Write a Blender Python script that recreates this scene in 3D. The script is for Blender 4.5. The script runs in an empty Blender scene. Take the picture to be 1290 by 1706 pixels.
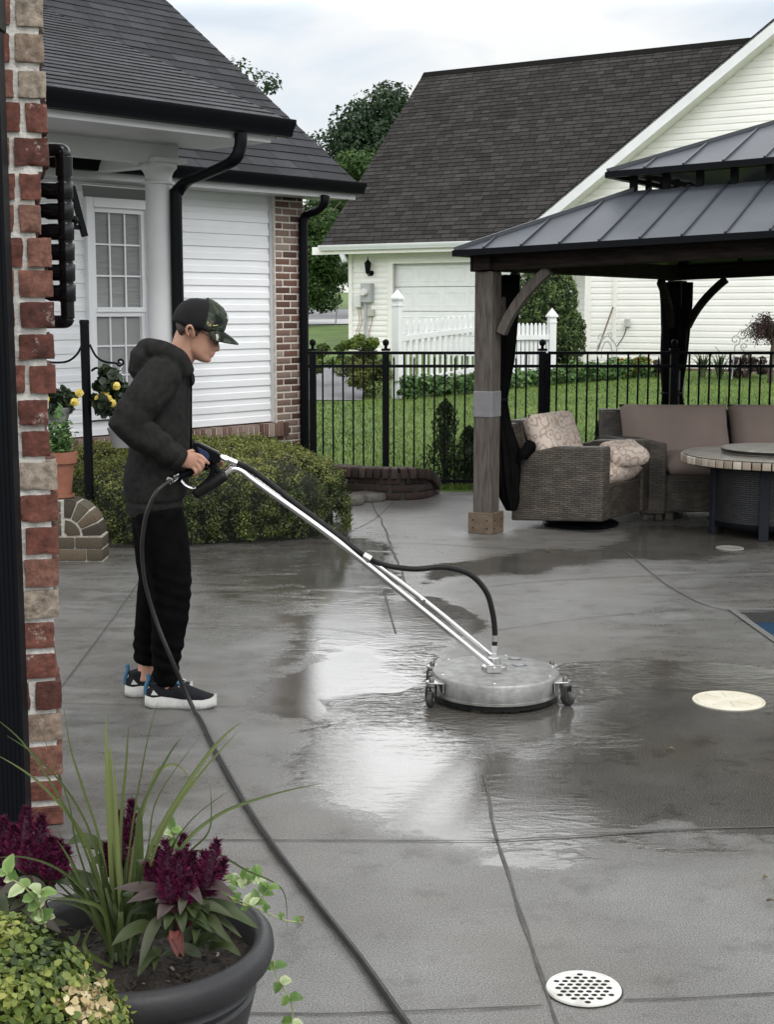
import bpy, bmesh, math, random
import numpy as np
from mathutils import Vector, Matrix, noise as mnoise

random.seed(7); rng = np.random.default_rng(7)
scene = bpy.context.scene
R = math.radians

# ------------------------------------------------------------------ camera, sky, sun, exposure
H = 1.70; F = 2400.0; PITCH = R(8.09)
cam_d = bpy.data.cameras.new('camera'); cam = bpy.data.objects.new('camera', cam_d)
scene.collection.objects.link(cam); scene.camera = cam
cam.location = (0, 0, H); cam.rotation_euler = (math.pi/2 - PITCH, 0, 0)
cam_d.sensor_fit = 'VERTICAL'; cam_d.sensor_height = 36; cam_d.lens = F/1706*36
cam_d.clip_start = 0.05; cam_d.clip_end = 1000

SUN_EL, SUN_AZ = 52, 155          # soft sun behind cloud
w = bpy.data.worlds.new('World'); scene.world = w; w.use_nodes = True
nt = w.node_tree; nt.nodes.clear()
def nd(t, **k):
    n = nt.nodes.new(t)
    for a, b in k.items(): setattr(n, a, b)
    return n
L = nt.links.new
out = nd('ShaderNodeOutputWorld'); bg = nd('ShaderNodeBackground'); L(bg.outputs[0], out.inputs[0])
bg.inputs[1].default_value = 0.10
sky = nd('ShaderNodeTexSky'); sky.sky_type = 'NISHITA'; sky.sun_disc = False
sky.sun_elevation = R(SUN_EL); sky.sun_rotation = R(SUN_AZ)
tc = nd('ShaderNodeTexCoord'); mp = nd('ShaderNodeMapping'); mp.inputs['Scale'].default_value = (1, 1, 2.6); mp.inputs['Location'].default_value = (.62, .3, .17)
L(tc.outputs['Generated'], mp.inputs[0])
nz = nd('ShaderNodeTexNoise'); nz.inputs['Scale'].default_value = 5.5; nz.inputs['Detail'].default_value = 6; nz.inputs['Roughness'].default_value = .52
nz.inputs['Distortion'].default_value = .4
L(mp.outputs[0], nz.inputs['Vector'])
cr = nd('ShaderNodeValToRGB'); cr.color_ramp.elements[0].position = .36; cr.color_ramp.elements[1].position = .56
cr.color_ramp.elements[0].color = (.58, .58, .58, 1); cr.color_ramp.elements[1].color = (1, 1, 1, 1)
L(nz.outputs['Fac'], cr.inputs[0])
# overcast deck, with a bright band added above the view for puddle reflections
sx = nd('ShaderNodeSeparateXYZ'); L(tc.outputs['Generated'], sx.inputs[0])
el = nd('ShaderNodeValToRGB'); L(sx.outputs['Z'], el.inputs[0])
e = el.color_ramp.elements
e[0].position = 0.0; e[0].color = (.90, .90, .90, 1)
e[1].position = 1.0; e[1].color = (1.3, 1.3, 1.3, 1)
for p_, v_ in ((.10, .95), (.19, 1.05), (.235, 2.8), (.33, 3.8), (.55, 1.9)):
    q = e.new(p_); q.color = (v_, v_, v_, 1)
cl = nd('ShaderNodeMixRGB', blend_type='MULTIPLY'); cl.inputs[0].default_value = 1
cl.inputs[1].default_value = (9.6, 9.7, 9.7, 1)
# added glow ahead, above the view, to whiten the puddle reflections
def mr(v, a, b, c, d):
    q = nd('ShaderNodeMapRange'); q.interpolation_type = 'SMOOTHSTEP'; L(v, q.inputs[0])
    for i, x in enumerate((a, b, c, d)): q.inputs[i+1].default_value = x
    return q.outputs[0]
def mul(a, b, op='MULTIPLY'):
    q = nd('ShaderNodeMath'); q.operation = op
    for i, x in enumerate((a, b)):
        if isinstance(x, (int, float)): q.inputs[i].default_value = x
        else: L(x, q.inputs[i])
    return q.outputs[0]
glow = mul(mul(mr(sx.outputs['Y'], .55, .95, 0, 1), mr(sx.outputs['Z'], .20, .27, 0, 1)), mr(sx.outputs['Z'], .36, .55, 1, 0))
gm = nd('ShaderNodeMixRGB', blend_type='MULTIPLY'); gm.inputs[0].default_value = 1; L(el.outputs[0], gm.inputs[1]); L(mul(mul(glow, .22), 1.0, 'ADD'), gm.inputs[2])
L(gm.outputs[0], cl.inputs[2])
mx = nd('ShaderNodeMixRGB'); L(cr.outputs[0], mx.inputs[0])
sk2 = nd('ShaderNodeMixRGB', blend_type='MULTIPLY'); sk2.inputs[0].default_value = 1; sk2.inputs[2].default_value = (1.25, 1.3, 1.35, 1)
L(sky.outputs[0], sk2.inputs[1])
L(sk2.outputs[0], mx.inputs[1]); L(cl.outputs[0], mx.inputs[2]); L(mx.outputs[0], bg.inputs[0])

sd = bpy.data.lights.new('sun', 'SUN'); so = bpy.data.objects.new('sun', sd); scene.collection.objects.link(so)
sd.energy = 1.5; sd.angle = R(20); sd.color = (1, .97, .92)
_a = R(SUN_AZ); _e = R(SUN_EL)
_dir = Vector((math.sin(_a)*math.cos(_e), math.cos(_a)*math.cos(_e), math.sin(_e)))
so.rotation_euler = _dir.to_track_quat('Z', 'Y').to_euler()
scene.view_settings.view_transform = 'Standard'; scene.view_settings.look = 'None'
scene.view_settings.exposure = 0.0; scene.view_settings.gamma = 1.0

# ------------------------------------------------------------------ layout helpers (survey of the photograph)
_c, _s = math.cos(PITCH), math.sin(PITCH)
def ray(px, py):
    dx = (px-645)/F; dy = -(py-853)/F
    return Vector((dx, _c + dy*_s, -_s + dy*_c))
def at(px, py, Y):
    d = ray(px, py); k = Y/d.y
    return Vector((d.x*k, Y, H + d.z*k))
def G(px, py, z=0.0):
    d = ray(px, py); k = (z-H)/d.z
    return Vector((d.x*k, d.y*k, z))
TER = [(-50, -1.5), (13.15, -1.5), (13.2, -.03), (15, .0), (40, 1.0), (60, 1.62), (90, 2.5), (140, 4.0), (260, 7.5)]
def terr(Y):
    return float(np.interp(Y, [a for a, _ in TER], [b for _, b in TER]))

# ------------------------------------------------------------------ materials
def M(name, col, rough=.6, var=.0, vscale=6, bump=0, bscale=40, metal=0, spec=.5, col2=None, attr=None, coat=0, detail=4, stretch=None, bdist=.01):
    m = bpy.data.materials.new(name); m.use_nodes = True
    n = m.node_tree; b = n.nodes['Principled BSDF']
    b.inputs['Roughness'].default_value = rough; b.inputs['Metallic'].default_value = metal
    b.inputs['Specular IOR Level'].default_value = spec
    if coat: b.inputs['Coat Weight'].default_value = coat; b.inputs['Coat Roughness'].default_value = .08
    c = (*col, 1)
    t = n.nodes.new('ShaderNodeTexCoord')
    vec = t.outputs['Object']
    if stretch:
        mpn = n.nodes.new('ShaderNodeMapping'); mpn.inputs['Scale'].default_value = stretch
        n.links.new(vec, mpn.inputs[0]); vec = mpn.outputs[0]
    if attr:
        a = n.nodes.new('ShaderNodeAttribute'); a.attribute_name = 'col'
        rp = n.nodes.new('ShaderNodeValToRGB'); els = rp.color_ramp.elements
        els[0].color = (*attr[0], 1); els[1].color = (*attr[-1], 1)
        for i, cc in enumerate(attr[1:-1]):
            q = els.new((i+1)/(len(attr)-1)); q.color = (*cc, 1)
        n.links.new(a.outputs['Fac'], rp.inputs[0]); n.links.new(rp.outputs[0], b.inputs['Base Color'])
    elif var or col2:
        z = n.nodes.new('ShaderNodeTexNoise'); z.inputs['Scale'].default_value = vscale; z.inputs['Detail'].default_value = detail
        n.links.new(vec, z.inputs['Vector'])
        rp = n.nodes.new('ShaderNodeValToRGB'); els = rp.color_ramp.elements
        els[0].position = .32; els[1].position = .68
        if col2: els[0].color = c; els[1].color = (*col2, 1)
        else:
            els[0].color = (*[x*(1-var) for x in col], 1); els[1].color = (*[min(1, x*(1+var)) for x in col], 1)
        n.links.new(z.outputs['Fac'], rp.inputs[0]); n.links.new(rp.outputs[0], b.inputs['Base Color'])
    else: b.inputs['Base Color'].default_value = c
    if bump:
        z2 = n.nodes.new('ShaderNodeTexNoise'); z2.inputs['Scale'].default_value = bscale; z2.inputs['Detail'].default_value = 5
        n.links.new(vec, z2.inputs['Vector'])
        bp = n.nodes.new('ShaderNodeBump'); bp.inputs['Strength'].default_value = bump; bp.inputs['Distance'].default_value = bdist
        n.links.new(z2.outputs['Fac'], bp.inputs['Height']); n.links.new(bp.outputs[0], b.inputs['Normal'])
    return m

# ------------------------------------------------------------------ mesh helpers
ORG = {}
def org(o):
    while o.parent: o = o.parent
    return ORG.get(o.name, Vector((0, 0, 0)))
def tag(o, label=None, cat=None, group=None, kind=None):
    if label: o['label'] = label
    if cat: o['category'] = cat
    if group: o['group'] = group
    if kind: o['kind'] = kind
    return o
def thing(name, loc, label, cat, group=None):
    o = bpy.data.objects.new(name, None); scene.collection.objects.link(o)
    o.location = loc; o.empty_display_size = .1; ORG[o.name] = Vector(loc)
    return tag(o, label, cat, group)
def finish(name, me, mat, parent=None, base=None, smooth=False):
    o = bpy.data.objects.new(name, me); scene.collection.objects.link(o)
    for mm in (mat if isinstance(mat, (list, tuple)) else [mat]): me.materials.append(mm)
    off = None
    if parent is not None: o.parent = parent; off = org(parent)
    elif base is not None: o.location = base; off = Vector(base)
    if off is not None and off.length > 0: me.transform(Matrix.Translation(-off))
    if parent is None: ORG[o.name] = Vector(base) if base is not None else Vector((0, 0, 0))
    if smooth: me.polygons.foreach_set('use_smooth', [True]*len(me.polygons))
    return o
class MB:
    def __init__(s): s.v = []; s.f = []; s.m = []; s.uv = {}
    def face(s, pts, mi=0, uv=None):
        b = len(s.v); s.v += [tuple(p) for p in pts]; s.f.append(tuple(range(b, b+len(pts)))); s.m.append(mi)
        if uv: s.uv[len(s.f)-1] = uv
    def box(s, c, size, ax=None, mi=0):
        c = Vector(c); ax = ax or (Vector((1, 0, 0)), Vector((0, 1, 0)), Vector((0, 0, 1)))
        h = [Vector(ax[i])*(size[i]/2) for i in range(3)]
        b = len(s.v)
        for k in (-1, 1):
            for j, i in ((-1, -1), (-1, 1), (1, 1), (1, -1)):
                s.v.append(tuple(c + h[0]*i + h[1]*j + h[2]*k))
        for q in ((3, 2, 1, 0), (4, 5, 6, 7), (0, 1, 5, 4), (1, 2, 6, 5), (2, 3, 7, 6), (3, 0, 4, 7)):
            s.f.append(tuple(b+i for i in q)); s.m.append(mi)
        return s
    def bar(s, a, b_, w_, h_, up=(0, 0, 1), mi=0):
        a = Vector(a); b_ = Vector(b_); d = b_-a; l = d.length; d.normalize()
        upv = Vector(up)
        if abs(d.dot(upv)) > .99: upv = Vector((0, 1, 0))
        x = d.cross(upv).normalized(); y = x.cross(d).normalized()
        return s.box((a+b_)/2, (w_, l, h_), (x, d, y), mi)
    def tube(s, pts, r, n=10, caps=True, ry=None, side=None, mi=0):
        """tube along pts; r a number or list; ry (optional) radius along 'side' (default perpendicular frame)."""
        pts = [Vector(p) for p in pts]; N = len(pts)
        rs = r if isinstance(r, (list, tuple)) else [r]*N
        r2 = ry if isinstance(ry, (list, tuple)) else ([ry]*N if ry else rs)
        b = len(s.v); pu = None
        for i, p in enumerate(pts):
            d = (pts[min(i+1, N-1)] - pts[max(i-1, 0)]).normalized()
            if side is not None:
                y = Vector(side) - d*d.dot(Vector(side)); y.normalize(); x = y.cross(d).normalized()
            else:
                if pu is None:
                    t = Vector((0, 0, 1)) if abs(d.z) < .9 else Vector((1, 0, 0))
                    x = d.cross(t).normalized()
                else: x = (pu - d*d.dot(pu)).normalized()
                pu = x; y = d.cross(x).normalized()
            for k in range(n):
                a = 2*math.pi*k/n
                s.v.append(tuple(p + x*(rs[i]*math.cos(a)) + y*(r2[i]*math.sin(a))))
        for i in range(N-1):
            for k in range(n):
                s.f.append((b+i*n+k, b+i*n+(k+1) % n, b+(i+1)*n+(k+1) % n, b+(i+1)*n+k)); s.m.append(mi)
        if caps:
            s.f.append(tuple(b+k for k in reversed(range(n)))); s.m.append(mi)
            s.f.append(tuple(b+(N-1)*n+k for k in range(n))); s.m.append(mi)
        return s
    def lathe(s, c, prof, n=24, ax=None, mi=0):
        c = Vector(c); b = len(s.v); X, Y, Z = ax or (Vector((1, 0, 0)), Vector((0, 1, 0)), Vector((0, 0, 1)))
        for r, z in prof:
            for k in range(n):
                a = 2*math.pi*k/n
                s.v.append(tuple(c + X*(r*math.cos(a)) + Y*(r*math.sin(a)) + Z*z))
        for i in range(len(prof)-1):
            for k in range(n):
                s.f.append((b+i*n+k, b+i*n+(k+1) % n, b+(i+1)*n+(k+1) % n, b+(i+1)*n+k)); s.m.append(mi)
        s.f.append(tuple(b+k for k in reversed(range(n)))); s.m.append(mi)
        s.f.append(tuple(b+(len(prof)-1)*n+k for k in range(n))); s.m.append(mi)
        return s
    def prism(s, poly, vec, mi=0):
        p = [Vector(q) for q in poly]; vec = Vector(vec); n = len(p); b = len(s.v)
        s.v += [tuple(q) for q in p] + [tuple(q+vec) for q in p]
        s.f.append(tuple(b+i for i in reversed(range(n)))); s.m.append(mi)
        s.f.append(tuple(b+n+i for i in range(n))); s.m.append(mi)
        for i in range(n):
            j = (i+1) % n
            s.f.append((b+i, b+j, b+n+j, b+n+i)); s.m.append(mi)
        return s
    def sphere(s, c, r, n=12, m=8, mi=0):
        rr = r if isinstance(r, (tuple, list)) else (r, r, r); c = Vector(c)
        b = len(s.v)
        for i in range(1, m):
            t = math.pi*i/m
            for k in range(n):
                a = 2*math.pi*k/n
                s.v.append((c.x+rr[0]*math.sin(t)*math.cos(a), c.y+rr[1]*math.sin(t)*math.sin(a), c.z+rr[2]*math.cos(t)))
        top = len(s.v); s.v.append((c.x, c.y, c.z+rr[2])); bot = len(s.v); s.v.append((c.x, c.y, c.z-rr[2]))
        for i in range(m-2):
            for k in range(n):
                s.f.append((b+i*n+k, b+(i+1)*n+k, b+(i+1)*n+(k+1) % n, b+i*n+(k+1) % n)); s.m.append(mi)
        for k in range(n):
            s.f.append((top, b+k, b+(k+1) % n)); s.m.append(mi)
            s.f.append((bot, b+(m-2)*n+(k+1) % n, b+(m-2)*n+k)); s.m.append(mi)
        return s
    def mesh(s, name):
        me = bpy.data.meshes.new(name); me.from_pydata(s.v, [], s.f)
        me.polygons.foreach_set('material_index', s.m)
        if s.uv:
            ul = me.uv_layers.new(name='UVMap')
            for fi, uv in s.uv.items():
                p = me.polygons[fi]
                for k, li in enumerate(p.loop_indices): ul.data[li].uv = uv[k]
        bm = bmesh.new(); bm.from_mesh(me); bmesh.ops.recalc_face_normals(bm, faces=bm.faces); bm.to_mesh(me); bm.free()
        me.update(); return me
    def build(s, name, mat, parent=None, base=None, smooth=False, bevel=0, seg=2, sub=0, auto=None):
        me = s.mesh(name)
        o = finish(name, me, mat, parent, base, smooth or bevel > 0)
        if bevel:
            b = o.modifiers.new('bevel', 'BEVEL'); b.width = bevel; b.segments = seg; b.limit_method = 'ANGLE'; b.angle_limit = R(40); b.harden_normals = True
        if sub:
            b = o.modifiers.new('sub', 'SUBSURF'); b.levels = sub; b.render_levels = sub
        if smooth and not bevel and not sub and auto is not None:
            try: me.set_sharp_from_angle(angle=R(auto))
            except Exception: pass
        return o
def smooth_path(pts, n=8, closed=False):
    """Catmull-Rom through pts"""
    P = [Vector(p) for p in pts]; o = []
    for i in range(len(P)-1):
        p0 = P[max(i-1, 0)]; p1 = P[i]; p2 = P[i+1]; p3 = P[min(i+2, len(P)-1)]
        for k in range(n):
            t = k/n
            o.append(.5*((2*p1) + (p2-p0)*t + (2*p0-5*p1+4*p2-p3)*t*t + (3*p1-p0-3*p2+p3)*t**3))
    o.append(P[-1]); return o
def nmesh(name, V, Fq, col=None):
    """fast mesh from arrays: V (n,3), Fq (m,k)"""
    me = bpy.data.meshes.new(name); V = np.asarray(V, np.float32); Fq = np.asarray(Fq, np.int32)
    me.vertices.add(len(V)); me.vertices.foreach_set('co', V.ravel())
    m, k = Fq.shape
    me.loops.add(m*k); me.loops.foreach_set('vertex_index', Fq.ravel())
    me.polygons.add(m); me.polygons.foreach_set('loop_start', np.arange(m, dtype=np.int32)*k)
    me.update(calc_edges=True)
    if col is not None:
        a = me.attributes.new('col', 'FLOAT', 'POINT'); a.data.foreach_set('value', np.asarray(col, np.float32))
    return me
def unit(a): return a/np.maximum(np.linalg.norm(a, axis=1, keepdims=True), 1e-9)
def leaves(P, Nn, size, col, aspect=.55, jitter=.6, up=None, shape=4, droop=0):
    """leaf cards with thickness-free real leaf outlines: P positions, Nn facing, size length"""
    n = len(P); Nn = unit(Nn + rng.normal(0, jitter, (n, 3)))
    t = rng.normal(0, 1, (n, 3)) if up is None else np.tile(np.array(up, float), (n, 1)) + rng.normal(0, .5, (n, 3))
    t = unit(t - Nn*(t*Nn).sum(1, keepdims=True)); b = np.cross(Nn, t)
    size = np.asarray(size).reshape(-1, 1)*np.ones((n, 1))
    hl = size/2; hw = hl*aspect
    fold = Nn*(size*.12)
    if shape == 4:
        V = np.stack([P - t*hl, P + b*hw + fold, P + t*hl, P - b*hw + fold], 1)
        V = V.reshape(-1, 3); Fq = np.arange(4*n).reshape(n, 4); c = np.repeat(col, 4)
    else:
        pts = [P - t*hl, P - t*hl*.3 + b*hw + fold, P + t*hl*.45 + b*hw*.8 + fold*.8, P + t*hl - Nn*size*droop, P + t*hl*.45 - b*hw*.8 + fold*.8, P - t*hl*.3 - b*hw + fold]
        V = np.stack(pts, 1).reshape(-1, 3)
        i0 = np.arange(n)*6
        Fq = np.concatenate([np.stack([i0, i0+1, i0+2, i0+3], 1), np.stack([i0, i0+3, i0+4, i0+5], 1)])
        c = np.repeat(col, 6)
    return V, Fq, c
def leafobj(name, mat, parts, parent=None, base=None):
    Vs = []; Fs = []; Cs = []; k = 0
    for V, Fq, c in parts:
        Vs.append(V); Fs.append(Fq+k); Cs.append(c); k += len(V)
    return finish(name, nmesh(name, np.concatenate(Vs), np.concatenate(Fs), np.concatenate(Cs)), mat, parent, base)
def sph(n):
    v = rng.normal(0, 1, (n, 3)); return unit(v)
def clumps(c, rad, n, size, lo=.0, hi=1.0, shell=.55, aspect=.6, k=14, csize=.35, shape=4, up=None, flat=1.0):
    """crown made of k leaf clumps spread over an ellipsoid"""
    c = np.array(c, float); rad = np.array(rad, float)
    d = sph(k); rr = rng.uniform(shell, .95, (k, 1)); cc = c + d*rr*rad
    out = []
    per = n//k
    for i in range(k):
        q = sph(per); r_ = rng.uniform(.35, 1, (per, 1))**.6
        cr_ = rad.mean()*csize*rng.uniform(.65, 1.25)
        P = cc[i] + q*r_*cr_*np.array([1, 1, .75*flat])
        base = rng.uniform(lo, hi)
        col = np.clip(base*.6 + .4*rng.uniform(lo, hi, per), 0, 1)
        out.append(leaves(P, q + np.array([0, 0, .5]), size*rng.uniform(.7, 1.3, per), col, aspect, .7, up, shape))
    return out

# ------------------------------------------------------------------ shared materials
MT = {}
MT['black_metal'] = M('black_metal', (.005, .0055, .007), .42, bump=.05, bscale=200, spec=.06)
MT['black_gloss'] = M('black_gloss', (.003, .003, .004), .2, spec=.25)
MT['white_paint'] = M('white_paint', (.70, .71, .72), .5, var=.05, vscale=3)
MT['shaded_white'] = M('shaded_white', (.50, .505, .51), .5, var=.06, vscale=3)  # darker copy of the white paint; porch and eave shade put into the colour
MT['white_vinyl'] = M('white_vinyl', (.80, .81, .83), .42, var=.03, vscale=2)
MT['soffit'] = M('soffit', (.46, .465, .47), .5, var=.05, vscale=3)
MT['cream'] = M('cream', (.80, .79, .75), .55, var=.04, vscale=1.5)
MT['cream_trim'] = M('cream_trim', (.79, .775, .73), .5, var=.03)
MT['steel'] = M('steel', (.46, .46, .45), .32, var=.12, vscale=14, metal=1, bump=.04, bscale=120)
MT['steel_worn'] = M('steel_worn', (.25, .25, .24), .5, col2=(.37, .37, .355), vscale=22, metal=1, bump=.15, bscale=150)
MT['chrome'] = M('chrome', (.75, .75, .75), .14, metal=1)
MT['rubber'] = M('rubber', (.010, .010, .010), .45, spec=.18, var=.3, vscale=30)
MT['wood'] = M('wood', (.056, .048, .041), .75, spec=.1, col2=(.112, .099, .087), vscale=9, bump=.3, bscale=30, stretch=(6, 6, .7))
MT['wood_shaded'] = M('wood_shaded', (.009, .007, .006), .8, spec=.05, col2=(.022, .017, .015), vscale=8, bump=.25, bscale=25, stretch=(.8, .8, 6))  # darker copy of the gazebo wood; shade under the roof is in the colour
MT['wood_foot'] = M('wood_foot', (.085, .058, .038), .6, col2=(.13, .095, .065), vscale=14, bump=.3, bscale=30)
MT['mortar'] = M('mortar', (.50, .48, .45), .9, var=.25, vscale=30, bump=.8, bscale=70, bdist=.006)
MT['soil'] = M('soil', (.012, .009, .007), .95, col2=(.04, .03, .022), vscale=90, bump=1, bscale=90, bdist=.02)
MT['bark'] = M('bark', (.06, .045, .035), .9, var=.4, vscale=20, bump=.8, bscale=30)
MT['stem'] = M('stem', (.10, .13, .04), .7, var=.3)
# ================================================================== GROUND
MT['lawn'] = M('lawn', (.050, .095, .013), .9, col2=(.10, .16, .026), vscale=1.3, detail=8)
MT['road'] = M('road', (.16, .16, .17), .8, var=.1, vscale=4)
xs = np.array([-160, -80, -40, -20, -10, 0, 10, 20, 40, 80, 160.]); ys = np.array([a for a, _ in TER])
ys = np.unique(np.concatenate([ys, np.arange(14, 34, 1.0)]))
V = np.array([[x, y, terr(y)] for y in ys for x in xs]); nx = len(xs)
Fq = np.array([[j*nx+i, j*nx+i+1, (j+1)*nx+i+1, (j+1)*nx+i] for j in range(len(ys)-1) for i in range(nx-1)])
tag(finish('lawn', nmesh('lawn', V, Fq), MT['lawn']), kind='structure')

# grass blades on the lawn that shows behind the fence
def grass_patch(name, n, x0, x1, y0, y1, h, mat, lo, hi):
    # density falls off with distance, as blades get smaller in view
    Y = y0 + (y1-y0)*rng.uniform(0, 1, n)**1.5; X = x0*Y/20 + rng.uniform(0, 1, n)*(x1-x0)*Y/20
    Z = np.interp(Y, [a for a, _ in TER], [b for _, b in TER])
    keep = np.ones(n, bool)
    for q in NOGRASS: keep &= ~inpoly(X, Y, q)
    X, Y, Z = X[keep], Y[keep], Z[keep]; n = len(X)
    a = rng.uniform(0, 2*math.pi, n); hh = h*rng.uniform(.5, 1.3, n); wd = .0035*Y/18+.0022
    clump = np.array([mnoise.noise((x*.7, y*.7, 0)) for x, y in zip(X, Y)])
    P = np.stack([X, Y, Z], 1); t = np.stack([np.cos(a), np.sin(a), 0*a], 1)
    ln = np.stack([rng.normal(0, .35, n), rng.normal(0, .35, n), np.ones(n)], 1)
    Vv = np.stack([P - t*wd[:, None], P + t*wd[:, None], P + ln*hh[:, None]], 1).reshape(-1, 3)
    col = np.clip(.5 + .5*clump + rng.normal(0, .2, n), 0, 1)
    return tag(finish(name, nmesh(name, Vv, np.arange(3*n).reshape(n, 3), np.repeat(col, 3)), mat), kind='stuff')
def inpoly(X, Y, poly):
    X = np.asarray(X); Y = np.asarray(Y); ins = np.zeros(X.shape, bool); n = len(poly)
    for i in range(n):
        x1, y1 = poly[i][:2]; x2, y2 = poly[(i+1) % n][:2]
        if y1 == y2: continue
        c = ((y1 > Y) != (y2 > Y)) & (X < (x2-x1)*(Y-y1)/(y2-y1)+x1)
        ins ^= c
    return ins
def GT(px, py):
    """point on the sloping lawn seen at a pixel"""
    d = ray(px, py)
    lo, hi = 5., 240.
    for _ in range(50):
        m = (lo+hi)/2
        if H + d.z*m/d.y > terr(m): lo = m
        else: hi = m
    return Vector((d.x*lo/d.y, lo, terr(lo)))
def sheet(name, pts, mat, dz=.012):
    mb = MB(); P = [Vector(p) + Vector((0, 0, dz)) for p in pts]
    mb.face(P); return tag(mb.build(name, mat), kind='structure')
drive = [GT(505, 668), GT(603, 668), GT(610, 612), GT(505, 612)]
mbd = MB(); 
for k in range(6):
    a0, a1 = k/6, (k+1)/6
    l0 = drive[0].lerp(drive[3], a0); l1 = drive[0].lerp(drive[3], a1); r0 = drive[1].lerp(drive[2], a0); r1 = drive[1].lerp(drive[2], a1)
    q = [l0, r0, r1, l1]
    mbd.face([Vector((p.x - (3 if i in (0, 3) else 0), p.y, terr(p.y)+.014)) for i, p in enumerate(q)])
tag(mbd.build('driveway', MT['road']), kind='structure')
NOGRASS = [[(p.x, p.y) for p in drive]]
def band(name, y0, y1, mat, x0=-40, x1=14, tilt=0, dz=.02):
    mb = MB(); N = 12
    for k in range(N):
        xa = x0+(x1-x0)*k/N; xb = x0+(x1-x0)*(k+1)/N
        f = lambda x, y: Vector((x, y+tilt*x, terr(y+tilt*x)+dz))
        mb.face([f(xa, y0), f(xb, y0), f(xb, y1), f(xa, y1)])
    return tag(mb.build(name, mat), kind='structure')
MT['kerb'] = M('kerb', (.42, .42, .42), .8, var=.1)
yk = GT(550, 540).y; ym = GT(550, 532).y; yr = GT(550, 514).y
band('far_kerb', yk, ym, MT['kerb'], tilt=.35, dz=.03); band('far_road', ym, yr-1, MT['road'], tilt=.35, dz=.02)
MT['grass'] = M('grass', (.05, .1, .02), .6, attr=[(.036, .072, .010), (.095, .160, .022), (.18, .23, .055)], spec=.25)
grass_patch('grass', 230000, -9, 13, 13.6, 31, .036, MT['grass'], 0, 1)

# ------------------------------------------------------------------ patio: one fine sheet with standing water
K = G(1226, 1017)                                   # corner of the swimming pool
pe = (G(1290, 1062) - K); pe.normalize()            # pool side running toward the camera
pool = [K, K + Vector((5, .25, 0)), K + Vector((5, .25, 0)) + pe*4, K + pe*4]
poolxy = [(p.x, p.y) for p in pool]
yy = [-4.0]; 
while yy[-1] < 13.25: yy.append(yy[-1] + (.5 if yy[-1] < 2.5 else .03 if yy[-1] < 7 else .05 if yy[-1] < 10 else .08))
xx = np.concatenate([[-45, -30, -20, -14], np.arange(-9, -3.2, .4), np.arange(-3.2, 4.0, .04), np.arange(4.0, 10, .4), [14, 20, 30, 45]])
yy = np.array(yy); XX, YY = np.meshgrid(xx, yy)
ZZ = np.zeros_like(XX)
V = np.stack([XX.ravel(), YY.ravel(), ZZ.ravel()], 1); nx = len(xx); ny = len(yy)
ii = np.arange(nx-1); jj = np.arange(ny-1); I, J = np.meshgrid(ii, jj)
b = (J*nx+I).ravel(); Fq = np.stack([b, b+1, b+nx+1, b+nx], 1)
cx = V[Fq, 0].mean(1); cy = V[Fq, 1].mean(1)
Fq = Fq[~inpoly(cx, cy, poolxy)]
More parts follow.
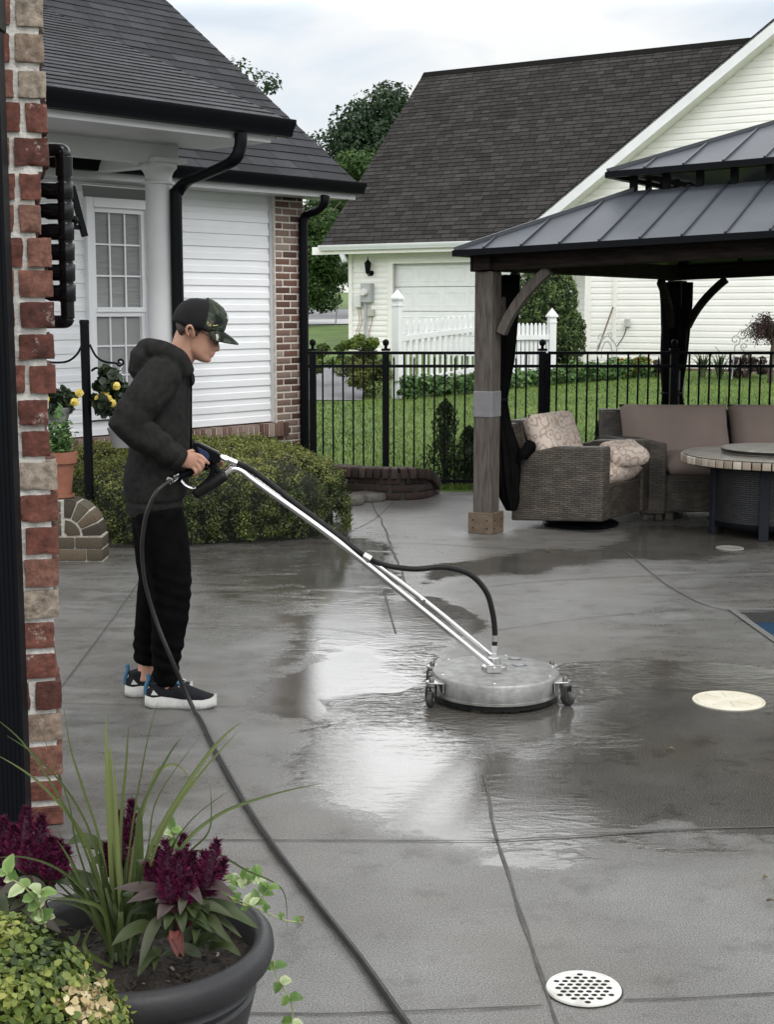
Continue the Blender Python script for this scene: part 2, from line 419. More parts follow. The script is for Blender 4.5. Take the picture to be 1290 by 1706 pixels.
def wetmap(X, Y):
    # project to survey pixels so that the survey outlines can be used, wobble in metres
    wob = np.array([(mnoise.noise((x*1.7, y*1.1, 3)) + .5*mnoise.noise((x*5, y*3.2, 7))) for x, y in zip(X, Y)])
    Yc = Y*_c + H*_s*1.0; Zc = Y*_s - H*_c
    Yc = np.maximum(Yc, .3)
    px = 645 + F*X/Yc; py = 853 - F*Zc/Yc
    def d_poly(poly, soft):
        # signed soft inside value via multi-sample of the outline
        acc = np.zeros(len(X)); S = [(0, 0), (1, 0), (-1, 0), (0, 1), (0, -1), (.7, .7), (-.7, .7), (.7, -.7), (-.7, -.7), (.5, 0), (-.5, 0), (0, .5), (0, -.5)]
        for sx_, sy_ in S:
            acc += inpoly(px + sx_*soft*2.2 + wob*16, py + sy_*soft + wob*9, poly)
        return acc/len(S)
    def d_poly(poly, soft): return inpoly(px + wob*26, py + wob*12, poly).astype(float)
    W = [(415, 1168), (470, 1140), (520, 1112), (590, 1072), (625, 1030), (655, 1000), (700, 985), (765, 1008), (815, 1045), (795, 1062), (735, 1072), (690, 1110), (712, 1160), (930, 1112), (1050, 1098), (1180, 1102), (1290, 1110), (1500, 1112), (1500, 1345), (1290, 1350), (1080, 1368), (950, 1378), (850, 1388), (815, 1405), (720, 1378), (640, 1352), (560, 1318), (500, 1275), (570, 1248), (590, 1215), (560, 1195), (450, 1188)]
    D1 = [(670, 985), (760, 962), (860, 953), (980, 945), (1070, 930), (1050, 908), (900, 916), (820, 930), (740, 950)]
    D2 = [(1015, 905), (1060, 882), (1180, 868), (1290, 868), (1500, 878), (1500, 918), (1290, 912), (1120, 938), (1050, 930)]
    S1 = [(520, 912), (610, 898), (650, 905), (668, 960), (640, 1010), (600, 1065), (480, 1115), (425, 1140), (470, 1075), (545, 985), (500, 960)]
    S2 = [(440, 1170), (560, 1130), (700, 1000), (740, 1010), (800, 1060), (720, 1180), (940, 1180), (1500, 1100), (1500, 1390), (900, 1470), (840, 1480), (770, 1420), (560, 1360), (440, 1290), (500, 1230)]
    S3 = [(240, 925), (620, 880), (660, 940), (560, 1030), (330, 1080), (330, 950)]
    P3 = [(515, 1212), (540, 1200), (580, 1208), (575, 1240), (540, 1248), (520, 1235)]
    w_ = np.maximum.reduce([d_poly(W, 7), .8*d_poly(D1, 5), .95*d_poly(D2, 5), .95*d_poly(P3, 4), .70*d_poly(S1, 14), .56*d_poly(S2, 24), .52*d_poly(S3, 16)])
    big = np.array([mnoise.noise((x*.55+9, y*.35, 1)) for x, y in zip(X, Y)])
    base_ = .20 + .26*big
    w_ = np.maximum(w_, base_)
    g2 = w_.reshape(ny, nx)
    for _ in range(5):          # let the edges feather out
        g2 = np.pad(g2, 1, mode='edge'); g2 = (g2[:-2, 1:-1]+g2[2:, 1:-1]+g2[1:-1, :-2]+g2[1:-1, 2:]+2*g2[1:-1, 1:-1])/6
    return np.clip(g2.ravel(), 0, 1), np.stack([px, py], 1)
wet, pxy = wetmap(V[:, 0], V[:, 1])
me = nmesh('patio', V, Fq); a = me.attributes.new('wet', 'FLOAT', 'POINT'); a.data.foreach_set('value', wet.astype(np.float32))
def concrete(name):
    m = bpy.data.materials.new(name); m.use_nodes = True; n = m.node_tree; bs = n.nodes['Principled BSDF']; lk = n.links.new
    t = n.nodes.new('ShaderNodeTexCoord'); P = t.outputs['Object']
    def noise(sc, det=5, rough=.55, vec=P, dist=0):
        z = n.nodes.new('ShaderNodeTexNoise'); z.inputs['Scale'].default_value = sc; z.inputs['Detail'].default_value = det; z.inputs['Roughness'].default_value = rough
        z.inputs['Distortion'].default_value = dist
        lk(vec, z.inputs['Vector']); return z.outputs['Fac']
    def math_(op, a_, b_=None, c_=None, clamp=False):
        q = n.nodes.new('ShaderNodeMath'); q.operation = op; q.use_clamp = clamp
        for i, v in enumerate((a_, b_, c_)):
            if v is None: continue
            if isinstance(v, (int, float)): q.inputs[i].default_value = v
            else: lk(v, q.inputs[i])
        return q.outputs[0]
    def ramp(v, p0, p1, c0=(0, 0, 0), c1=(1, 1, 1)):
        q = n.nodes.new('ShaderNodeValToRGB'); e_ = q.color_ramp.elements; e_[0].position = p0; e_[1].position = p1; e_[0].color = (*c0, 1); e_[1].color = (*c1, 1)
        lk(v, q.inputs[0]); return q.outputs[0]
    def mix(f, a_, b_, bt='MIX'):
        q = n.nodes.new('ShaderNodeMixRGB'); q.blend_type = bt
        for i, v in enumerate((f, a_, b_)):
            if isinstance(v, (int, float)): q.inputs[i].default_value = v
            elif isinstance(v, tuple): q.inputs[i].default_value = (*v, 1)
            else: lk(v, q.inputs[i])
        return q.outputs[0]
    at_ = n.nodes.new('ShaderNodeAttribute'); at_.attribute_name = 'wet'; W_ = at_.outputs['Fac']
    nA = noise(2.2, 6, .6); nB = noise(16, 4, .6)
    mpw = n.nodes.new('ShaderNodeMapping'); mpw.inputs['Scale'].default_value = (.75, 2.0, 1); mpw.inputs['Rotation'].default_value = (0, 0, .12); lk(P, mpw.inputs[0])
    nS = noise(3.4, 7, .62, mpw.outputs[0], .5)
    wn = math_('ADD', W_, math_('MULTIPLY', math_('SUBTRACT', nS, .5), 1.05))
    wn = math_('ADD', wn, math_('MULTIPLY', math_('SUBTRACT', nB, .5), .30))
    pud = ramp(wn, .52, .60)            # standing water
    damp = ramp(wn, .06, .54)           # dark wet film
    speck = noise(215, 3, .75); speck2 = noise(60, 3, .6)
    base = mix(ramp(nA, .3, .7), (.110, .109, .106), (.170, .169, .165))
    base = mix(math_('MULTIPLY', ramp(noise(.8, 5, .6), .42, .62), .6), base, (.118, .108, .093))
    base = mix(ramp(speck, .40, .60), mix(1.0, base, (.38, .38, .38), 'MULTIPLY'), mix(1.0, base, (1.62, 1.62, 1.62), 'MULTIPLY'))
    base = mix(ramp(noise(5, 7, .7), .54, .66), base, mix(1.0, base, (.66, .65, .63), 'MULTIPLY'))
    wetc = mix(1.0, base, (.52, .50, .47), 'MULTIPLY')
    lk(mix(damp, base, wetc), bs.inputs['Base Color'])
    r_ = mix(damp, (.42, .42, .42), (.15, .15, .15)); r_ = mix(pud, r_, (.035, .035, .035))
    r_ = mix(math_('MULTIPLY', ramp(speck2, .35, .65), .25), r_, mix(pud, (.62, .62, .62), (.03, .03, .03)))
    lk(r_, bs.inputs['Roughness'])
    bs.inputs['IOR'].default_value = 1.42
    # grain where damp, ripples where water stands
    mpn = n.nodes.new('ShaderNodeMapping'); mpn.inputs['Scale'].default_value = (1.0, 2.3, 1); lk(P, mpn.inputs[0])
    rip = math_('ADD', noise(9, 3, .5, mpn.outputs[0], .9), math_('MULTIPLY', noise(24, 2, .5, mpn.outputs[0], .6), .20))
    zone = n.nodes.new('ShaderNodeVectorMath'); zone.operation = 'DISTANCE'; lk(P, zone.inputs[0]); zone.inputs[1].default_value = (.47, 6.2, 0)
    near = ramp(zone.outputs['Value'], .35, 1.9, (1, 1, 1), (.07, .07, .07))
    patch = ramp(noise(1.3, 2, .5), .42, .60, (.06, .06, .06), (1, 1, 1))
    hr = math_('MULTIPLY', math_('MULTIPLY', math_('MULTIPLY', rip, pud), math_('MULTIPLY', near, patch)), .016)
    gr = math_('MULTIPLY', math_('ADD', speck, math_('MULTIPLY', speck2, .3)), math_('MULTIPLY', math_('SUBTRACT', 1.0, math_('MULTIPLY', math_('MAXIMUM', pud, damp), .86)), .0012))
    bp = n.nodes.new('ShaderNodeBump'); bp.inputs['Strength'].default_value = 1; bp.inputs['Distance'].default_value = 1
    lk(math_('ADD', hr, gr), bp.inputs['Height']); lk(bp.outputs[0], bs.inputs['Normal'])
    return m
MT['concrete'] = concrete('concrete')
patio = tag(finish('patio', me, MT['concrete']), kind='structure')
# control joints and cracks
MT['joint'] = M('joint', (.06, .057, .052), .8, var=.3, vscale=20)
def ribbon(mb, pts, w_, wig=0, z=.004, n=14):
    P = smooth_path(pts, n); Q = []
    for i, p in enumerate(P):
        d = (P[min(i+1, len(P)-1)]-P[max(i-1, 0)]).normalized(); s_ = Vector((d.y, -d.x, 0))
        o_ = wig*mnoise.noise((p.x*4, p.y*4, 1.3)); ww = w_*(1 + (.7*mnoise.noise((p.x*9, p.y*9, 2)) if wig else 0))
        Q.append((p + s_*(o_-ww/2), p + s_*(o_+ww/2)))
    for i in range(len(Q)-1):
        a_, b_ = Q[i]; c_, d_ = Q[i+1]
        mb.face([Vector((a_.x, a_.y, z)), Vector((b_.x, b_.y, z)), Vector((d_.x, d_.y, z)), Vector((c_.x, c_.y, z))])
mb = MB()
def J_(pts, w_=.008, wig=.0): ribbon(mb, [G(*p) for p in pts], w_*.62, wig)
J_([(620, 838), (640, 880), (660, 930), (676, 975)], .022, .02)
J_([(806, 1290), (815, 1335), (822, 1375), (845, 1450), (885, 1580), (935, 1720)], .016, .006)
J_([(240, 958), (175, 1048), (98, 1150)], .012)
J_([(60, 1171), (230, 1175), (400, 1178)], .008)
J_([(90, 1047), (300, 1047), (520, 1046), (650, 1062)], .009)
J_([(100, 1401), (320, 1401), (560, 1401), (820, 1402)], .011, .004)
J_([(820, 1402), (1000, 1392), (1150, 1383), (1330, 1377)], .016, .008)
J_([(380, 1690), (560, 1688), (830, 1680), (905, 1676)], .010, .012)
J_([(1040, 1668), (1160, 1664), (1320, 1656)], .009, .012)
J_([(530, 903), (700, 906), (860, 915), (1080, 918)], .012)
J_([(1045, 920), (1090, 958), (1155, 1000), (1228, 1022)], .015, .012)
J_([(640, 985), (655, 1040), (660, 1055)], .014)
J_([(800, 980), (950, 966), (1290, 952)], .010)
J_([(820, 1052), (980, 1030), (1150, 1015)], .007, .01)
J_([(540, 905), (620, 868), (660, 832)], .01)
tag(mb.build('patio_joints', MT['joint']), kind='structure')
# pale patched squares are left to the concrete itself; pool basin
MT['pool_tile'] = M('pool_tile', (.02, .022, .022), .4, col2=(.05, .05, .045), vscale=14)
MT['pool_water'] = M('pool_water', (.010, .045, .10), .05, bump=.2, bscale=9, bdist=.02)
mb = MB(); zb = -.9
for i in range(4):
    a_, b_ = pool[i], pool[(i+1) % 4]
    mb.face([Vector((a_.x, a_.y, -.012)), Vector((b_.x, b_.y, -.012)), Vector((b_.x, b_.y, zb)), Vector((a_.x, a_.y, zb))])
tag(mb.build('pool_wall', MT['pool_tile']), kind='structure')
mb = MB(); mb.face([Vector((p.x, p.y, -.07)) for p in pool]); tag(mb.build('pool_water', MT['pool_water']), kind='structure')
mb = MB()
cen = sum((p for p in pool), Vector())/4
inner = pool; outer = [p + (p-cen).normalized()*.05 for p in pool]
for i in range(4):
    j = (i+1) % 4; q = [inner[i], inner[j], outer[j], outer[i]]
    mb.face([Vector((p.x, p.y, .006)) for p in q]); mb.face([Vector((inner[i].x, inner[i].y, .006)), Vector((inner[j].x, inner[j].y, .006)), Vector((inner[j].x, inner[j].y, -.09)), Vector((inner[i].x, inner[i].y, -.09))])
tag(mb.build('pool_coping', M('coping', (.12, .118, .112), .5, var=.12, vscale=30, bump=.3, bscale=120)), kind='structure')

# ================================================================== LEFT HOUSE
def shingles(name, c1, c2, tab_w, tab_h, lite=(.72, 1.3), dark=.35, rough=.85, spec=.3):
    """colour of asphalt tabs from a brick pattern in metres on the UV map"""
    m = bpy.data.materials.new(name); m.use_nodes = True; n = m.node_tree; bs = n.nodes['Principled BSDF']; lk = n.links.new
    uv = n.nodes.new('ShaderNodeUVMap'); uv.uv_map = 'UVMap'
    bt = n.nodes.new('ShaderNodeTexBrick'); lk(uv.outputs[0], bt.inputs['Vector'])
    bt.inputs['Scale'].default_value = 1; bt.inputs['Brick Width'].default_value = tab_w; bt.inputs['Row Height'].default_value = tab_h
    bt.inputs['Mortar Size'].default_value = .009; bt.inputs['Mortar Smooth'].default_value = .2; bt.offset = .37; bt.offset_frequency = 3; bt.squash = 1.6; bt.squash_frequency = 2
    bt.inputs['Color1'].default_value = (*c1, 1); bt.inputs['Color2'].default_value = (*c2, 1); bt.inputs['Mortar'].default_value = (*[x*dark for x in c1], 1)
    bt.inputs['Bias'].default_value = 0
    t = n.nodes.new('ShaderNodeTexCoord')
    def noise(sc, det=4):
        z = n.nodes.new('ShaderNodeTexNoise'); z.inputs['Scale'].default_value = sc; z.inputs['Detail'].default_value = det; lk(t.outputs['Object'], z.inputs['Vector']); return z.outputs['Fac']
    rp = n.nodes.new('ShaderNodeValToRGB'); rp.color_ramp.elements[0].position = .35; rp.color_ramp.elements[1].position = .68
    rp.color_ramp.elements[0].color = (lite[0], lite[0], lite[0], 1); rp.color_ramp.elements[1].color = (lite[1], lite[1], lite[1], 1); lk(noise(1.6, 6), rp.inputs[0])
    mm = n.nodes.new('ShaderNodeMixRGB'); mm.blend_type = 'MULTIPLY'; mm.inputs[0].default_value = 1; lk(bt.outputs['Color'], mm.inputs[1]); lk(rp.outputs[0], mm.inputs[2])
    rp2 = n.nodes.new('ShaderNodeValToRGB'); rp2.color_ramp.elements[0].position = .3; rp2.color_ramp.elements[1].position = .7
    rp2.color_ramp.elements[0].color = (.7, .7, .7, 1); rp2.color_ramp.elements[1].color = (1.3, 1.3, 1.3, 1); lk(noise(60, 2), rp2.inputs[0])
    m2 = n.nodes.new('ShaderNodeMixRGB'); m2.blend_type = 'MULTIPLY'; m2.inputs[0].default_value = 1; lk(mm.outputs[0], m2.inputs[1]); lk(rp2.outputs[0], m2.inputs[2])
    lk(m2.outputs[0], bs.inputs['Base Color']); bs.inputs['Roughness'].default_value = rough; bs.inputs['Specular IOR Level'].default_value = spec
    bp = n.nodes.new('ShaderNodeBump'); bp.inputs['Strength'].default_value = .5; bp.inputs['Distance'].default_value = .006
    ad = n.nodes.new('ShaderNodeMath'); ad.operation = 'MULTIPLY_ADD'; lk(bt.outputs['Fac'], ad.inputs[0]); ad.inputs[1].default_value = -1.0; lk(noise(90, 2), ad.inputs[2])
    lk(ad.outputs[0], bp.inputs['Height']); lk(bp.outputs[0], bs.inputs['Normal'])
    return m
MT['slate_roof'] = shingles('slate_roof', (.009, .0095, .012), (.030, .031, .037), .30, .145, rough=.6, spec=.14, dark=.2)
MT['brown_roof'] = shingles('brown_roof', (.028, .0265, .0255), (.052, .049, .047), .22, .13, rough=.95, spec=.06, lite=(.90, 1.1))

def shingle_roof(mb, poly, o, ux, up, nrm, course=.145, thick=.0045, over=0.02):
    """fills a planar roof polygon with overlapping shingle courses. poly in (a,b) metres along ux/up from o"""
    bs = [b for _, b in poly]; b = min(bs); top = max(bs); k = 0
    def span(bb):
        xs_ = []
        n = len(poly)
        for i in range(n):
            (a1, b1), (a2, b2) = poly[i], poly[(i+1) % n]
            if (b1 <= bb < b2) or (b2 <= bb < b1): xs_.append(a1+(a2-a1)*(bb-b1)/(b2-b1))
        return (min(xs_), max(xs_)) if len(xs_) >= 2 else None
    while b < top - .01:
        b1 = min(b+course, top-.001); s0 = span(b+.0005); s1 = span(b1)
        if s0 and s1:
            nseg = max(2, int((s0[1]-s0[0])/.5)); rr = random.Random(k)
            jit = [rr.uniform(-.006, .006) for _ in range(nseg+1)]
            for i in range(nseg):
                f0, f1 = i/nseg, (i+1)/nseg
                A0 = s0[0]+(s0[1]-s0[0])*f0; A1 = s0[0]+(s0[1]-s0[0])*f1; B0 = s1[0]+(s1[1]-s1[0])*f0; B1 = s1[0]+(s1[1]-s1[0])*f1
                p0 = o+ux*A0+up*(b+jit[i]); p1 = o+ux*A1+up*(b+jit[i+1]); p2 = o+ux*B1+up*b1; p3 = o+ux*B0+up*b1
                mb.face([p0+nrm*thick, p1+nrm*thick, p2, p3], 0, [(A0, b+.003), (A1, b+.003), (B1, b1-.003), (B0, b1-.003)])
                mb.face([p0-nrm*.004, p1-nrm*.004, p1+nrm*thick, p0+nrm*thick], 0, [(A0, b), (A1, b), (A1, b+.001), (A0, b+.001)])
        b += course; k += 1
def slab(mb, poly, o, ux, up, nrm, t=.03):
    mb.prism([o+ux*a+up*b - nrm*.012 for a, b in poly], -nrm*t)

ua = R(41.3); U = Vector((math.sin(ua), math.cos(ua), 0)); Nn = Vector((math.cos(ua), -math.sin(ua), 0)); Zv = Vector((0, 0, 1))
C = Vector((-.864, 14.3, 0))
def hp(t, n, z): return C + U*t + Nn*n + Zv*z
def hpx(px, py, n):
    """point on the house plane offset n from the wall, seen at a pixel: (t, z)"""
    d = ray(px, py); o = Vector((0, 0, H)); k = (C + Nn*n - o).dot(Nn)/d.dot(Nn); p = o+d*k
    return (p-C).dot(U), p.z
house = thing('white_house', C, 'white clapboard house with brick corner, dark shingle roof and black gutters', 'house')
HA = (U, Nn, Zv)
# siding: real laps
def siding(mb, org_, ux, nx_, t0, t1, z0, z1, course, holes=(), depth=.014):
    z = z0
    while z < z1-.005:
        zt = min(z+course, z1)
        spans = [(t0, t1)]
        for (h0, h1, hz0, hz1) in holes:
            if zt > hz0+.001 and z < hz1-.001:
                ns = []
                for a_, b_ in spans:
                    if h0 > a_: ns.append((a_, min(b_, h0)))
                    if h1 < b_: ns.append((max(a_, h1), b_))
                spans = [q for q in ns if q[1]-q[0] > .001]
        for a_, b_ in spans:
            P = lambda t, n, zz: org_ + ux*t + nx_*n + Zv*zz
            prof = [(depth, z+.004), (depth*.9, z+.5*(zt-z)), (depth*.35, z+.58*(zt-z)), (0.001, zt+.004)]
            mb.face([P(a_, 0, z), P(b_, 0, z), P(b_, depth, z+.004), P(a_, depth, z+.004)])
            for (d0, q0), (d1, q1) in zip(prof, prof[1:]):
                mb.face([P(a_, d0, q0), P(b_, d0, q0), P(b_, d1, q1), P(a_, d1, q1)])
        z = zt
mb = MB(); WT0, WT1, WZ0, WZ1 = -2.58, -1.86, .74, 2.62
siding(mb, C, U, Nn, -5.2, -.415, .60, 2.78, .118, holes=[(WT0, WT1, WZ0, WZ1)])
mb.build('siding_wall', MT['white_vinyl'], house)
mb = MB(); mb.box(hp(-2.6, -.16, 1.36), (5.2, .25, 2.72), HA)
mb.build('wall_core', M('wall_core', (.3, .3, .3), .9), house)
mb = MB(); mb.box(hp(-.40, .012, 1.69), (.035, .03, 2.18), HA); mb.build('corner_board', MT['shaded_white'], house)

# brick, laid brick by brick
def brick_mat(name, cols, rough=.85):
    return M(name, cols[0], rough, attr=cols, bump=.6, bscale=60, bdist=.008)
def bricks(mb, cols, boxes, jit=.002, ch=.004):
    """boxes: (centre, size, axes). chamfer-less bricks with broken corners"""
    for c, s_, ax in boxes:
        b0 = len(mb.v)
        mb.box(Vector(c)+Vector([random.uniform(-jit, jit) for _ in range(3)]), s_, ax)
        v = random.random(); cols += [v]*8
        for i in range(b0, b0+8):
            mb.v[i] = tuple(Vector(mb.v[i]) + Vector([random.uniform(-1, 1)*jit*.8 for _ in range(3)]))
def col_build(mb, cols, name, mat, parent, bevel=.004, **k):
    me = mb.mesh(name); a_ = me.attributes.new('col', 'FLOAT', 'POINT'); a_.data.foreach_set('value', cols)
    o = finish(name, me, mat, parent, smooth=True)
    b = o.modifiers.new('bevel', 'BEVEL'); b.width = bevel; b.segments = 2; b.limit_method = 'ANGLE'; b.angle_limit = R(40)
    return o
HB = [(.050, .022, .016), (.10, .050, .036), (.17, .105, .08), (.23, .17, .14), (.13, .06, .042), (.28, .23, .19)]
MT['house_brick'] = brick_mat('house_brick', HB)
MT['house_mortar'] = M('house_mortar', (.60, .56, .51), .9, var=.15, vscale=20)
bx = []; ch = .0677; z = .0; row = 0
while z < 2.74:
    off = 0 if row % 2 else .10
    t = -.385
    first = True
    while t < -.002:
        ln = min(.20 - (off if first else 0), -t); first = False
        if ln > .03: bx.append((hp(t+ln/2, .02, z+ch/2), (ln-.014, .09, ch-.014), HA))
        t += .2 if not first and ln >= .19 else ln
    for k in range(5):            # return round the corner
        bx.append((hp(-.045, -.125-.2*k-off*.5, z+ch/2), (.09, .186, ch-.014), HA))
    z += ch; row += 1
mb = MB(); cols = []; bricks(mb, cols, bx, .0012)
brk = col_build(mb, cols, 'brick_corner', MT['house_brick'], house, .003)
mb = MB(); mb.box(hp(-.195, .0165, 1.37), (.385, .09, 2.74), HA); mb.box(hp(-.052, -.5, 1.37), (.09, 1.0, 2.735), HA); mb.build('mortar', MT['house_mortar'], brk)
# rowlock ledge under the siding and brick below it
bx = []
t = -5.2
while t < -.31:
    bx.append((hp(t+.033, .035, .525), (.056, .15, .13), HA)); t += .0677
for r_ in range(6):
    t = -5.2 - (.1 if r_ % 2 else 0)
    while t < -.40:
        bx.append((hp(t+.1, .0, .455-.0677*r_-.034), (.188, .09, .056), HA)); t += .2
mb = MB(); cols = []; bricks(mb, cols, bx, .002)
led = col_build(mb, cols, 'brick_ledge', MT['house_brick'], house, .003)
mb = MB(); mb.box(hp(-2.8, .03, .522), (4.9, .145, .12), HA); mb.box(hp(-2.8, -.008, .23), (4.9, .09, .46), HA); mb.build('mortar', MT['house_mortar'], led)
# window
win = MB()
fw = .055; tc_, zc = (WT0+WT1)/2, (WZ0+WZ1)/2; ww, wh = WT1-WT0, WZ1-WZ0
for (a_, b_, zz0, zz1) in ((WT0, WT0+.075, WZ0, WZ1), (WT1-.075, WT1, WZ0, WZ1)): win.box(hp((a_+b_)/2, .02, zc), (b_-a_, .07, wh), HA)
for zz in (WZ0+.04, WZ1-.04): win.box(hp(tc_, .022, zz), (ww-.15, .07, .08), HA)
winf = win.build('window', MT['white_vinyl'], house, bevel=.004)
zm = zc-.02; mb = MB()
for z0_, z1_, dp in ((zm, WZ1-.08, .0), (WZ0+.08, zm, -.02)):
    a0, a1 = WT0+.075, WT1-.075
    mb.box(hp(a0+.018, dp, (z0_+z1_)/2), (.036, .04, z1_-z0_), HA); mb.box(hp(a1-.018, dp, (z0_+z1_)/2), (.036, .04, z1_-z0_), HA)
    mb.box(hp(tc_, dp+.002, z1_-.02), (a1-a0-.072, .04, .04), HA); mb.box(hp(tc_, dp+.002, z0_+.02), (a1-a0-.072, .04, .04), HA)
    for k in (1, 2): mb.box(hp(a0+.036+(a1-a0-.072)*k/3, dp-.006, (z0_+z1_)/2), (.014, .014, z1_-z0_-.08), HA)
    for k in (1, 2): mb.box(hp(tc_, dp-.0075, z0_+.04+(z1_-z0_-.08)*k/3), (a1-a0-.072, .014, .014), HA)
mb.build('sash', MT['white_vinyl'], winf)
MT['glass_up'] = M('glass_up', (.22, .225, .225), .12, col2=(.30, .305, .30), vscale=5, stretch=(1, 1, 14), spec=.7)
MT['glass_low'] = M('glass_low', (.045, .047, .047), .05, var=.12, vscale=5, stretch=(1, 1, 14), spec=.7)
mb = MB(); mb.box(hp(tc_, -.022, (zm+WZ1)/2), (ww-.12, .008, WZ1-zm-.05), HA); mb.build('pane', MT['glass_up'], winf)
mb = MB(); mb.box(hp(tc_, -.043, (zm+WZ0)/2), (ww-.12, .008, zm-WZ0-.05), HA); mb.build('pane', MT['glass_low'], winf)
# fascia, soffit and gutter of the main eave
EO = .40
mb = MB(); mb.box(hp(-2.6, EO-.01, 2.80), (5.96, .03, .13), HA); mb.build('fascia', MT['shaded_white'], house)
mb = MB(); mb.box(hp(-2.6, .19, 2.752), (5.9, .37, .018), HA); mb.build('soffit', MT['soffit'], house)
def gutter(name, t0, t1, n, z, sz=.11):
    prof = [(0, 0), (.075*sz/.11, 0), (.085*sz/.11, sz*.35), (.115*sz/.11, sz*.75), (.115*sz/.11, sz), (.10*sz/.11, sz), (.10*sz/.11, sz*.8), (.01, sz*.3), (0, sz)]
    mb = MB(); mb.prism([hp(t0, n+a_, z+b_) for a_, b_ in prof], U*(t1-t0)); return mb.build(name, MT['black_metal'], house, bevel=.003)
gutter('gutter', -5.5, .43, EO+.008, 2.79, .105)
# main roof, 9/12 pitch
th = math.atan(.745); UPm = (-Nn*math.cos(th) + Zv*math.sin(th)); NRm = (Nn*math.sin(th) + Zv*math.cos(th))
o0 = hp(0, EO+.03, 2.90)
poly = [(-5.6, 0), (.38, 0), (.38, 6.2), (-5.6, 6.2)]
mb = MB(); shingle_roof(mb, poly, o0, U, UPm, NRm); mroof = mb.build('roof', MT['slate_roof'], house)
mb = MB(); slab(mb, poly, o0, U, UPm, NRm, .05); mb.build('roof_deck', MT['black_metal'], mroof)
# far slope so that the roof is a roof
UPb = (Nn*math.cos(th) + Zv*math.sin(th)); rid = o0 + UPm*6.2
mb = MB(); mb.prism([rid+U*-5.6, rid+U*.38, rid+U*.38-UPb*6.2, rid+U*-5.6-UPb*6.2], -Zv*.05); mb.build('rear_slope', MT['slate_roof'], mroof)
gw = MB(); gw.prism([hp(-.02, -.1, 2.72), hp(-.02, -9.5, 2.72), hp(-.02, -4.9, 6.2)], -U*.1); gw.build('gable_wall', MT['white_vinyl'], house)
mb = MB(); mb.box(hp(-.07, -4.9, 1.36), (.1, 9.0, 2.72), HA); mb.build('side_wall', MT['white_vinyl'], house)
# porch: low roof on a beam and a white column
PN = 1.94; pz = 3.02
tG, _z = hpx(488, 214, PN+.1)
def raypl(px, py, p, n):
    d = ray(px, py); o = Vector((0, 0, H)); return o + d*((p-o).dot(n)/d.dot(n))
_, zg = hpx(480, 224, PN)
zg = zg+.055
g1 = hp(tG-.03, PN+.02, zg+.055); g0 = hp(tG-4.5, PN+.02, zg+.055)
sp_r = math.atan(.40); upp = -Nn*math.cos(sp_r) + Zv*math.sin(sp_r); npl = Nn*math.sin(sp_r) + Zv*math.cos(sp_r)
pp_ = [(-4.4, 0), (.03, 0), (.03, 4.36), (-4.4, 4.36)]
mb = MB(); shingle_roof(mb, pp_, g1, U, upp, npl, .13, .007); proof = mb.build('porch_roof', MT['slate_roof'], house)
mb = MB(); slab(mb, [(-4.4, .01), (.02, .01), (.02, 4.3), (-4.4, 4.3)], g1, U, upp, npl, .04); mb.build('roof_deck', MT['black_metal'], proof)
mb = MB(); mb.prism([g1-npl*.055-U*.01, g1+upp*3.6-npl*.055-U*.01, g1+upp*3.6-npl*.16-U*.01, g1-npl*.16-U*.01], U*.02); mb.build('rake_board', MT['shaded_white'], proof)
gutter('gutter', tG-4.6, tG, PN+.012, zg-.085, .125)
mb = MB(); mb.box(hp(tG-2.4, PN-.005, zg-.07), (4.5, .03, .13), HA); mb.build('fascia', MT['shaded_white'], house)
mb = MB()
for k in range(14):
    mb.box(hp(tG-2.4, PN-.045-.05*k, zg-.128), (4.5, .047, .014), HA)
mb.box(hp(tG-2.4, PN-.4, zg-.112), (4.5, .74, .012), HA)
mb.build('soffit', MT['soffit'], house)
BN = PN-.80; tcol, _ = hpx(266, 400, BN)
mb = MB(); mb.box(hp(tG-2.55, BN, zg-.20), (4.2, .16, .15), HA); mb.build('porch_beam', MT['shaded_white'], house, bevel=.005)
mb = MB(); mb.box(hp(tcol, BN/2-.02, zg-.235), (.14, BN-.1, .12), HA); mb.box(hp(tcol-.6, BN/2-.2, zg-.17), (1.6, BN, .02), HA); mb.build('cross_beam', MT['shaded_white'], house, bevel=.004)
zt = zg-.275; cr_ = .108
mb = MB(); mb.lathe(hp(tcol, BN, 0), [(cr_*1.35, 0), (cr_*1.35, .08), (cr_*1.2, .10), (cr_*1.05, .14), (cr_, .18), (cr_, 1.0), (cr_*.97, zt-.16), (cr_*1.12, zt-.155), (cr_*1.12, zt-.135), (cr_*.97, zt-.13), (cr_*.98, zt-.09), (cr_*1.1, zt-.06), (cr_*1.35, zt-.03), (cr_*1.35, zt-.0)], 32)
cobj = mb.build('porch_column', MT['shaded_white'], house, smooth=True, auto=35)
mb = MB(); mb.box(hp(tcol, BN, zt+.02), (.32, .32, .04), HA); mb.build('capital', MT['shaded_white'], cobj, bevel=.006)
mb = MB(); mb.box(hp(tcol, BN, .03), (.34, .34, .06), HA); mb.build('plinth', MT['shaded_white'], cobj, bevel=.006)
mb = MB(); mb.tube([hp(tcol-.75, .5, zg-.27), hp(tcol-.75, .5, zg-.31)], .006); mb.build('hook', MT['black_metal'], house)
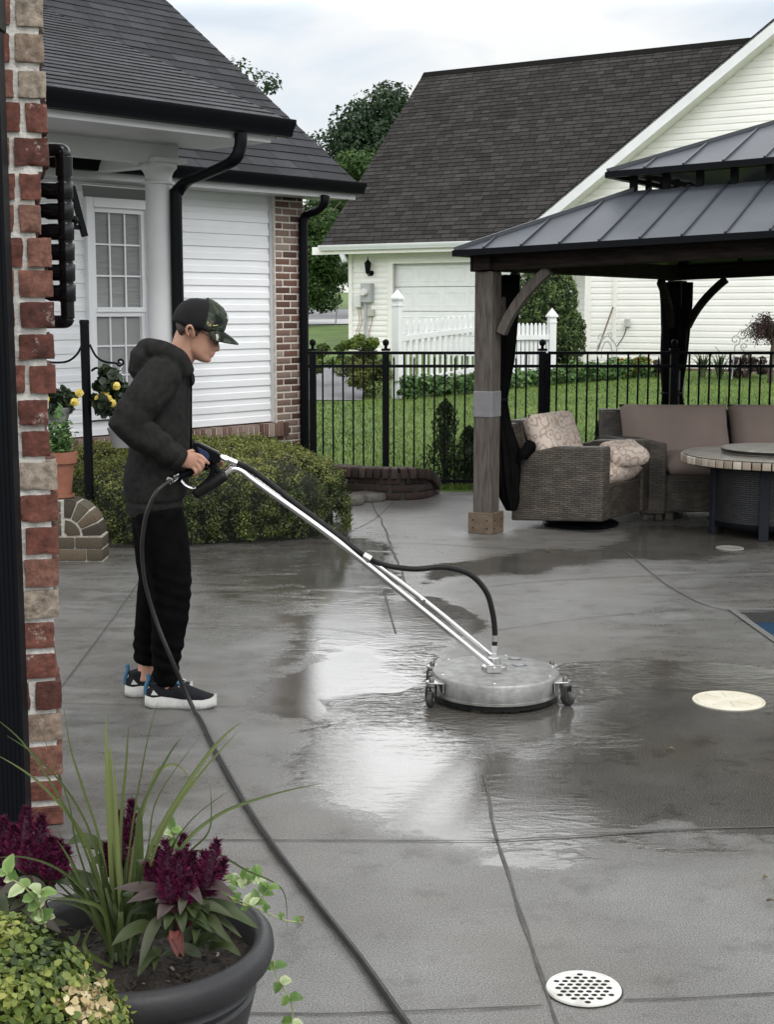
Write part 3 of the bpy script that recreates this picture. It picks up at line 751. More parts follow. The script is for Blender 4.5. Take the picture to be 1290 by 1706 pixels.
# downspouts
def spout(name, pts, w_=.075):
    mb = MB(); P = smooth_path(pts, 6); mb.tube(P, w_/2*1.2, 4+8, ry=w_/2*.9, side=Nn)
    return mb.build(name, MT['black_metal'], house, smooth=True, auto=50)
def hpp(px, py, n):
    t, z = hpx(px, py, n); return hp(t, n, z)
n1 = PN+.05
s = [hpp(401, 222, n1), hpp(400, 245, n1), hpp(388, 268, n1-.05), hpp(345, 289, n1-.35), hpp(312, 302, n1-.6), hpp(296, 320, n1-.7), hpp(293, 345, n1-.7)]
base_ = s[-1]; s += [Vector((base_.x, base_.y, 1.2)), Vector((base_.x, base_.y, .05))]
spout('downspout', s, .088)
s = [hpp(542, 326, EO+.03), hpp(540, 340, EO+.02), hpp(530, 350, EO-.1), hpp(513, 357, .13), hpp(506, 368, .11), hpp(505.5, 385, .11)]
base_ = s[-1]; s += [Vector((base_.x, base_.y, 1.2)), Vector((base_.x, base_.y, .0))]
spout('downspout', s, .082)

# ================================================================== NEIGHBOUR'S HOUSE
N0 = Vector((-.825, 33, 0)); wa = R(56.1); Wd = Vector((math.sin(wa), -math.cos(wa), 0)); Md = Vector((-math.cos(wa), -math.sin(wa), 0))
NA = (Wd, -Md, Zv)
def np_(k, m_, z): return N0 + Wd*k + Md*m_ + Zv*z
def npx(px, py, m_):
    d = ray(px, py); o = Vector((0, 0, H)); q = (N0 + Md*m_ - o).dot(Md)/d.dot(Md); p = o+d*q
    return (p-N0).dot(Wd), p.z
nh = thing('cream_house', N0 + Zv*.3, 'cream sided house with brown shingle roof, white garage door and front gable', 'house')
ez = npx(560, 421, .45)[1]
gk0, gz1 = npx(648, 438, 0); gk1 = gk0 + 4.6; gz0 = .55
mb = MB(); siding(mb, N0, Wd, Md, 0.06, 6.6, .35, ez+.02, .118, holes=[(gk0, gk1, 0, gz1)])
mb.build('siding_wall', MT['cream'], nh)
mb = MB(); mb.box(np_(gk0/2-.02, -.26, 1.6), (gk0+.02, .5, 2.8), NA); mb.box(np_((gk1+12)/2, -.26, 1.6), (12-gk1, .5, 2.8), NA); mb.box(np_((gk0+gk1)/2, -.26, (gz1+3)/2), (gk1-gk0, .5, 3-gz1), NA); mb.build('wall_core', M('core2', (.4, .4, .38), .9), nh)
mb = MB(); mb.box(np_(.02, .02, 1.7), (.10, .05, 2.65), NA); mb.build('corner_board', MT['cream_trim'], nh)
mb = MB()
mb.box(np_(gk0+.06, .012, (gz0+gz1)/2), (.13, .06, gz1-gz0), NA); mb.box(np_(gk1-.06, .012, (gz0+gz1)/2), (.13, .06, gz1-gz0), NA); mb.box(np_((gk0+gk1)/2, .014, gz1+.04), (gk1-gk0, .06, .12), NA)
mb.build('door_surround', MT['cream_trim'], nh)
gd = MB(); ga, gb = gk0-.02, gk1+.02; sec = (gz1-gz0)/4; MT['door_white'] = M('door_white', (.80, .805, .81), .5, var=.04)
for r_ in range(4):
    zc_ = gz0 + sec*(r_+.5); gd.box(np_((ga+gb)/2, -.13, zc_), (gb-ga, .05, sec-.012), NA)
gdo = gd.build('garage_door', MT['door_white'], nh, bevel=.006)
ncol = 7; pw = (gb-ga)/ncol
for r_ in range(4):
    zc_ = gz0+sec*(r_+.5)
    for c_ in range(ncol):
        kc = ga+pw*(c_+.5); pn = MB(); a_, b_ = pw*.41, sec*.29; i_, j_ = a_-.03, b_-.03
        o_ = [np_(kc+x, -.104, zc_+z) for x, z in ((-a_, -b_), (a_, -b_), (a_, b_), (-a_, b_))]; m_ = [np_(kc+x, -.098, zc_+z) for x, z in ((-a_+.012, -b_+.012), (a_-.012, -b_+.012), (a_-.012, b_-.012), (-a_+.012, b_-.012))]; n_ = [np_(kc+x, -.1042, zc_+z) for x, z in ((-i_, -j_), (i_, -j_), (i_, j_), (-i_, j_))]
        for k in range(4):
            l_ = (k+1) % 4; pn.face([o_[k], o_[l_], m_[l_], m_[k]]); pn.face([m_[k], m_[l_], n_[l_], n_[k]])
        pn.build('door_panel', MT['door_white'], gdo)
# eave
mb = MB(); mb.box(np_(3.4, .43, ez+.05), (8.3, .03, .17), NA); mb.build('fascia', MT['cream_trim'], nh)
mb = MB(); mb.box(np_(3.4, .22, ez+.02), (8.3, .42, .02), NA); mb.build('soffit', MT['cream_trim'], nh)
prof = [(0, 0), (.075, 0), (.085, .04), (.115, .085), (.115, .115), (0, .115)]
kl = npx(532, 415, .5)[0]
mb = MB(); mb.prism([np_(kl, .447+a_, ez+.05+b_) for a_, b_ in prof], Wd*8); mb.build('gutter', MT['white_paint'], nh, bevel=.004)
# roof 12/12
ez2 = ez+.16; zr = 7.36; run = zr-ez2; UPn = (-Md+Zv).normalized(); NRn = (Md+Zv).normalized(); sl = run*math.sqrt(2)
on = np_(0, .5, ez2)
kr = npx(534, 411, .5)[0]
poly = [(kr, 0), (14, 0), (14, sl), (kr, sl)]
mb = MB(); shingle_roof(mb, poly, on, Wd, UPn, NRn, .13, .008); nro = mb.build('roof', MT['brown_roof'], nh)
mb = MB(); slab(mb, poly, on, Wd, UPn, NRn, .06)
mb.build('roof_deck', MT['cream_trim'], nro)
rg = on + UPn*sl; mb = MB(); mb.prism([rg+Wd*kr, rg+Wd*14, rg+Wd*14 + (Zv*-1-Md).normalized()*sl, rg+Wd*kr + (Zv*-1-Md).normalized()*sl], -Zv*.06); mb.build('rear_slope', MT['brown_roof'], nro)
mb = MB(); mb.prism([np_(kr, .5-run-.12, zr-.10), np_(kr, .5-run, zr+.03), np_(kr, .5-run+.12, zr-.10)], Wd*(14-kr)); mb.build('ridge_cap', MT['brown_roof'], nro)
mb = MB(); mb.prism([np_(.05, 0, ez), np_(.05, .5-2*run+.5, ez), np_(.05, .5-run, zr-.3)], Wd*.1); mb.box(np_(.08, .5-run, 1.5), (.1, 2*run-1, 3), NA); mb.build('gable_wall', MT['cream'], nh)
# front gable wing
WO = .9
ka, za = npx(880, 376, WO+.35); kb, zb2 = npx(1290, 33, WO+.35); sl2 = (zb2-za)/(kb-ka)
kp = kb+2.2; zp = zb2+2.2*sl2; k0_ = ka-.9; z0_ = za-.9*sl2
kcb = npx(981, 500, WO)[0]
mb = MB(); P = lambda k, zz, m_=WO: np_(k, m_, zz)
zwall = lambda k: za + (k-ka)*sl2 - .16
z = .55
while z < zp-.3:
    zt_ = z+.118
    kl_ = max(kcb - (1.3 if z > 2.95 else 0), ka + (zt_+.16-za)/sl2); kr_ = 2*kp-kl_
    if kl_ < kp:
        mb.face([P(kl_, z), P(kr_, z), P(kr_, z+.004, WO+.014), P(kl_, z+.004, WO+.014)])
        mb.face([P(kl_, z+.004, WO+.014), P(kr_, z+.004, WO+.014), P(kr_, z+.07, WO+.012), P(kl_, z+.07, WO+.012)])
        mb.face([P(kl_, z+.07, WO+.012), P(kr_, z+.07, WO+.012), P(kr_, zt_+.004, WO+.001), P(kl_, zt_+.004, WO+.001)])
    z = zt_
mb.build('gable_siding', MT['cream'], nh)
mb = MB(); mb.prism([np_(kcb, WO-.02, .4), np_(2*kp-kcb, WO-.02, .4), np_(2*kp-kcb, WO-.02, zwall(kcb)), np_(kp, WO-.02, zp-.2), np_(kcb-.6, WO-.02, zwall(kcb-.6)), np_(kcb, WO-.02, zwall(kcb-.6))], -Md*.3); mb.box(np_(kcb+.15, 0, 1.7), (.3, 1.7, 2.6), NA); mb.build('gable_core', MT['cream_trim'], nh)
mb = MB(); mb.box(np_(kcb, WO+.02, 1.65), (.12, .05, 2.5), NA)
k2 = npx(1026, 520, WO)[0]; mb.box(np_(k2, WO+.025, 1.65), (.07, .04, 2.4), NA); mb.build('corner_board', MT['cream_trim'], nh)
rk = MB(); rd = Vector(Wd + Zv*sl2).normalized(); rn_ = (Zv - Wd*sl2).normalized()
A_ = np_(k0_, WO+.35, z0_); B_ = np_(kp, WO+.35, zp)
rk.prism([A_, B_, B_-rn_*.2, A_-rn_*.2], -Md*.03)
A2 = np_(2*kp-k0_, WO+.35, z0_); rk.prism([A2, B_, B_-Zv*.24, A2-Zv*.24], -Md*.03); rk.build('rake_board', MT['white_paint'], nh)
sf = MB(); sf.prism([A_-rn_*.19-Md*.03, B_-rn_*.19-Md*.03, B_-rn_*.205-Md*.03, A_-rn_*.205-Md*.03], -Md*.36)
for i in range(40):
    f = i/40; q = A_.lerp(B_, f) - rn_*.206; sf.box(q - Md*.2, (.012, .34, .006), (rd, Md, rn_))
sf.build('rake_soffit', MT['cream_trim'], nh)
wr = MB(); wr.prism([A_+rn_*.02, B_+rn_*.02, B_+rn_*.02-Md*6, A_+rn_*.02-Md*6], -rn_*.05); wr.prism([A2+Zv*.02, B_+Zv*.02, B_+Zv*.02-Md*6, A2+Zv*.02-Md*6], -Zv*.05); wr.build('wing_roof', MT['brown_roof'], nh)
# brick foundation course
MT['found'] = M('found', (.10, .055, .045), .9, col2=(.2, .13, .11), vscale=9, bump=.4, bscale=30)
fb = []; 
mb = MB(); cols = []
for r_ in range(7):
    k = kcb - (.1 if r_ % 2 else 0)
    while k < kcb+6.2:
        fb.append((np_(k+.1, WO-.04, .53-.0677*r_), (.19, .09, .057), NA)); k += .2
bricks(mb, cols, fb, .0015); fo = col_build(mb, cols, 'foundation_brick', MT['house_brick'], nh, .003)
mb = MB(); mb.box(np_(kcb+3.1, WO-.05, .3), (6.2, .09, .52), NA); mb.build('mortar', MT['house_mortar'], fo)
# fixtures on the garage wall
def NP(px, py, m_=.03):
    k, z = npx(px, py, m_); return np_(k, m_, z)
c0 = NP(613, 444, .16)
mb = MB(); mb.lathe(c0, [(.02, -.17), (.045, -.15), (.05, -.14), (.075, .06), (.085, .07), (.03, .13), (.012, .16), (.008, .22)], 6); lp = mb.build('wall_lantern', MT['black_metal'], nh)
mb = MB(); q = NP(618, 455, .05); mb.tube([c0-Zv*.15, c0-Zv*.2+Md*-.02, q-Zv*.05, q], .015); mb.lathe(q - Md*.03, [(.06, 0), (.06, .02)], 12, (Wd, Zv, Md)); mb.build('bracket', MT['black_metal'], lp)
MT['meter'] = M('meter', (.36, .37, .38), .5, var=.06)
mb = MB(); mb.box(NP(612, 488, .09), (.27, .16, .42), NA); me_ = mb.build('electric_meter', MT['meter'], nh, bevel=.01)
mb = MB(); mb.lathe(NP(608, 487, .17), [(.085, 0), (.085, .05), (.07, .09)], 18, (Wd, Zv, Md)); mb.build('dial', M('dial', (.6, .6, .58), .2), me_, smooth=True, auto=40)
mb = MB(); mb.box(NP(597, 502, .07), (.19, .10, .27), NA); mb.build('utility_box', M('ubox', (.62, .62, .60), .5), nh, bevel=.01)
mb = MB(); mb.box(NP(618, 521, .06), (.17, .08, .15), NA); mb.build('utility_box', M('ubox2', (.40, .40, .34), .5), nh, bevel=.01)
mb = MB(); a_ = NP(609, 506, .09); mb.tube([a_, Vector((a_.x, a_.y, .62))], .035, 12)
mb.build('conduit', MT['meter'], nh, smooth=True, auto=40)
mb = MB()
for px in (596, 600, 617): 
    mb.tube(smooth_path([NP(px, 512, .04), NP(px+3, 535, .04), NP(px-2, 555, .04), NP(px+3, 580, .05)], 6), .007, 6)
mb.build('cable', M('cable', (.28, .10, .07), .6), nh)
c1 = NP(570, 426, .4); mb = MB(); mb.sphere(c1, .06); mb.tube([c1+Zv*.08, c1-Zv*.02-Wd*-.03, c1-Zv*.14+Wd*.08], [.05, .06, .075], 12); mb.build('security_camera', MT['white_paint'], nh, smooth=True)
q = NP(1046, 538, WO+.05); mb = MB(); mb.box(q, (.10, .08, .16), NA); mb.build('outlet_box', M('obox', (.45, .45, .43), .5), nh, bevel=.008)
mb = MB(); mb.tube(smooth_path([q-Zv*.06+Md*.03, NP(1040, 560, WO+.1), NP(1028, 578, WO+.15)], 6), .01, 6); mb.build('power_cord', MT['rubber'], nh)
# ================================================================== GAZEBO
aa = R(30.5); A = Vector((math.sin(aa), math.cos(aa), 0)); B = Vector((math.cos(aa), -math.sin(aa), 0)); GAx = (B, A, Zv)
Q0 = Vector((.755, 10.86, 0)); LA, LB = 4.2, 3.7; TILT = .034          # stands a little out of level
def gp(b, a_, z): return Q0 + B*b + A*a_ + Zv*(z + TILT*b)
gaz = thing('gazebo', Q0, 'timber gazebo with a two tier dark metal roof over the wicker seating', 'gazebo')
bz = 1.96
class GMB(MB):
    """collects pieces in gazebo axes and shears them by the tilt"""
    def build(s, name, mat, parent=None, tilt=True, **k):
        if tilt: s.v = [tuple(Vector(v) + Zv*(TILT*(Vector(v)-Q0).dot(B))) for v in s.v]
        return super().build(name, mat, parent, **k)
gq = lambda b, a_, z: Q0 + B*b + A*a_ + Zv*z
for (b, a_) in ((0, 0), (0, LA), (LB, 0), (LB, LA)):
    hh = bz + TILT*b
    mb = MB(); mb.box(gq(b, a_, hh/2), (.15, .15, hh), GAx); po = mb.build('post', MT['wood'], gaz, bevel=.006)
    mb = MB(); mb.box(gq(b, a_, .075), (.205, .205, .15), GAx); mb.prism([gq(b-.1025, a_-.1025, .15), gq(b+.1025, a_-.1025, .15), gq(b+.1025, a_+.1025, .15), gq(b-.1025, a_+.1025, .15)], Zv*.012)
    ft = mb.build('post_foot', MT['wood_foot'], po, bevel=.008)
    if (b, a_) == (0, 0):
        for dx in (-.06, .06):
            for dz in (.045, .105):
                mb = MB(); mb.lathe(gq(b+dx, a_-.1025, dz), [(.006, 0), (.004, .004)], 8, (B, Zv, -A)); mb.build('screw', MT['black_metal'], po)
                mb = MB(); mb.lathe(gq(b+.1025, a_+dx, dz), [(.006, 0), (.004, .004)], 8, (A, Zv, B)); mb.build('screw', MT['black_metal'], po)
    if (b, a_) in ((0, 0), (0, LA)):
        mb = MB(); mb.box(gq(b, a_, .98), (.162, .162, .20), GAx); mb.build('post_wrap', M('grey_cloth', (.16, .16, .165), .8, var=.1, vscale=9, bump=.3, bscale=12, bdist=.02), po, bevel=.01)
# beams
for (p0, p1) in (((-.12, 0), (LB+.12, 0)), ((-.12, LA), (LB+.12, LA)), ((0, -.12), (0, LA+.12)), ((LB, -.12), (LB, LA+.12))):
    mb = GMB(); a0 = gq(*p0, bz+.07); a1 = gq(*p1, bz+.07); along = p0[1] == p1[1]
    mb.bar(a0 + Zv*(0 if along else .003), a1 + Zv*(0 if along else .003), .135, .13 if along else .128); be = mb.build('beam', MT['wood_shaded'], gaz, bevel=.006)
    if along and p0[1] == 0:
        for bb in (.02, 1.85, 3.6): mb = GMB(); mb.lathe(gq(bb, -.0675, bz+.07), [(.012, 0), (.009, .008)], 10, (B, Zv, -A)); mb.build('bolt', MT['black_metal'], be)
# knee braces
def brace(b, a_, d):
    mb = GMB(); p0 = gq(b, a_, bz-.44) + d*.085; p2 = gq(b, a_, bz+.02) + d*.47
    pts = []; 
    for i in range(9):
        t = i/8; mid = gq(b, a_, bz-.18) + d*.20
        pts.append(p0*(1-t)**2 + mid*2*t*(1-t) + p2*t*t)
    n_ = d.cross(Zv)
    inn = []
    for i, p in enumerate(pts):
        q = (pts[min(i+1, 8)]-pts[max(i-1, 0)]).normalized(); inn.append(p + q.cross(n_)*-.07 if (q.cross(n_)).dot(d) < 0 else p + q.cross(n_)*.07)
    for i in range(8):
        mb.prism([pts[i]-n_*.03, pts[i+1]-n_*.03, inn[i+1]-n_*.03, inn[i]-n_*.03], n_*.06)
    mb.build('brace', MT['wood'] if a_ == 0 and b == 0 else MT['wood_shaded'], gaz)
for (b, a_) in ((0, 0), (0, LA), (LB, 0), (LB, LA)):
    brace(b, a_, A if a_ == 0 else -A); brace(b, a_, B if b == 0 else -B)
# roof tiers
MT['tin'] = M('tin', (.060, .068, .082), .45, col2=(.088, .097, .112), vscale=1.6, bump=.1, bscale=260, spec=.35, detail=8)
def tier(b0, b1, a0, a1, z0, inset, rise, name, seams=.30, cap=False):
    """hipped ring of metal sheet from eave rectangle inward"""
    e_ = [(b0, a0), (b1, a0), (b1, a1), (b0, a1)]; i_ = [(b0+inset, a0+inset), (b1-inset, a0+inset), (b1-inset, a1-inset), (b0+inset, a1-inset)]
    mb = GMB()
    for k in range(4):
        j = (k+1) % 4
        pts = [gq(*e_[k], z0), gq(*e_[j], z0), gq(*i_[j], z0+rise), gq(*i_[k], z0+rise)]
        n_ = (pts[1]-pts[0]).cross(pts[3]-pts[0]).normalized(); n_ = n_ if n_.z > 0 else -n_
        mb.prism(pts, -n_*.012)
    ro = mb.build(name, MT['tin'], gaz)
    mb = GMB()
    for k in range(4):
        j = (k+1) % 4; E0, E1 = gq(*e_[k], z0), gq(*e_[j], z0); l = (E1-E0).length; d = (E1-E0).normalized(); inn = Vector((0, 0, 1)).cross(d)
        mid = (gq(*e_[0], 0)+gq(*e_[2], 0))/2
        if (mid-E0).dot(inn) < 0: inn = -inn
        n = int(l/seams)
        for m_ in range(1, n+1):
            x = seams*m_ - (seams*(n+1)-l)/2 + seams*0 
            dd = min(inset, x, l-x)
            if dd < .06 or x >= l: continue
            p0 = E0+d*x + Zv*.008; p1 = p0 + inn*dd + Zv*(rise*dd/inset)
            mb.bar(p0, p1, .015, .02)
    mb.build('seam', MT['tin_dark'], ro)
    for k in range(4):
        mb = GMB(); mb.bar(gq(*e_[k], z0+.012), gq(*i_[k], z0+rise+.012), .05, .03); mb.build('hip_cap', MT['tin_dark'], ro)
    for k in range(4):
        j = (k+1) % 4; mb = GMB(); mb.bar(gq(*e_[k], z0-.02), gq(*e_[j], z0-.02), .05, .044 if k % 2 else .046); mb.build('eave_trim', MT['black_metal'], ro)
    return ro
MT['tin_dark'] = M('tin_dark', (.03, .034, .042), .4)
OV = .185; low = tier(-OV, LB+OV, -OV, LA+OV, 2.12, 1.0, .425, 'lower_roof')
mb = GMB(); mb.tube([gq(1.48, .42, 2.42), gq(1.5, .43, 2.47)], .01); 
i1 = 1.0-OV
# clerestory posts
mb = GMB()
for k in range(9):
    for (b, a_) in ((i1 + (LB-2*i1)*k/8, i1), (i1 + (LB-2*i1)*k/8, LA-i1)): mb.box(gq(b, a_, 2.60), (.05, .05, .20), GAx)
for k in range(1, 8):
    for (b, a_) in ((i1, i1 + (LA-2*i1)*k/8), (LB-i1, i1 + (LA-2*i1)*k/8)): mb.box(gq(b, a_, 2.60), (.04, .04, .20), GAx)
for (p0, p1) in (((i1, i1), (LB-i1, i1)), ((i1, LA-i1), (LB-i1, LA-i1)), ((i1, i1), (i1, LA-i1)), ((LB-i1, i1), (LB-i1, LA-i1))):
    mb.bar(gq(*p0, 2.665 + (.002 if p0[1] == p1[1] else 0)), gq(*p1, 2.665+(.002 if p0[1] == p1[1] else 0)), .06, .04)
mb.build('vent_frame', MT['black_metal'], gaz)
i2 = i1-.15
up_ = tier(i2, LB-i2, i2, LA-i2, 2.685, (LB-2*i2)/2-.12, .40, 'upper_roof')
mb = GMB(); hi = (LB-2*i2)/2-.12
mb.box(gq(LB/2, LA/2, 2.685+.40+.012), (.34, LA-2*i2-2*hi+.1, .03), GAx); mb.build('ridge_cap', MT['tin'], up_)
# rafters seen from underneath
mb = GMB()
for k in range(7):
    b = LB*k/6
    mb.bar(gq(b, -.05, 2.10), gq(min(max(b, i1), LB-i1), i1, 2.49), .04, .06); mb.bar(gq(b, LA+.05, 2.10), gq(min(max(b, i1), LB-i1), LA-i1, 2.49), .04, .06)
mb.build('rafter', MT['wood_shaded'], gaz)
# curtains gathered on the two left posts
MT['curtain'] = M('curtain', (.003, .003, .0035), .85, var=.3, vscale=6, spec=.06)
def curtain(name, spine, label, n=36, folds=9):
    """spine: list of (centre, half-width along dirw, half-thickness)"""
    mb = MB(); P = spine; b = 0; rows = []
    S = []
    for i in range(len(P)-1):
        for t in (0, .25, .5, .75): S.append([P[i][j]*(1-t)+P[i+1][j]*t if j != 3 else P[i][3] for j in range(3)] + [P[i][3]])
    S.append(list(P[-1]))
    for i, (c, w_, th_, dw) in enumerate(S):
        dn = dw.cross(Zv).normalized(); c = Vector(c)
        for k in range(n):
            an = 2*math.pi*k/n; f = 1 + .22*math.sin(an*folds + i*.15) + .08*math.sin(an*5+i*.4)
            mb.v.append(tuple(c + dw*(w_*math.cos(an)*f) + dn*(th_*math.sin(an)*f)))
    for i in range(len(S)-1):
        for k in range(n):
            mb.f.append((i*n+k, i*n+(k+1) % n, (i+1)*n+(k+1) % n, (i+1)*n+k)); mb.m.append(0)
    mb.f.append(tuple(range(n))); mb.m.append(0); mb.f.append(tuple(range((len(S)-1)*n, len(S)*n))); mb.m.append(0)
    c0 = Vector(S[-1][0]); o = mb.build(name, MT['curtain'], None, base=(c0.x, c0.y, c0.z), smooth=True)
    return tag(o, label, 'curtain', 'gathered gazebo curtains')
dv = (A*.8+B*.6).normalized()
Yc = 11.12
X1 = Vector((1, 0, 0))
sp = [(at(843, 458, Yc), .085, .06, X1), (at(843, 520, Yc), .082, .055, X1), (at(841, 600, Yc), .066, .05, X1), (at(836, 666, Yc), .042, .04, X1), (at(837, 700, Yc), .058, .05, X1), (at(845, 750, Yc-.05), .085, .07, X1), (at(848, 800, Yc-.1), .075, .07, X1), (at(850, 828, Yc-.12), .066, .06, X1), (at(852, 850, Yc-.12), .035, .05, X1)]
cu = curtain('curtain', sp, 'black curtain tied back on the near post with grey wrap beside the armchair')
mb = MB(); ct = at(836, 666, Yc); mb.lathe(ct - Zv*.012, [(.052, 0), (.055, .012), (.052, .024)], 20); mb.build('tie', MT['black_metal'], cu)
mb = MB(); mb.tube(smooth_path([at(862, 770, Yc-.1), at(876, 752, Yc-.12), at(884, 742, Yc-.1), at(880, 765, Yc-.06)], 5), [.02]*3+[.04]*5+[.045]*5+[.03]*3, 10); mb.build('loose_fold', MT['curtain'], cu, smooth=True)
pd = gq(0, LA, 0); Yd = pd.y-.02; pxd = 645+F*pd.x/pd.y
sp = [(at(pxd+3, 470, Yd), .135, .10, Vector((1, 0, 0))), (at(pxd+3, 540, Yd), .125, .10, Vector((1, 0, 0))), (at(pxd, 610, Yd), .105, .10, Vector((1, 0, 0))), (at(pxd-3, 655, Yd), .085, .095, Vector((1, 0, 0))), (at(pxd, 700, Yd), .13, .11, Vector((1, 0, 0))), (at(pxd, 760, Yd), .14, .12, Vector((1, 0, 0))), (at(pxd, 800, Yd), .11, .1, Vector((1, 0, 0)))]
cu2 = curtain('curtain', sp, 'black curtain wrapped round the far post behind the sofa back')
mb = MB(); mb.lathe(at(pxd-3, 655, Yd) - Zv*.012, [(.112, 0), (.116, .012), (.112, .024)], 20); mb.build('tie', MT['black_metal'], cu2)

# ================================================================== BLACK METAL FENCE
FY = 13.55
fx0, fx1 = at(513, 600, FY).x, 5.6
fen = thing('metal_fence', (fx0, FY, 0), 'black metal fence with ball topped posts between patio and lawn', 'fence')
zt1, zt2 = at(700, 588, FY).z, at(700, 610, FY).z
postx = [at(521, 600, FY).x, at(643, 600, FY).x, at(904, 600, FY).x, at(1160, 600, FY).x + .0, 5.4]
for i, x in enumerate(postx):
    if i == 3: x = 2.69
    mb = MB(); mb.box((x, FY, zt1/2), (.065, .065, zt1+.03)); mb.box((x, FY, zt1+.03), (.085, .085, .022)); po = mb.build('post', MT['black_metal'], fen, bevel=.003)
    mb = MB(); mb.lathe((x, FY, zt1+.041), [(.016, 0), (.012, .02), (.026, .035), (.032, .055), (.026, .075), (.004, .088)], 14); mb.build('ball_finial', MT['black_metal'], po, smooth=True)
gx = at(914, 600, FY).x
for z, nm in ((zt1, 'rail'), (zt2, 'rail'), (.07, 'rail')):
    mb = MB(); mb.box(((fx0+gx-.05)/2, FY, z), (gx-.05-fx0, .03, .028)); mb.build(nm, MT['black_metal'], fen)
    mb = MB(); mb.box(((gx+fx1)/2, FY+.003, z), (fx1-gx, .03, .028)); mb.build(nm, MT['black_metal'], fen)
mb = MB(); mb.box((gx, FY, zt1/2+.03), (.045, .04, zt1-.06)); mb.build('gate_stile', MT['black_metal'], fen)
mb = MB(); q = at(912, 625, FY-.05); mb.box(q, (.035, .05, .11)); mb.build('gate_latch', MT['black_metal'], fen)
pk = []
x = postx[0] + .093; i = 0
while x < fx1:
    if all(abs(x-p) > .055 for p in postx[:3]+[2.69, 5.4, gx]): pk.append((x, i % 2))
    x += .0955; i += 1
def picket_me(short):
    mb = MB(); top = zt2+.055 if short else zt1
    mb.box((0, 0, (top+.04)/2), (.016, .016, top-.04))
    if short: mb.lathe((0, 0, top), [(.011, 0), (.004, .03), (.001, .038)], 6)
    return mb.mesh('picket')
pms = [picket_me(0), picket_me(1)]
for m_ in pms: m_.materials.append(MT['black_metal'])
for x, s_ in pk:
    o = bpy.data.objects.new('picket', pms[s_]); scene.collection.objects.link(o); o.parent = fen; o.location = Vector((x, FY, 0)) - fen.location

# ================================================================== WHITE PICKET FENCE on the lawn
def white_fence(x0, y0, x1, y1, zb0, zb1, hpk, n, pitch_w, label, posts, ph):
    base = Vector((x0, y0, zb0)); t = thing('picket_fence', base, label, 'fence', None)
    d = Vector((x1-x0, y1-y0, 0)); l = d.length; d.normalize(); nn = d.cross(Zv)
    P = lambda s, z: Vector((x0, y0, 0)) + d*s + Zv*(zb0 + (zb1-zb0)*s/l + z)
    for f in posts:
        mb = MB(); mb.box(P(l*f, ph/2-.15), (.125, .125, ph+.3), (d, nn, Zv)); po = mb.build('post', MT['white_paint'], t, bevel=.004)
        mb = MB(); mb.box(P(l*f, ph+.015), (.17, .17, .03), (d, nn, Zv)); mb.box(P(l*f, ph-.09), (.145, .145, .02), (d, nn, Zv))
        c = P(l*f, ph+.03); q = [c + d*(sx*.08) + nn*(sy*.08) for sx, sy in ((-1, -1), (1, -1), (1, 1), (-1, 1))]; ap = c+Zv*.13
        for k in range(4): mb.face([q[k], q[(k+1) % 4], ap])
        mb.build('post_cap', MT['white_paint'], po)
    for z in (.12, hpk-.25):
        mb = MB(); mb.bar(P(0, z)+nn*.03, P(l, z)+nn*.03, .03, .085); mb.build('rail', MT['white_paint'], t, bevel=.003)
    for i in range(n):
        s = l*(i+.8)/(n+.6); w_ = pitch_w
        mb = MB(); mb.prism([P(s-w_/2, .03), P(s+w_/2, .03), P(s+w_/2, hpk-.06), P(s+w_*.3, hpk-.02), P(s, hpk), P(s-w_*.3, hpk-.02), P(s-w_/2, hpk-.06)], nn*-.02)
        mb.build('picket', MT['white_paint'], t)
    return t
a0 = GT(662, 664); 
white_fence(a0.x, a0.y, at(800, 640, a0.y+2.2).x, a0.y+2.2, terr(a0.y)+.12, terr(a0.y+2.2)+.16, 1.05, 14, .065, 'white picket fence running behind the shrubs toward the garage door', (0, 1), 1.40)
a1 = at(838, 610, 25.2); a2_ = at(919, 610, 25.5)
white_fence(a1.x, 25.2, a2_.x, 25.5, .45, .45, .98, 11, .06, 'short white picket fence between the gazebo post and the round conifer', (1,), 1.08)

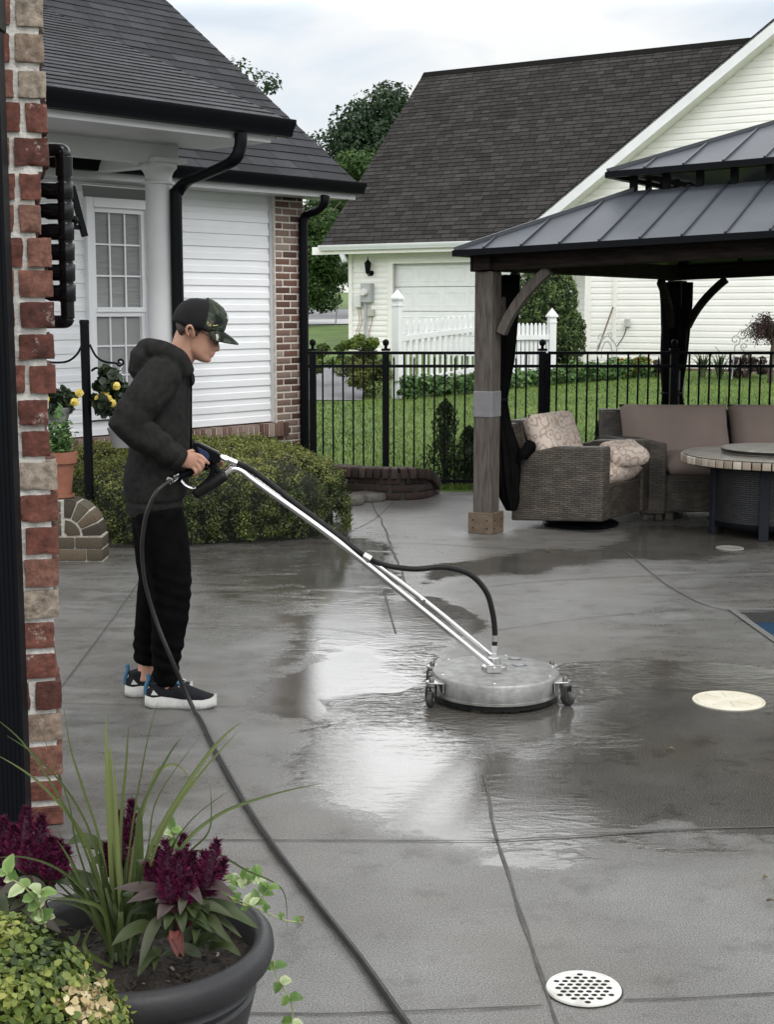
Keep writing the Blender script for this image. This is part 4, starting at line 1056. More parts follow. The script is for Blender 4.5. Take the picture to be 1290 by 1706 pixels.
# ================================================================== WICKER SEATING
def wicker_mat(name, c1, c2):
    m = bpy.data.materials.new(name); m.use_nodes = True; n = m.node_tree; bs = n.nodes['Principled BSDF']; lk = n.links.new
    t = n.nodes.new('ShaderNodeTexCoord'); mp_ = n.nodes.new('ShaderNodeMapping')
    uv = n.nodes.new('ShaderNodeUVMap'); uv.uv_map = 'UVMap'
    def brick(off, sz):
        bt = n.nodes.new('ShaderNodeTexBrick'); lk(uv.outputs[0], bt.inputs['Vector']); bt.inputs['Scale'].default_value = 1
        bt.inputs['Brick Width'].default_value = .062; bt.inputs['Row Height'].default_value = .016; bt.inputs['Mortar Size'].default_value = .0024; bt.inputs['Mortar Smooth'].default_value = 1
        bt.inputs['Color1'].default_value = (*c1, 1); bt.inputs['Color2'].default_value = (*c2, 1); bt.inputs['Mortar'].default_value = (.022, .019, .016, 1); bt.inputs['Bias'].default_value = -.1
        return bt
    bt = brick(0, 0); z = n.nodes.new('ShaderNodeTexNoise'); z.inputs['Scale'].default_value = 9; lk(t.outputs['Object'], z.inputs['Vector'])
    rp = n.nodes.new('ShaderNodeValToRGB'); rp.color_ramp.elements[0].position = .35; rp.color_ramp.elements[1].position = .65; rp.color_ramp.elements[0].color = (.75, .75, .75, 1); rp.color_ramp.elements[1].color = (1.3, 1.27, 1.2, 1)
    lk(z.outputs['Fac'], rp.inputs[0]); mm = n.nodes.new('ShaderNodeMixRGB'); mm.blend_type = 'MULTIPLY'; mm.inputs[0].default_value = 1; lk(bt.outputs['Color'], mm.inputs[1]); lk(rp.outputs[0], mm.inputs[2])
    lk(mm.outputs[0], bs.inputs['Base Color']); bs.inputs['Roughness'].default_value = .5
    bp = n.nodes.new('ShaderNodeBump'); bp.invert = True; bp.inputs['Strength'].default_value = 1; bp.inputs['Distance'].default_value = .009; lk(bt.outputs['Fac'], bp.inputs['Height']); lk(bp.outputs[0], bs.inputs['Normal'])
    return m
MT['wicker'] = wicker_mat('wicker', (.052, .044, .037), (.092, .078, .065))
MT['wicker_black'] = wicker_mat('wicker_black', (.008, .0085, .011), (.016, .017, .021))
def uvbox(o, scale=1.0):
    """box-projected UV in metres so that a weave follows each face"""
    me = o.data; ul = me.uv_layers.new(name='UVMap') if 'UVMap' not in me.uv_layers else me.uv_layers['UVMap']
    for p in me.polygons:
        n = p.normal; 
        if abs(n.z) > .8: e1, e2 = Vector((1, 0, 0)), Vector((0, 1, 0))
        else: e1 = Zv.cross(n).normalized(); e2 = Zv - n*n.z; e2.normalize()
        for li in p.loop_indices:
            v = me.vertices[me.loops[li].vertex_index].co; ul.data[li].uv = (v.dot(e1)*scale, v.dot(e2)*scale)
    return o
def cushion(c, size, ax, puff=.35, pinch=.0, n=14):
    """pillow-like cushion: superellipsoid with thin edges"""
    mb = MB(); X, Y, Z = ax; c = Vector(c)
    for side in (1, -1):
        b = len(mb.v)
        for j in range(n+1):
            for i in range(n+1):
                u, v = 2*i/n-1, 2*j/n-1
                hgt = ((1-abs(u)**6)*(1-abs(v)**6))**puff if abs(u) < 1 and abs(v) < 1 else 0
                pu = u*(1 - pinch*(1-v*v)*.5); pv = v*(1 - pinch*(1-u*u)*.5)
                wr_ = .012*mnoise.noise((c.x*3+u*2.1, v*2.1+side, c.y*3))
                mb.v.append(tuple(c + X*(pu*size[0]/2) + Y*(pv*size[1]/2) + Z*(side*(hgt*size[2]/2) + wr_*hgt)))
        for j in range(n):
            for i in range(n): mb.f.append((b+j*(n+1)+i, b+j*(n+1)+i+1, b+(j+1)*(n+1)+i+1, b+(j+1)*(n+1)+i)); mb.m.append(0)
    return mb
def weld(o, d=.0015):
    bm = bmesh.new(); bm.from_mesh(o.data); bmesh.ops.remove_doubles(bm, verts=bm.verts, dist=d); bmesh.ops.recalc_face_normals(bm, faces=bm.faces); bm.to_mesh(o.data); bm.free(); return o
MT['fabric_plain'] = M('fabric_plain', (.25, .197, .172), .9, var=.1, vscale=3, bump=.25, bscale=260, spec=.15)
def scroll_mat():
    m = bpy.data.materials.new('scroll_fabric'); m.use_nodes = True; n = m.node_tree; bs = n.nodes['Principled BSDF']; lk = n.links.new
    t = n.nodes.new('ShaderNodeTexCoord'); z = n.nodes.new('ShaderNodeTexNoise'); z.inputs['Scale'].default_value = 6; z.inputs['Detail'].default_value = 1; lk(t.outputs['Object'], z.inputs['Vector'])
    vm = n.nodes.new('ShaderNodeVectorMath'); vm.operation = 'MULTIPLY_ADD'; lk(z.outputs['Color'], vm.inputs[0]); vm.inputs[1].default_value = (.13, .13, .13); lk(t.outputs['Object'], vm.inputs[2])
    v = n.nodes.new('ShaderNodeTexVoronoi'); v.inputs['Scale'].default_value = 13; v.feature = 'F1'; lk(vm.outputs[0], v.inputs['Vector'])
    si = n.nodes.new('ShaderNodeMath'); si.operation = 'MULTIPLY'; lk(v.outputs['Distance'], si.inputs[0]); si.inputs[1].default_value = 15
    sn = n.nodes.new('ShaderNodeMath'); sn.operation = 'SINE'; lk(si.outputs[0], sn.inputs[0])
    rp = n.nodes.new('ShaderNodeValToRGB'); rp.color_ramp.elements[0].position = .42; rp.color_ramp.elements[1].position = .55; rp.color_ramp.elements[0].color = (.60, .51, .44, 1); rp.color_ramp.elements[1].color = (.41, .32, .26, 1)
    lk(sn.outputs[0], rp.inputs[0]); lk(rp.outputs[0], bs.inputs['Base Color']); bs.inputs['Roughness'].default_value = .9; bs.inputs['Specular IOR Level'].default_value = .15
    return m
MT['scroll'] = scroll_mat()
# swivel armchair
f2 = Vector((.57, .82, 0)); sd_ = Vector((-.866, .50, 0)); CAx = (-sd_, f2, Zv)     # -sd_ = facing direction
c0 = Vector((1.62, 10.72, 0)); cw, cd = .84, .76
def cp(x, y, z): return c0 + sd_*x + f2*y + Zv*z       # x back from the front, y across, z up
chair = thing('wicker_armchair', cp(cd/2, cw/2, 0), 'dark brown wicker swivel armchair with cream scroll patterned cushions', 'armchair')
for y0_ in (0, cw-.13):
    mb = MB(); mb.prism([cp(0, y0_, .10), cp(cd, y0_, .055), cp(cd-.02, y0_, .30), cp(cd-.12, y0_, .585), cp(cd*.55, y0_, .645), cp(0, y0_, .665)], f2*.13)
    uvbox(mb.build('arm', MT['wicker'], chair, bevel=.018, seg=3))
mb = MB(); mb.prism([cp(cd-.14, .13, .12), cp(cd+.0, .13, .10), cp(cd+.10, .13, .83), cp(cd-.02, .13, .83)], f2*(cw-.26)); uvbox(mb.build('backrest', MT['wicker'], chair, bevel=.02, seg=3))
mb = MB(); mb.prism([cp(cd-.05, 0, .58), cp(cd+.03, 0, .58), cp(cd+.10, 0, .81), cp(cd, 0, .81)], f2*cw); uvbox(mb.build('back_cap', MT['wicker'], chair, bevel=.02, seg=3))
mb = MB(); mb.prism([cp(.02, .13, .10), cp(.02, .13, .36), cp(cd-.12, .13, .36), cp(cd-.12, .13, .09)], f2*(cw-.26)); uvbox(mb.build('seat_base', MT['wicker'], chair, bevel=.012))
mb = cushion(cp(.30, cw/2, .44), (.60, cw-.27, .17), CAx, .16); weld(mb.build('seat_cushion', MT['scroll'], chair, smooth=True))
mb = MB(); mb.lathe(cp(cd/2, cw/2, 0), [(.29, 0), (.30, .02), (.28, .035), (.06, .05), (.06, .10)], 28); mb.build('swivel_base', MT['black_metal'], chair, smooth=True, auto=40)
bkx = (f2, (Zv*.93 + sd_*.36).normalized(), (-sd_*.93 + Zv*.36).normalized())
mb = cushion(cp(cd-.17, cw/2-.05, .68), (.58, .42, .20), bkx, .22); weld(mb.build('back_cushion', MT['scroll'], chair, smooth=True))
tp = at(1040, 755, 11.12); tx = (Vector((.96, .25, .06)).normalized(), Vector((-.25, .95, .22)).normalized()); tz = tx[0].cross(tx[1]).normalized(); ty = tz.cross(tx[0])
mb = cushion(tp, (.33, .30, .16), (tx[0], ty, tz), .42, .22, 18)
pil = weld(mb.build('throw_pillow', MT['scroll'], None, base=tuple(tp - Zv*.1), smooth=True)); tag(pil, 'cream and tan scroll patterned throw pillow lying on the armchair seat', 'pillow')
# sofa
sa = Vector((1, -.02, 0)).normalized(); sb = Vector((-.22, .975, 0)).normalized(); s0 = Vector((2.03, 11.42, 0)); SAx = (sa, sb, Zv)
sp_ = lambda x, y, z: s0 + sa*x + sb*y + Zv*z
sofa = thing('wicker_sofa', sp_(1.4, .4, 0), 'long brown wicker sofa with mauve cushions under the gazebo', 'sofa')
mb = MB(); mb.box(sp_(.10, .42, .345), (.20, .86, .57), SAx); mb.box(sp_(.045, .04, .03), (.06, .06, .06), SAx); mb.box(sp_(.155, .04, .03), (.06, .06, .06), SAx); uvbox(mb.build('arm', MT['wicker'], sofa, bevel=.012))
mb = MB(); mb.box(sp_(1.75, .45, .22), (3.1, .80, .30), SAx); mb.box(sp_(.26, .1, .04), (.07, .07, .08), SAx); uvbox(mb.build('seat_base', MT['wicker'], sofa, bevel=.01))
mb = MB(); mb.prism([sp_(.0, .76, .06), sp_(.0, .90, .06), sp_(.0, .98, .84), sp_(.0, .86, .84)], sa*3.3); uvbox(mb.build('backrest', MT['wicker'], sofa, bevel=.015))
for k, (x0_, x1_) in enumerate(((.22, 1.0), (1.02, 1.8), (1.82, 2.6))):
    mb = cushion(sp_((x0_+x1_)/2, .38, .44), (x1_-x0_, .72, .17), SAx, .2); weld(mb.build('seat_cushion', MT['fabric_plain'], sofa, smooth=True))
bx_ = (sa, (Zv*.96+sb*.28).normalized(), (-sb*.96+Zv*.28).normalized())
for (x0_, x1_) in ((.10, 1.00), (1.01, 1.9), (1.91, 2.8)):
    mb = cushion(sp_((x0_+x1_)/2, .70, .655), (x1_-x0_, .49, .27), bx_, .30, .04, 18); weld(mb.build('back_cushion', MT['fabric_plain'], sofa, smooth=True))
# fire table
tcn = Vector((2.92, 10.86, 0)); tz_ = .605
ft_ = thing('fire_table', tcn, 'round patio fire table with a stone tile rim and black wicker base', 'table')
MT['tile_top'] = M('tile_top', (.22, .20, .17), .3, col2=(.36, .34, .30), vscale=12, bump=.2, bscale=40)
mb = MB(); mb.lathe(tcn, [(.655, tz_-.012), (.668, tz_), (.60, tz_+.004), (.3, tz_+.004)], 64); mb.build('tabletop', MT['tile_top'], ft_, smooth=True, auto=30)
mb = MB(); cols = []; nt_ = 60
for k in range(nt_):
    an = 2*math.pi*k/nt_; d_ = Vector((math.cos(an), math.sin(an), 0)); tt = Vector((-math.sin(an), math.cos(an), 0))
    mb.box(tcn + d_*.668 + Zv*(tz_-.035), (.02, .061, .055), (d_, tt, Zv)); cols += [random.random()]*8
MT['tile_edge'] = M('tile_edge', (.4, .35, .3), .45, attr=[(.20, .15, .11), (.36, .31, .25), (.52, .48, .42)], bump=.3, bscale=60)
col_build(mb, cols, 'tile_rim', MT['tile_edge'], ft_, .004)
mb = MB(); mb.lathe(tcn, [(.655, tz_-.07), (.655, tz_-.014)], 48); mb.build('rim_core', MT['rubber'], ft_)
mb = MB(); mb.lathe(tcn, [(.45, .075), (.45, tz_-.07)], 48); o = mb.build('base', MT['wicker_black'], ft_, smooth=True, auto=40)
ul = o.data.uv_layers.new(name='UVMap')
for p in o.data.polygons:
    for li in p.loop_indices:
        v = o.data.vertices[o.data.loops[li].vertex_index].co; ul.data[li].uv = (math.atan2(v.y, v.x)*.43, v.z)
mb = MB(); mb.lathe(tcn, [(.452, .07), (.46, .08), (.46, .105), (.452, .11)], 48); mb.lathe(tcn, [(.452, tz_-.10), (.46, tz_-.095), (.46, tz_-.075), (.452, tz_-.07)], 48); mb.build('band', MT['black_metal'], ft_, smooth=True, auto=40)
MT['slate_paint'] = M('slate_paint', (.010, .012, .017), .5, spec=.2)
for an in (258, 318, 18, 78, 138, 198):
    an = R(an-8); d_ = Vector((math.cos(an), math.sin(an), 0)); tt = Vector((-math.sin(an), math.cos(an), 0))
    mb = MB(); mb.box(tcn + d_*.462 + Zv*.27, (.03, .07, .54), (d_, tt, Zv)); mb.build('leg', MT['slate_paint'], ft_, bevel=.004)
mb = MB(); q = at(1289, 805, 10.42); mb.box(tcn + Vector((.0, -.45, .33)), (.05, .03, .10)); mb.build('control_knob', MT['steel'], ft_, bevel=.006)
mb = MB(); mb.lathe(tcn, [(.36, tz_+.008), (.37, tz_+.02), (.375, tz_+.036), (.372, tz_+.046), (.3, tz_+.05)], 56); ls = mb.build('lazy_susan', MT['tile_top'], None, base=tuple(tcn+Zv*(tz_+.008)), smooth=True, auto=40)
tag(ls, 'round stone turntable resting on the fire table', 'turntable')
mb = MB(); mb.lathe(tcn, [(.374, tz_+.018), (.380, tz_+.02), (.380, tz_+.036), (.374, tz_+.038)], 56); mb.build('rim', MT['rubber'], ls)

# ================================================================== DRAINS AND LIDS
MT['lid_cream'] = M('lid_cream', (.60, .575, .48), .5, col2=(.50, .455, .35), vscale=9)
MT['grate_white'] = M('grate_white', (.40, .39, .35), .5, col2=(.70, .70, .67), vscale=16, detail=8)
q = G(1215, 1168); r0 = 57/F*(q.length)*1.0
mb = MB(); mb.lathe(q, [(r0*1.05, .001), (r0*1.04, .005), (r0, .006), (r0*.985, .003), (r0*.95, .003), (r0*.93, .0065), (.02, .007)], 48)
sk = tag(mb.build('skimmer_lid', MT['lid_cream'], None, base=tuple(q), smooth=True, auto=30), 'round cream plastic pool skimmer lid set in the wet concrete', 'lid')
mb = MB()
for k in range(8):
    an = 2*math.pi*k/8; mb.bar(q+Vector((math.cos(an)*r0*.25, math.sin(an)*r0*.25, .007)), q+Vector((math.cos(an)*r0*.8, math.sin(an)*r0*.8, .007)), .006, .004)
mb.build('lid_rib', MT['lid_cream'], sk)
def grate(name, q, r, label, mat, ring=8):
    # a disc with real holes: concentric rows of holes cut by building a fine polar/hex mask
    n = 150; holes = []
    hr = r*.070
    pit = r*.225
    for j in range(-7, 8):
        for i in range(-7, 8):
            x = (i + .5*(j % 2))*pit; y = j*pit*.87
            if math.hypot(x, y) < r*.80: holes.append((x, y))
    g = np.linspace(-r, r, n+1); X, Y = np.meshgrid(g, g); Vv = np.stack([X.ravel(), Y.ravel()], 1)
    # snap grid points near hole edges onto the circles for clean outlines
    step = 2*r/n
    hs = np.array(holes); dd = np.sqrt(((Vv[:, None, :]-hs[None])**2).sum(2)); k = dd.argmin(1); dm = dd.min(1)
    near = np.abs(dm-hr*1.25) < step*.5
    Vv[near] = hs[k[near]] + (Vv[near]-hs[k[near]])/dm[near, None]*hr*1.25
    rr = np.sqrt((Vv**2).sum(1)); nr = np.abs(rr-r*.93) < step*.6; Vv[nr] *= (r*.93/rr[nr])[:, None]
    I, J = np.meshgrid(np.arange(n), np.arange(n)); b = (J*(n+1)+I).ravel(); Fq = np.stack([b, b+1, b+n+2, b+n+1], 1)
    c = Vv[Fq].mean(1); dc = np.sqrt(((c[:, None, :]-hs[None])**2).sum(2)).min(1); rc = np.sqrt((c**2).sum(1))
    Fq = Fq[(dc > hr*1.22) & (rc < r*.93)]
    V3 = np.concatenate([Vv, np.full((len(Vv), 1), .0055)], 1) + np.array(q)
    o = finish(name, nmesh(name, V3, Fq), mat, None, base=tuple(q))
    so_ = o.modifiers.new('thick', 'SOLIDIFY'); so_.thickness = .0025; so_.offset = -1
    tag(o, label, 'drain')
    mb = MB(); b0 = 0
    prof = [(r*.92, .003), (r*.93, .0065), (r*.98, .007), (r*1.0, .004), (r*1.0, .001)]
    for rr_, z in prof:
        for k in range(56): an = 2*math.pi*k/56; mb.v.append(tuple(Vector(q) + Vector((rr_*math.cos(an), rr_*math.sin(an), z))))
    for i in range(4):
        for k in range(56): mb.f.append((i*56+k, i*56+(k+1) % 56, (i+1)*56+(k+1) % 56, (i+1)*56+k)); mb.m.append(0)
    mb.build('rim', mat, o, smooth=True, auto=40)
    mb = MB(); mb.lathe(q, [(r*1.045, .0012), (r*1.04, .0022), (r*.9, .0025)], 40); mb.build('sump', MT['rubber'], o)
    return o
q = G(973, 1649); grate('drain_grate', q, 67/F*q.length*.985, 'round white perforated drain grate beside the cracked joint', MT['grate_white'])
q = G(1217, 914); grate('drain_grate', q, .10, 'small round floor drain in the dark wet patch by the table', M('grate_dull', (.22, .21, .19), .5))
# fallen leaves and bits
MT['dead_leaf'] = M('dead_leaf', (.05, .04, .02), .7, col2=(.12, .09, .04), vscale=60)
for (px, py, sz, lb) in ((1276, 1463, .014, 'small dark leaf on dry concrete near the right edge'), (1284, 1501, .013, 'curled leaf on concrete below another leaf'), (913, 917, .03, 'pale leaf scrap on the joint by the gazebo'), (500, 1531, .02, 'tiny dark leaf between hose and planter'), (1118, 1248, .018, 'light leaf scrap floating on the brown wet concrete')):
    q = G(px, py, .008); an = random.uniform(0, 6); d_ = Vector((math.cos(an), math.sin(an), 0)); s_ = Vector((-d_.y, d_.x, 0))
    mb = MB(); mb.prism([q-d_*sz, q-d_*sz*.2+s_*sz*.5+Zv*.006, q+d_*sz*.6+s_*sz*.3+Zv*.004, q+d_*sz, q+d_*sz*.5-s_*sz*.35+Zv*.003, q-d_*sz*.3-s_*sz*.5+Zv*.007], Zv*.0015)
    tag(mb.build('fallen_leaf', MT['dead_leaf'], None, base=tuple(q)), lb, 'leaf')
# ================================================================== TREES AND SHRUBS
def leafmat(name, cols, rough=.55, spec=.3, trans=.25):
    m = M(name, cols[1], rough, attr=cols, spec=spec)
    n = m.node_tree; bs = n.nodes['Principled BSDF']; o = n.nodes['Material Output']
    tr = n.nodes.new('ShaderNodeBsdfTranslucent'); mx_ = n.nodes.new('ShaderNodeMixShader'); mx_.inputs[0].default_value = trans
    src = bs.inputs['Base Color'].links[0].from_socket
    n.links.new(src, tr.inputs['Color']); n.links.new(bs.outputs[0], mx_.inputs[1]); n.links.new(tr.outputs[0], mx_.inputs[2]); n.links.new(mx_.outputs[0], o.inputs['Surface'])
    return m
LM = {}
LM['tree_dark'] = leafmat('tree_dark', [(.012, .030, .012), (.028, .055, .022), (.055, .09, .04)])
LM['tree_mid'] = leafmat('tree_mid', [(.014, .036, .008), (.035, .075, .015), (.07, .13, .03)])
LM['box'] = leafmat('boxwood', [(.010, .018, .005), (.055, .075, .014), (.21, .22, .055)], spec=.4, trans=.15)
LM['box_fg'] = leafmat('boxwood_near', [(.018, .036, .007), (.085, .13, .018), (.25, .28, .06), (.36, .32, .10)], spec=.45)
LM['spruce'] = leafmat('spruce', [(.010, .022, .008), (.030, .055, .018), (.070, .100, .035)])
LM['globe'] = leafmat('globe', [(.020, .040, .010), (.068, .112, .030), (.15, .21, .07)])
LM['light'] = leafmat('light_shrub', [(.018, .035, .006), (.060, .105, .014), (.16, .21, .035)])
LM['maroon'] = leafmat('maroon', [(.018, .010, .012), (.040, .022, .022), (.075, .04, .035)])
LM['iris'] = leafmat('iris', [(.03, .055, .025), (.07, .11, .05), (.14, .18, .09)])
LM['yellow'] = leafmat('hosta', [(.12, .14, .02), (.32, .26, .03), (.5, .38, .05)])
LM['mint'] = leafmat('mint', [(.03, .07, .02), (.08, .16, .05), (.17, .27, .10)])
LM['begonia'] = leafmat('begonia_leaf', [(.008, .016, .007), (.020, .034, .014), (.045, .065, .028)], spec=.5)
MT['petal'] = M('petal', (.62, .50, .10), .6, attr=[(.45, .32, .04), (.66, .52, .12), (.75, .68, .35)])
def tree(x, y, zb, h, r, label, mat, size, n=9000, k=40, trunk=.12, group=None, cz=.62, hz=.42):
    t = thing('leafy_tree', (x, y, zb), label, 'tree', group)
    mb = MB(); top = Vector((x, y, zb+h*.8))
    mb.tube([Vector((x, y, zb-.2)), Vector((x+.1, y, zb+h*.3)), Vector((x-.05, y+.1, zb+h*.55)), top], [trunk*1.3, trunk, trunk*.7, trunk*.2], 10)
    for i in range(9):
        a_ = i*2.4; z0 = zb+h*(.28+.05*i); p = Vector((x, y, z0)); d = Vector((math.cos(a_), math.sin(a_), .6))
        mb.tube([p, p+d*r*.45, p+d*r*.8+Vector((0, 0, .1*r))], [trunk*.5, trunk*.3, trunk*.1], 6)
    mb.build('trunk', MT['bark'], t, smooth=True)
    leafobj('crown', mat, clumps((x, y, zb+h*cz), (r, r, h*hz), n, size, k=k, csize=.34, shell=.25, shape=4), t)
    return t
tree(at(618, 300, 60).x, 60, terr(60), 9.9, 2.35, 'tall dark leafy tree rising behind the brown shingle roof', LM['tree_dark'], .19, 34000, 90, .18, cz=.56, hz=.44)
tree(at(506, 390, 44).x, 44, terr(44), 4.2, 1.5, 'mid green tree with low boughs beside the garage corner', LM['tree_mid'], .125, 26000, 60, .08, cz=.44, hz=.46)
tree(at(590, 340, 50).x, 50, terr(50), 5.6, 1.4, 'lower green tree between the two houses under the tall tree', LM['tree_mid'], .14, 14000, 46, .12)
tree(at(392, 180, 46).x, 46, terr(46), 8.7, 1.5, 'sparse treetop peeking over the black shingle roof', LM['tree_dark'], .16, 4200, 30, .15, cz=.66, hz=.36)
tree(at(300, 200, 52).x, 52, terr(52), 7.0, 2.2, 'leafy tree hidden behind the white house', LM['tree_mid'], .26, 3000, 26, .15)
# far house between the trees, marker pole
fh = thing('distant_house', (at(556, 480, 95).x, 95, terr(95)), 'distant low house with grey roof beyond the far road', 'house')
xh = fh.location.x; zh = terr(95)
mb = MB(); mb.box((xh, 98, zh+.6), (9, 6, 2.0)); mb.build('wall', MT['cream'], fh)
mb = MB(); mb.prism([(xh-5, 94.7, zh+1.0), (xh+5, 94.7, zh+1.0), (xh+4.6, 98, zh+2.5), (xh-4.6, 98, zh+2.5)], Vector((0, .05, .12))); mb.prism([(xh-5, 101.3, zh+1.0), (xh+5, 101.3, zh+1.0), (xh+4.6, 98, zh+2.5), (xh-4.6, 98, zh+2.5)], Vector((0, -.05, .12))); mb.build('roof', M('far_roof', (.12, .12, .125), .8), fh)
p = GT(559, 541); mb = MB(); tp_ = at(566, 484, p.y); mb.tube([p, tp_], .025, 8); mk = mb.build('marker_pole', MT['meter'], None, base=tuple(p)); tag(mk, 'thin leaning marker pole by the far kerb', 'pole')
mb = MB(); mb.lathe(tp_-Zv*.06, [(.04, 0), (.05, .05), (.03, .12)], 10); mb.build('reflector', MT['white_paint'], mk)

def shrub(name, c, rad, n, size, mat, label, cat='shrub', k=24, csize=.34, stem=True, group=None, lo=0, hi=1, shell=.6, aspect=.6):
    c = Vector(c); t = thing(name, (c.x, c.y, terr(c.y)), label, cat, group)
    leafobj('foliage', mat, clumps(c, rad, n, size, lo, hi, shell, aspect, k, csize), t)
    if stem:
        mb = MB(); 
        for i in range(4):
            a_ = i*1.6; mb.tube([Vector((c.x, c.y, terr(c.y)-.05)), c + Vector((math.cos(a_)*rad[0]*.4, math.sin(a_)*rad[1]*.4, 0))], [.03, .012], 6)
        mb.build('stem', MT['bark'], t)
    return t
# round conifer by the white fence: dense skin of short tufts over a lumpy core
def conifer(c, lobes, label, n, size, mat, name='conifer_shrub'):
    c = Vector(c); t = thing(name, c, label, 'shrub'); parts = []
    core = MB()
    for (o, rad) in lobes:
        cc = c + Vector(o); core.sphere(cc, tuple(x*.86 for x in rad), 14, 10)
        m_ = int(n*(rad[0]*rad[2])/sum(l[1][0]*l[1][2] for l in lobes)); d = sph(m_); P = np.array(cc) + d*np.array(rad)
        ns = np.array([mnoise.noise(tuple(q*5.5)) for q in P]); ns2 = np.array([mnoise.noise(tuple(q*14)) for q in P])
        P = P + d*(ns[:, None]*.07 + ns2[:, None]*.035 + rng.normal(0, .012, (m_, 1)))
        col = np.clip(.42 + .55*ns + .5*ns2 + rng.normal(0, .12, m_), 0, 1)
        parts.append(leaves(P, d*1.0 + np.array([0, 0, .3]), size*rng.uniform(.6, 1.3, m_), col, .5, .55))
    core.build('core', M('conifer_core', (.012, .020, .009), .95), t)
    leafobj('foliage', mat, parts, t); return t
Yc_ = 26.3
conifer(at(908, 600, Yc_) , [((-.0, 0, .98), (.55, .5, .75)), ((.36, -.1, .45), (.35, .4, .5)), ((-.2, 0, .3), (.5, .45, .5))], 'rounded dense green conifer against the cream house wall', 12000, .075, LM['globe'])
# hedge block behind the left fence panel
c = GT(608, 668); shrub('clipped_shrub', (at(606, 620, c.y+.4).x, c.y+.4, c.z+.42), (.40, .40, .42), 11000, .042, LM['box'], 'dark clipped shrub beyond the fence beside the driveway', k=60, stem=False, shell=.1)
leafobj('young_growth', LM['light'], clumps((at(604, 592, c.y+.4).x, c.y+.3, c.z+.86), (.32, .36, .10), 3200, .045, .5, 1, .5, .6, 14, .42), bpy.data.objects['clipped_shrub'])
c2 = at(545, 600, 24.5); shrub('low_shrub', (c2.x, 24.5, terr(24.5)+.45), (.42, .4, .25), 1500, .06, LM['light'], 'pale green low shrub behind the fence along the driveway edge', k=14, stem=False)
# ground cover along the white fence (nobody could count it)
gc = []
p0, p1 = GT(672, 664), GT(812, 652)
for i in range(26):
    q = p0.lerp(p1, i/25); gc += clumps((q.x, q.y-.1 , terr(q.y)+.14+.06*random.random()), (.16, .2, .16), 130, .07, 0, 1, .4, .7, 5, .5)
p0, p1 = at(835, 640, 24), at(1070, 640, 24)
for i in range(34):
    f = i/33; y_ = 24.0 + 2.2*f; q = at(838+245*f, 600, y_); gc += clumps((q.x, y_, terr(y_)+.14), (.17, .25, .16 + (.08 if f > .4 else 0)), 130, .075, 0, 1, .4, .7, 5, .5)
tag(leafobj('ground_cover', LM['mint'], gc), kind='stuff')
# flower bed against the cream wall
yb = 26.2
q = at(1062, 610, yb); shrub('hosta_plant', (q.x, yb, terr(yb)+.16), (.42, .25, .16), 500, .11, LM['yellow'], 'yellow leaved plant in the bed by the cream wall', 'plant', 10, stem=False)
def blades(name, base, n, h, spread, width, mat, label, cat='plant', group=None, droop=.5):
    t = thing(name, base, label, cat, group); b = Vector(base); Vs = []; Fs = []; Cs = []
    for i in range(n):
        a_ = random.uniform(0, 2*math.pi); d = Vector((math.cos(a_), math.sin(a_), 0)); hh = h*random.uniform(.6, 1.1); sp__ = spread*random.uniform(.2, 1)
        s_ = Vector((-d.y, d.x, 0)); c_ = random.random(); k0 = len(Vs); r0 = b + d*random.uniform(0, .06*h)
        for j in range(6):
            f = j/5; w_ = width*(1-f**2)*.5+.0005; p = r0 + d*(sp__*f**1.8) + Zv*(hh*(f - droop*.5*f**3))
            Vs += [tuple(p-s_*w_), tuple(p+s_*w_)]; Cs += [c_, c_]
        for j in range(5): Fs.append((k0+2*j, k0+2*j+1, k0+2*j+3, k0+2*j+2))
    finish('leaf_blades', nmesh('leaf_blades', Vs, Fs, Cs), mat, t); return t
for i, (px, lb) in enumerate(((1172, 'spiky grey green iris clump right of the far gazebo post'), (1200, 'tall bladed iris clump in front of the brick foundation'))):
    q = at(px, 625, yb-.2-.3*i); blades('iris_clump', (q.x, q.y, terr(q.y)), 40, .62, .35, .04, LM['iris'], lb)
q = at(1120, 610, 25.8); blades('iris_clump', (q.x, q.y, terr(q.y)), 30, .55, .3, .04, LM['iris'], 'iris clump showing left of the curtained far post')
q = at(1245, 610, yb-.2); shrub('maroon_shrub', (q.x, q.y, terr(q.y)+.28), (.42, .35, .26), 1100, .06, LM['maroon'], 'dark maroon low shrub below the weeping maple', k=14)
q = at(1112, 620, yb); shrub('maroon_shrub', (q.x, q.y, terr(q.y)+.2), (.3, .3, .2), 600, .06, LM['maroon'], 'dark maroon plant beside the yellow leaves', k=10)
# weeping maple at the right edge
q = at(1285, 600, 25.0); t = thing('maple_tree', (q.x, 25, terr(25)), 'small dark weeping maple at the right by the cream wall', 'tree')
mb = MB(); b0 = Vector((q.x, 25, terr(25)))
mb.tube([b0, b0+Vector((.03, 0, .6)), b0+Vector((.1, 0, 1.0))], [.05, .04, .02], 8)
pr = []
for i in range(26):
    a_ = random.uniform(2.2, 4.4) if i % 3 else random.uniform(0, 6.28); d = Vector((math.cos(a_), math.sin(a_)*.7, 0)); s_ = random.uniform(.25, .62); z0 = random.uniform(.7, 1.05)
    p_ = [b0+Vector((.05, 0, z0-.15)), b0+d*s_*.5+Vector((.05, 0, z0+.14)), b0+d*s_+Vector((.05, 0, z0-.02))]; sm = smooth_path(p_, 5); mb.tube(sm, [.012]*6+[.005]*5, 5)
    for p in sm[4:]: pr.append(leaves(np.array(p)+rng.normal(0, .04, (12, 3)), sph(12)+np.array([0, 0, .8]), .055*rng.uniform(.6, 1.2, 12), rng.uniform(0, 1, 12), .35, .5))
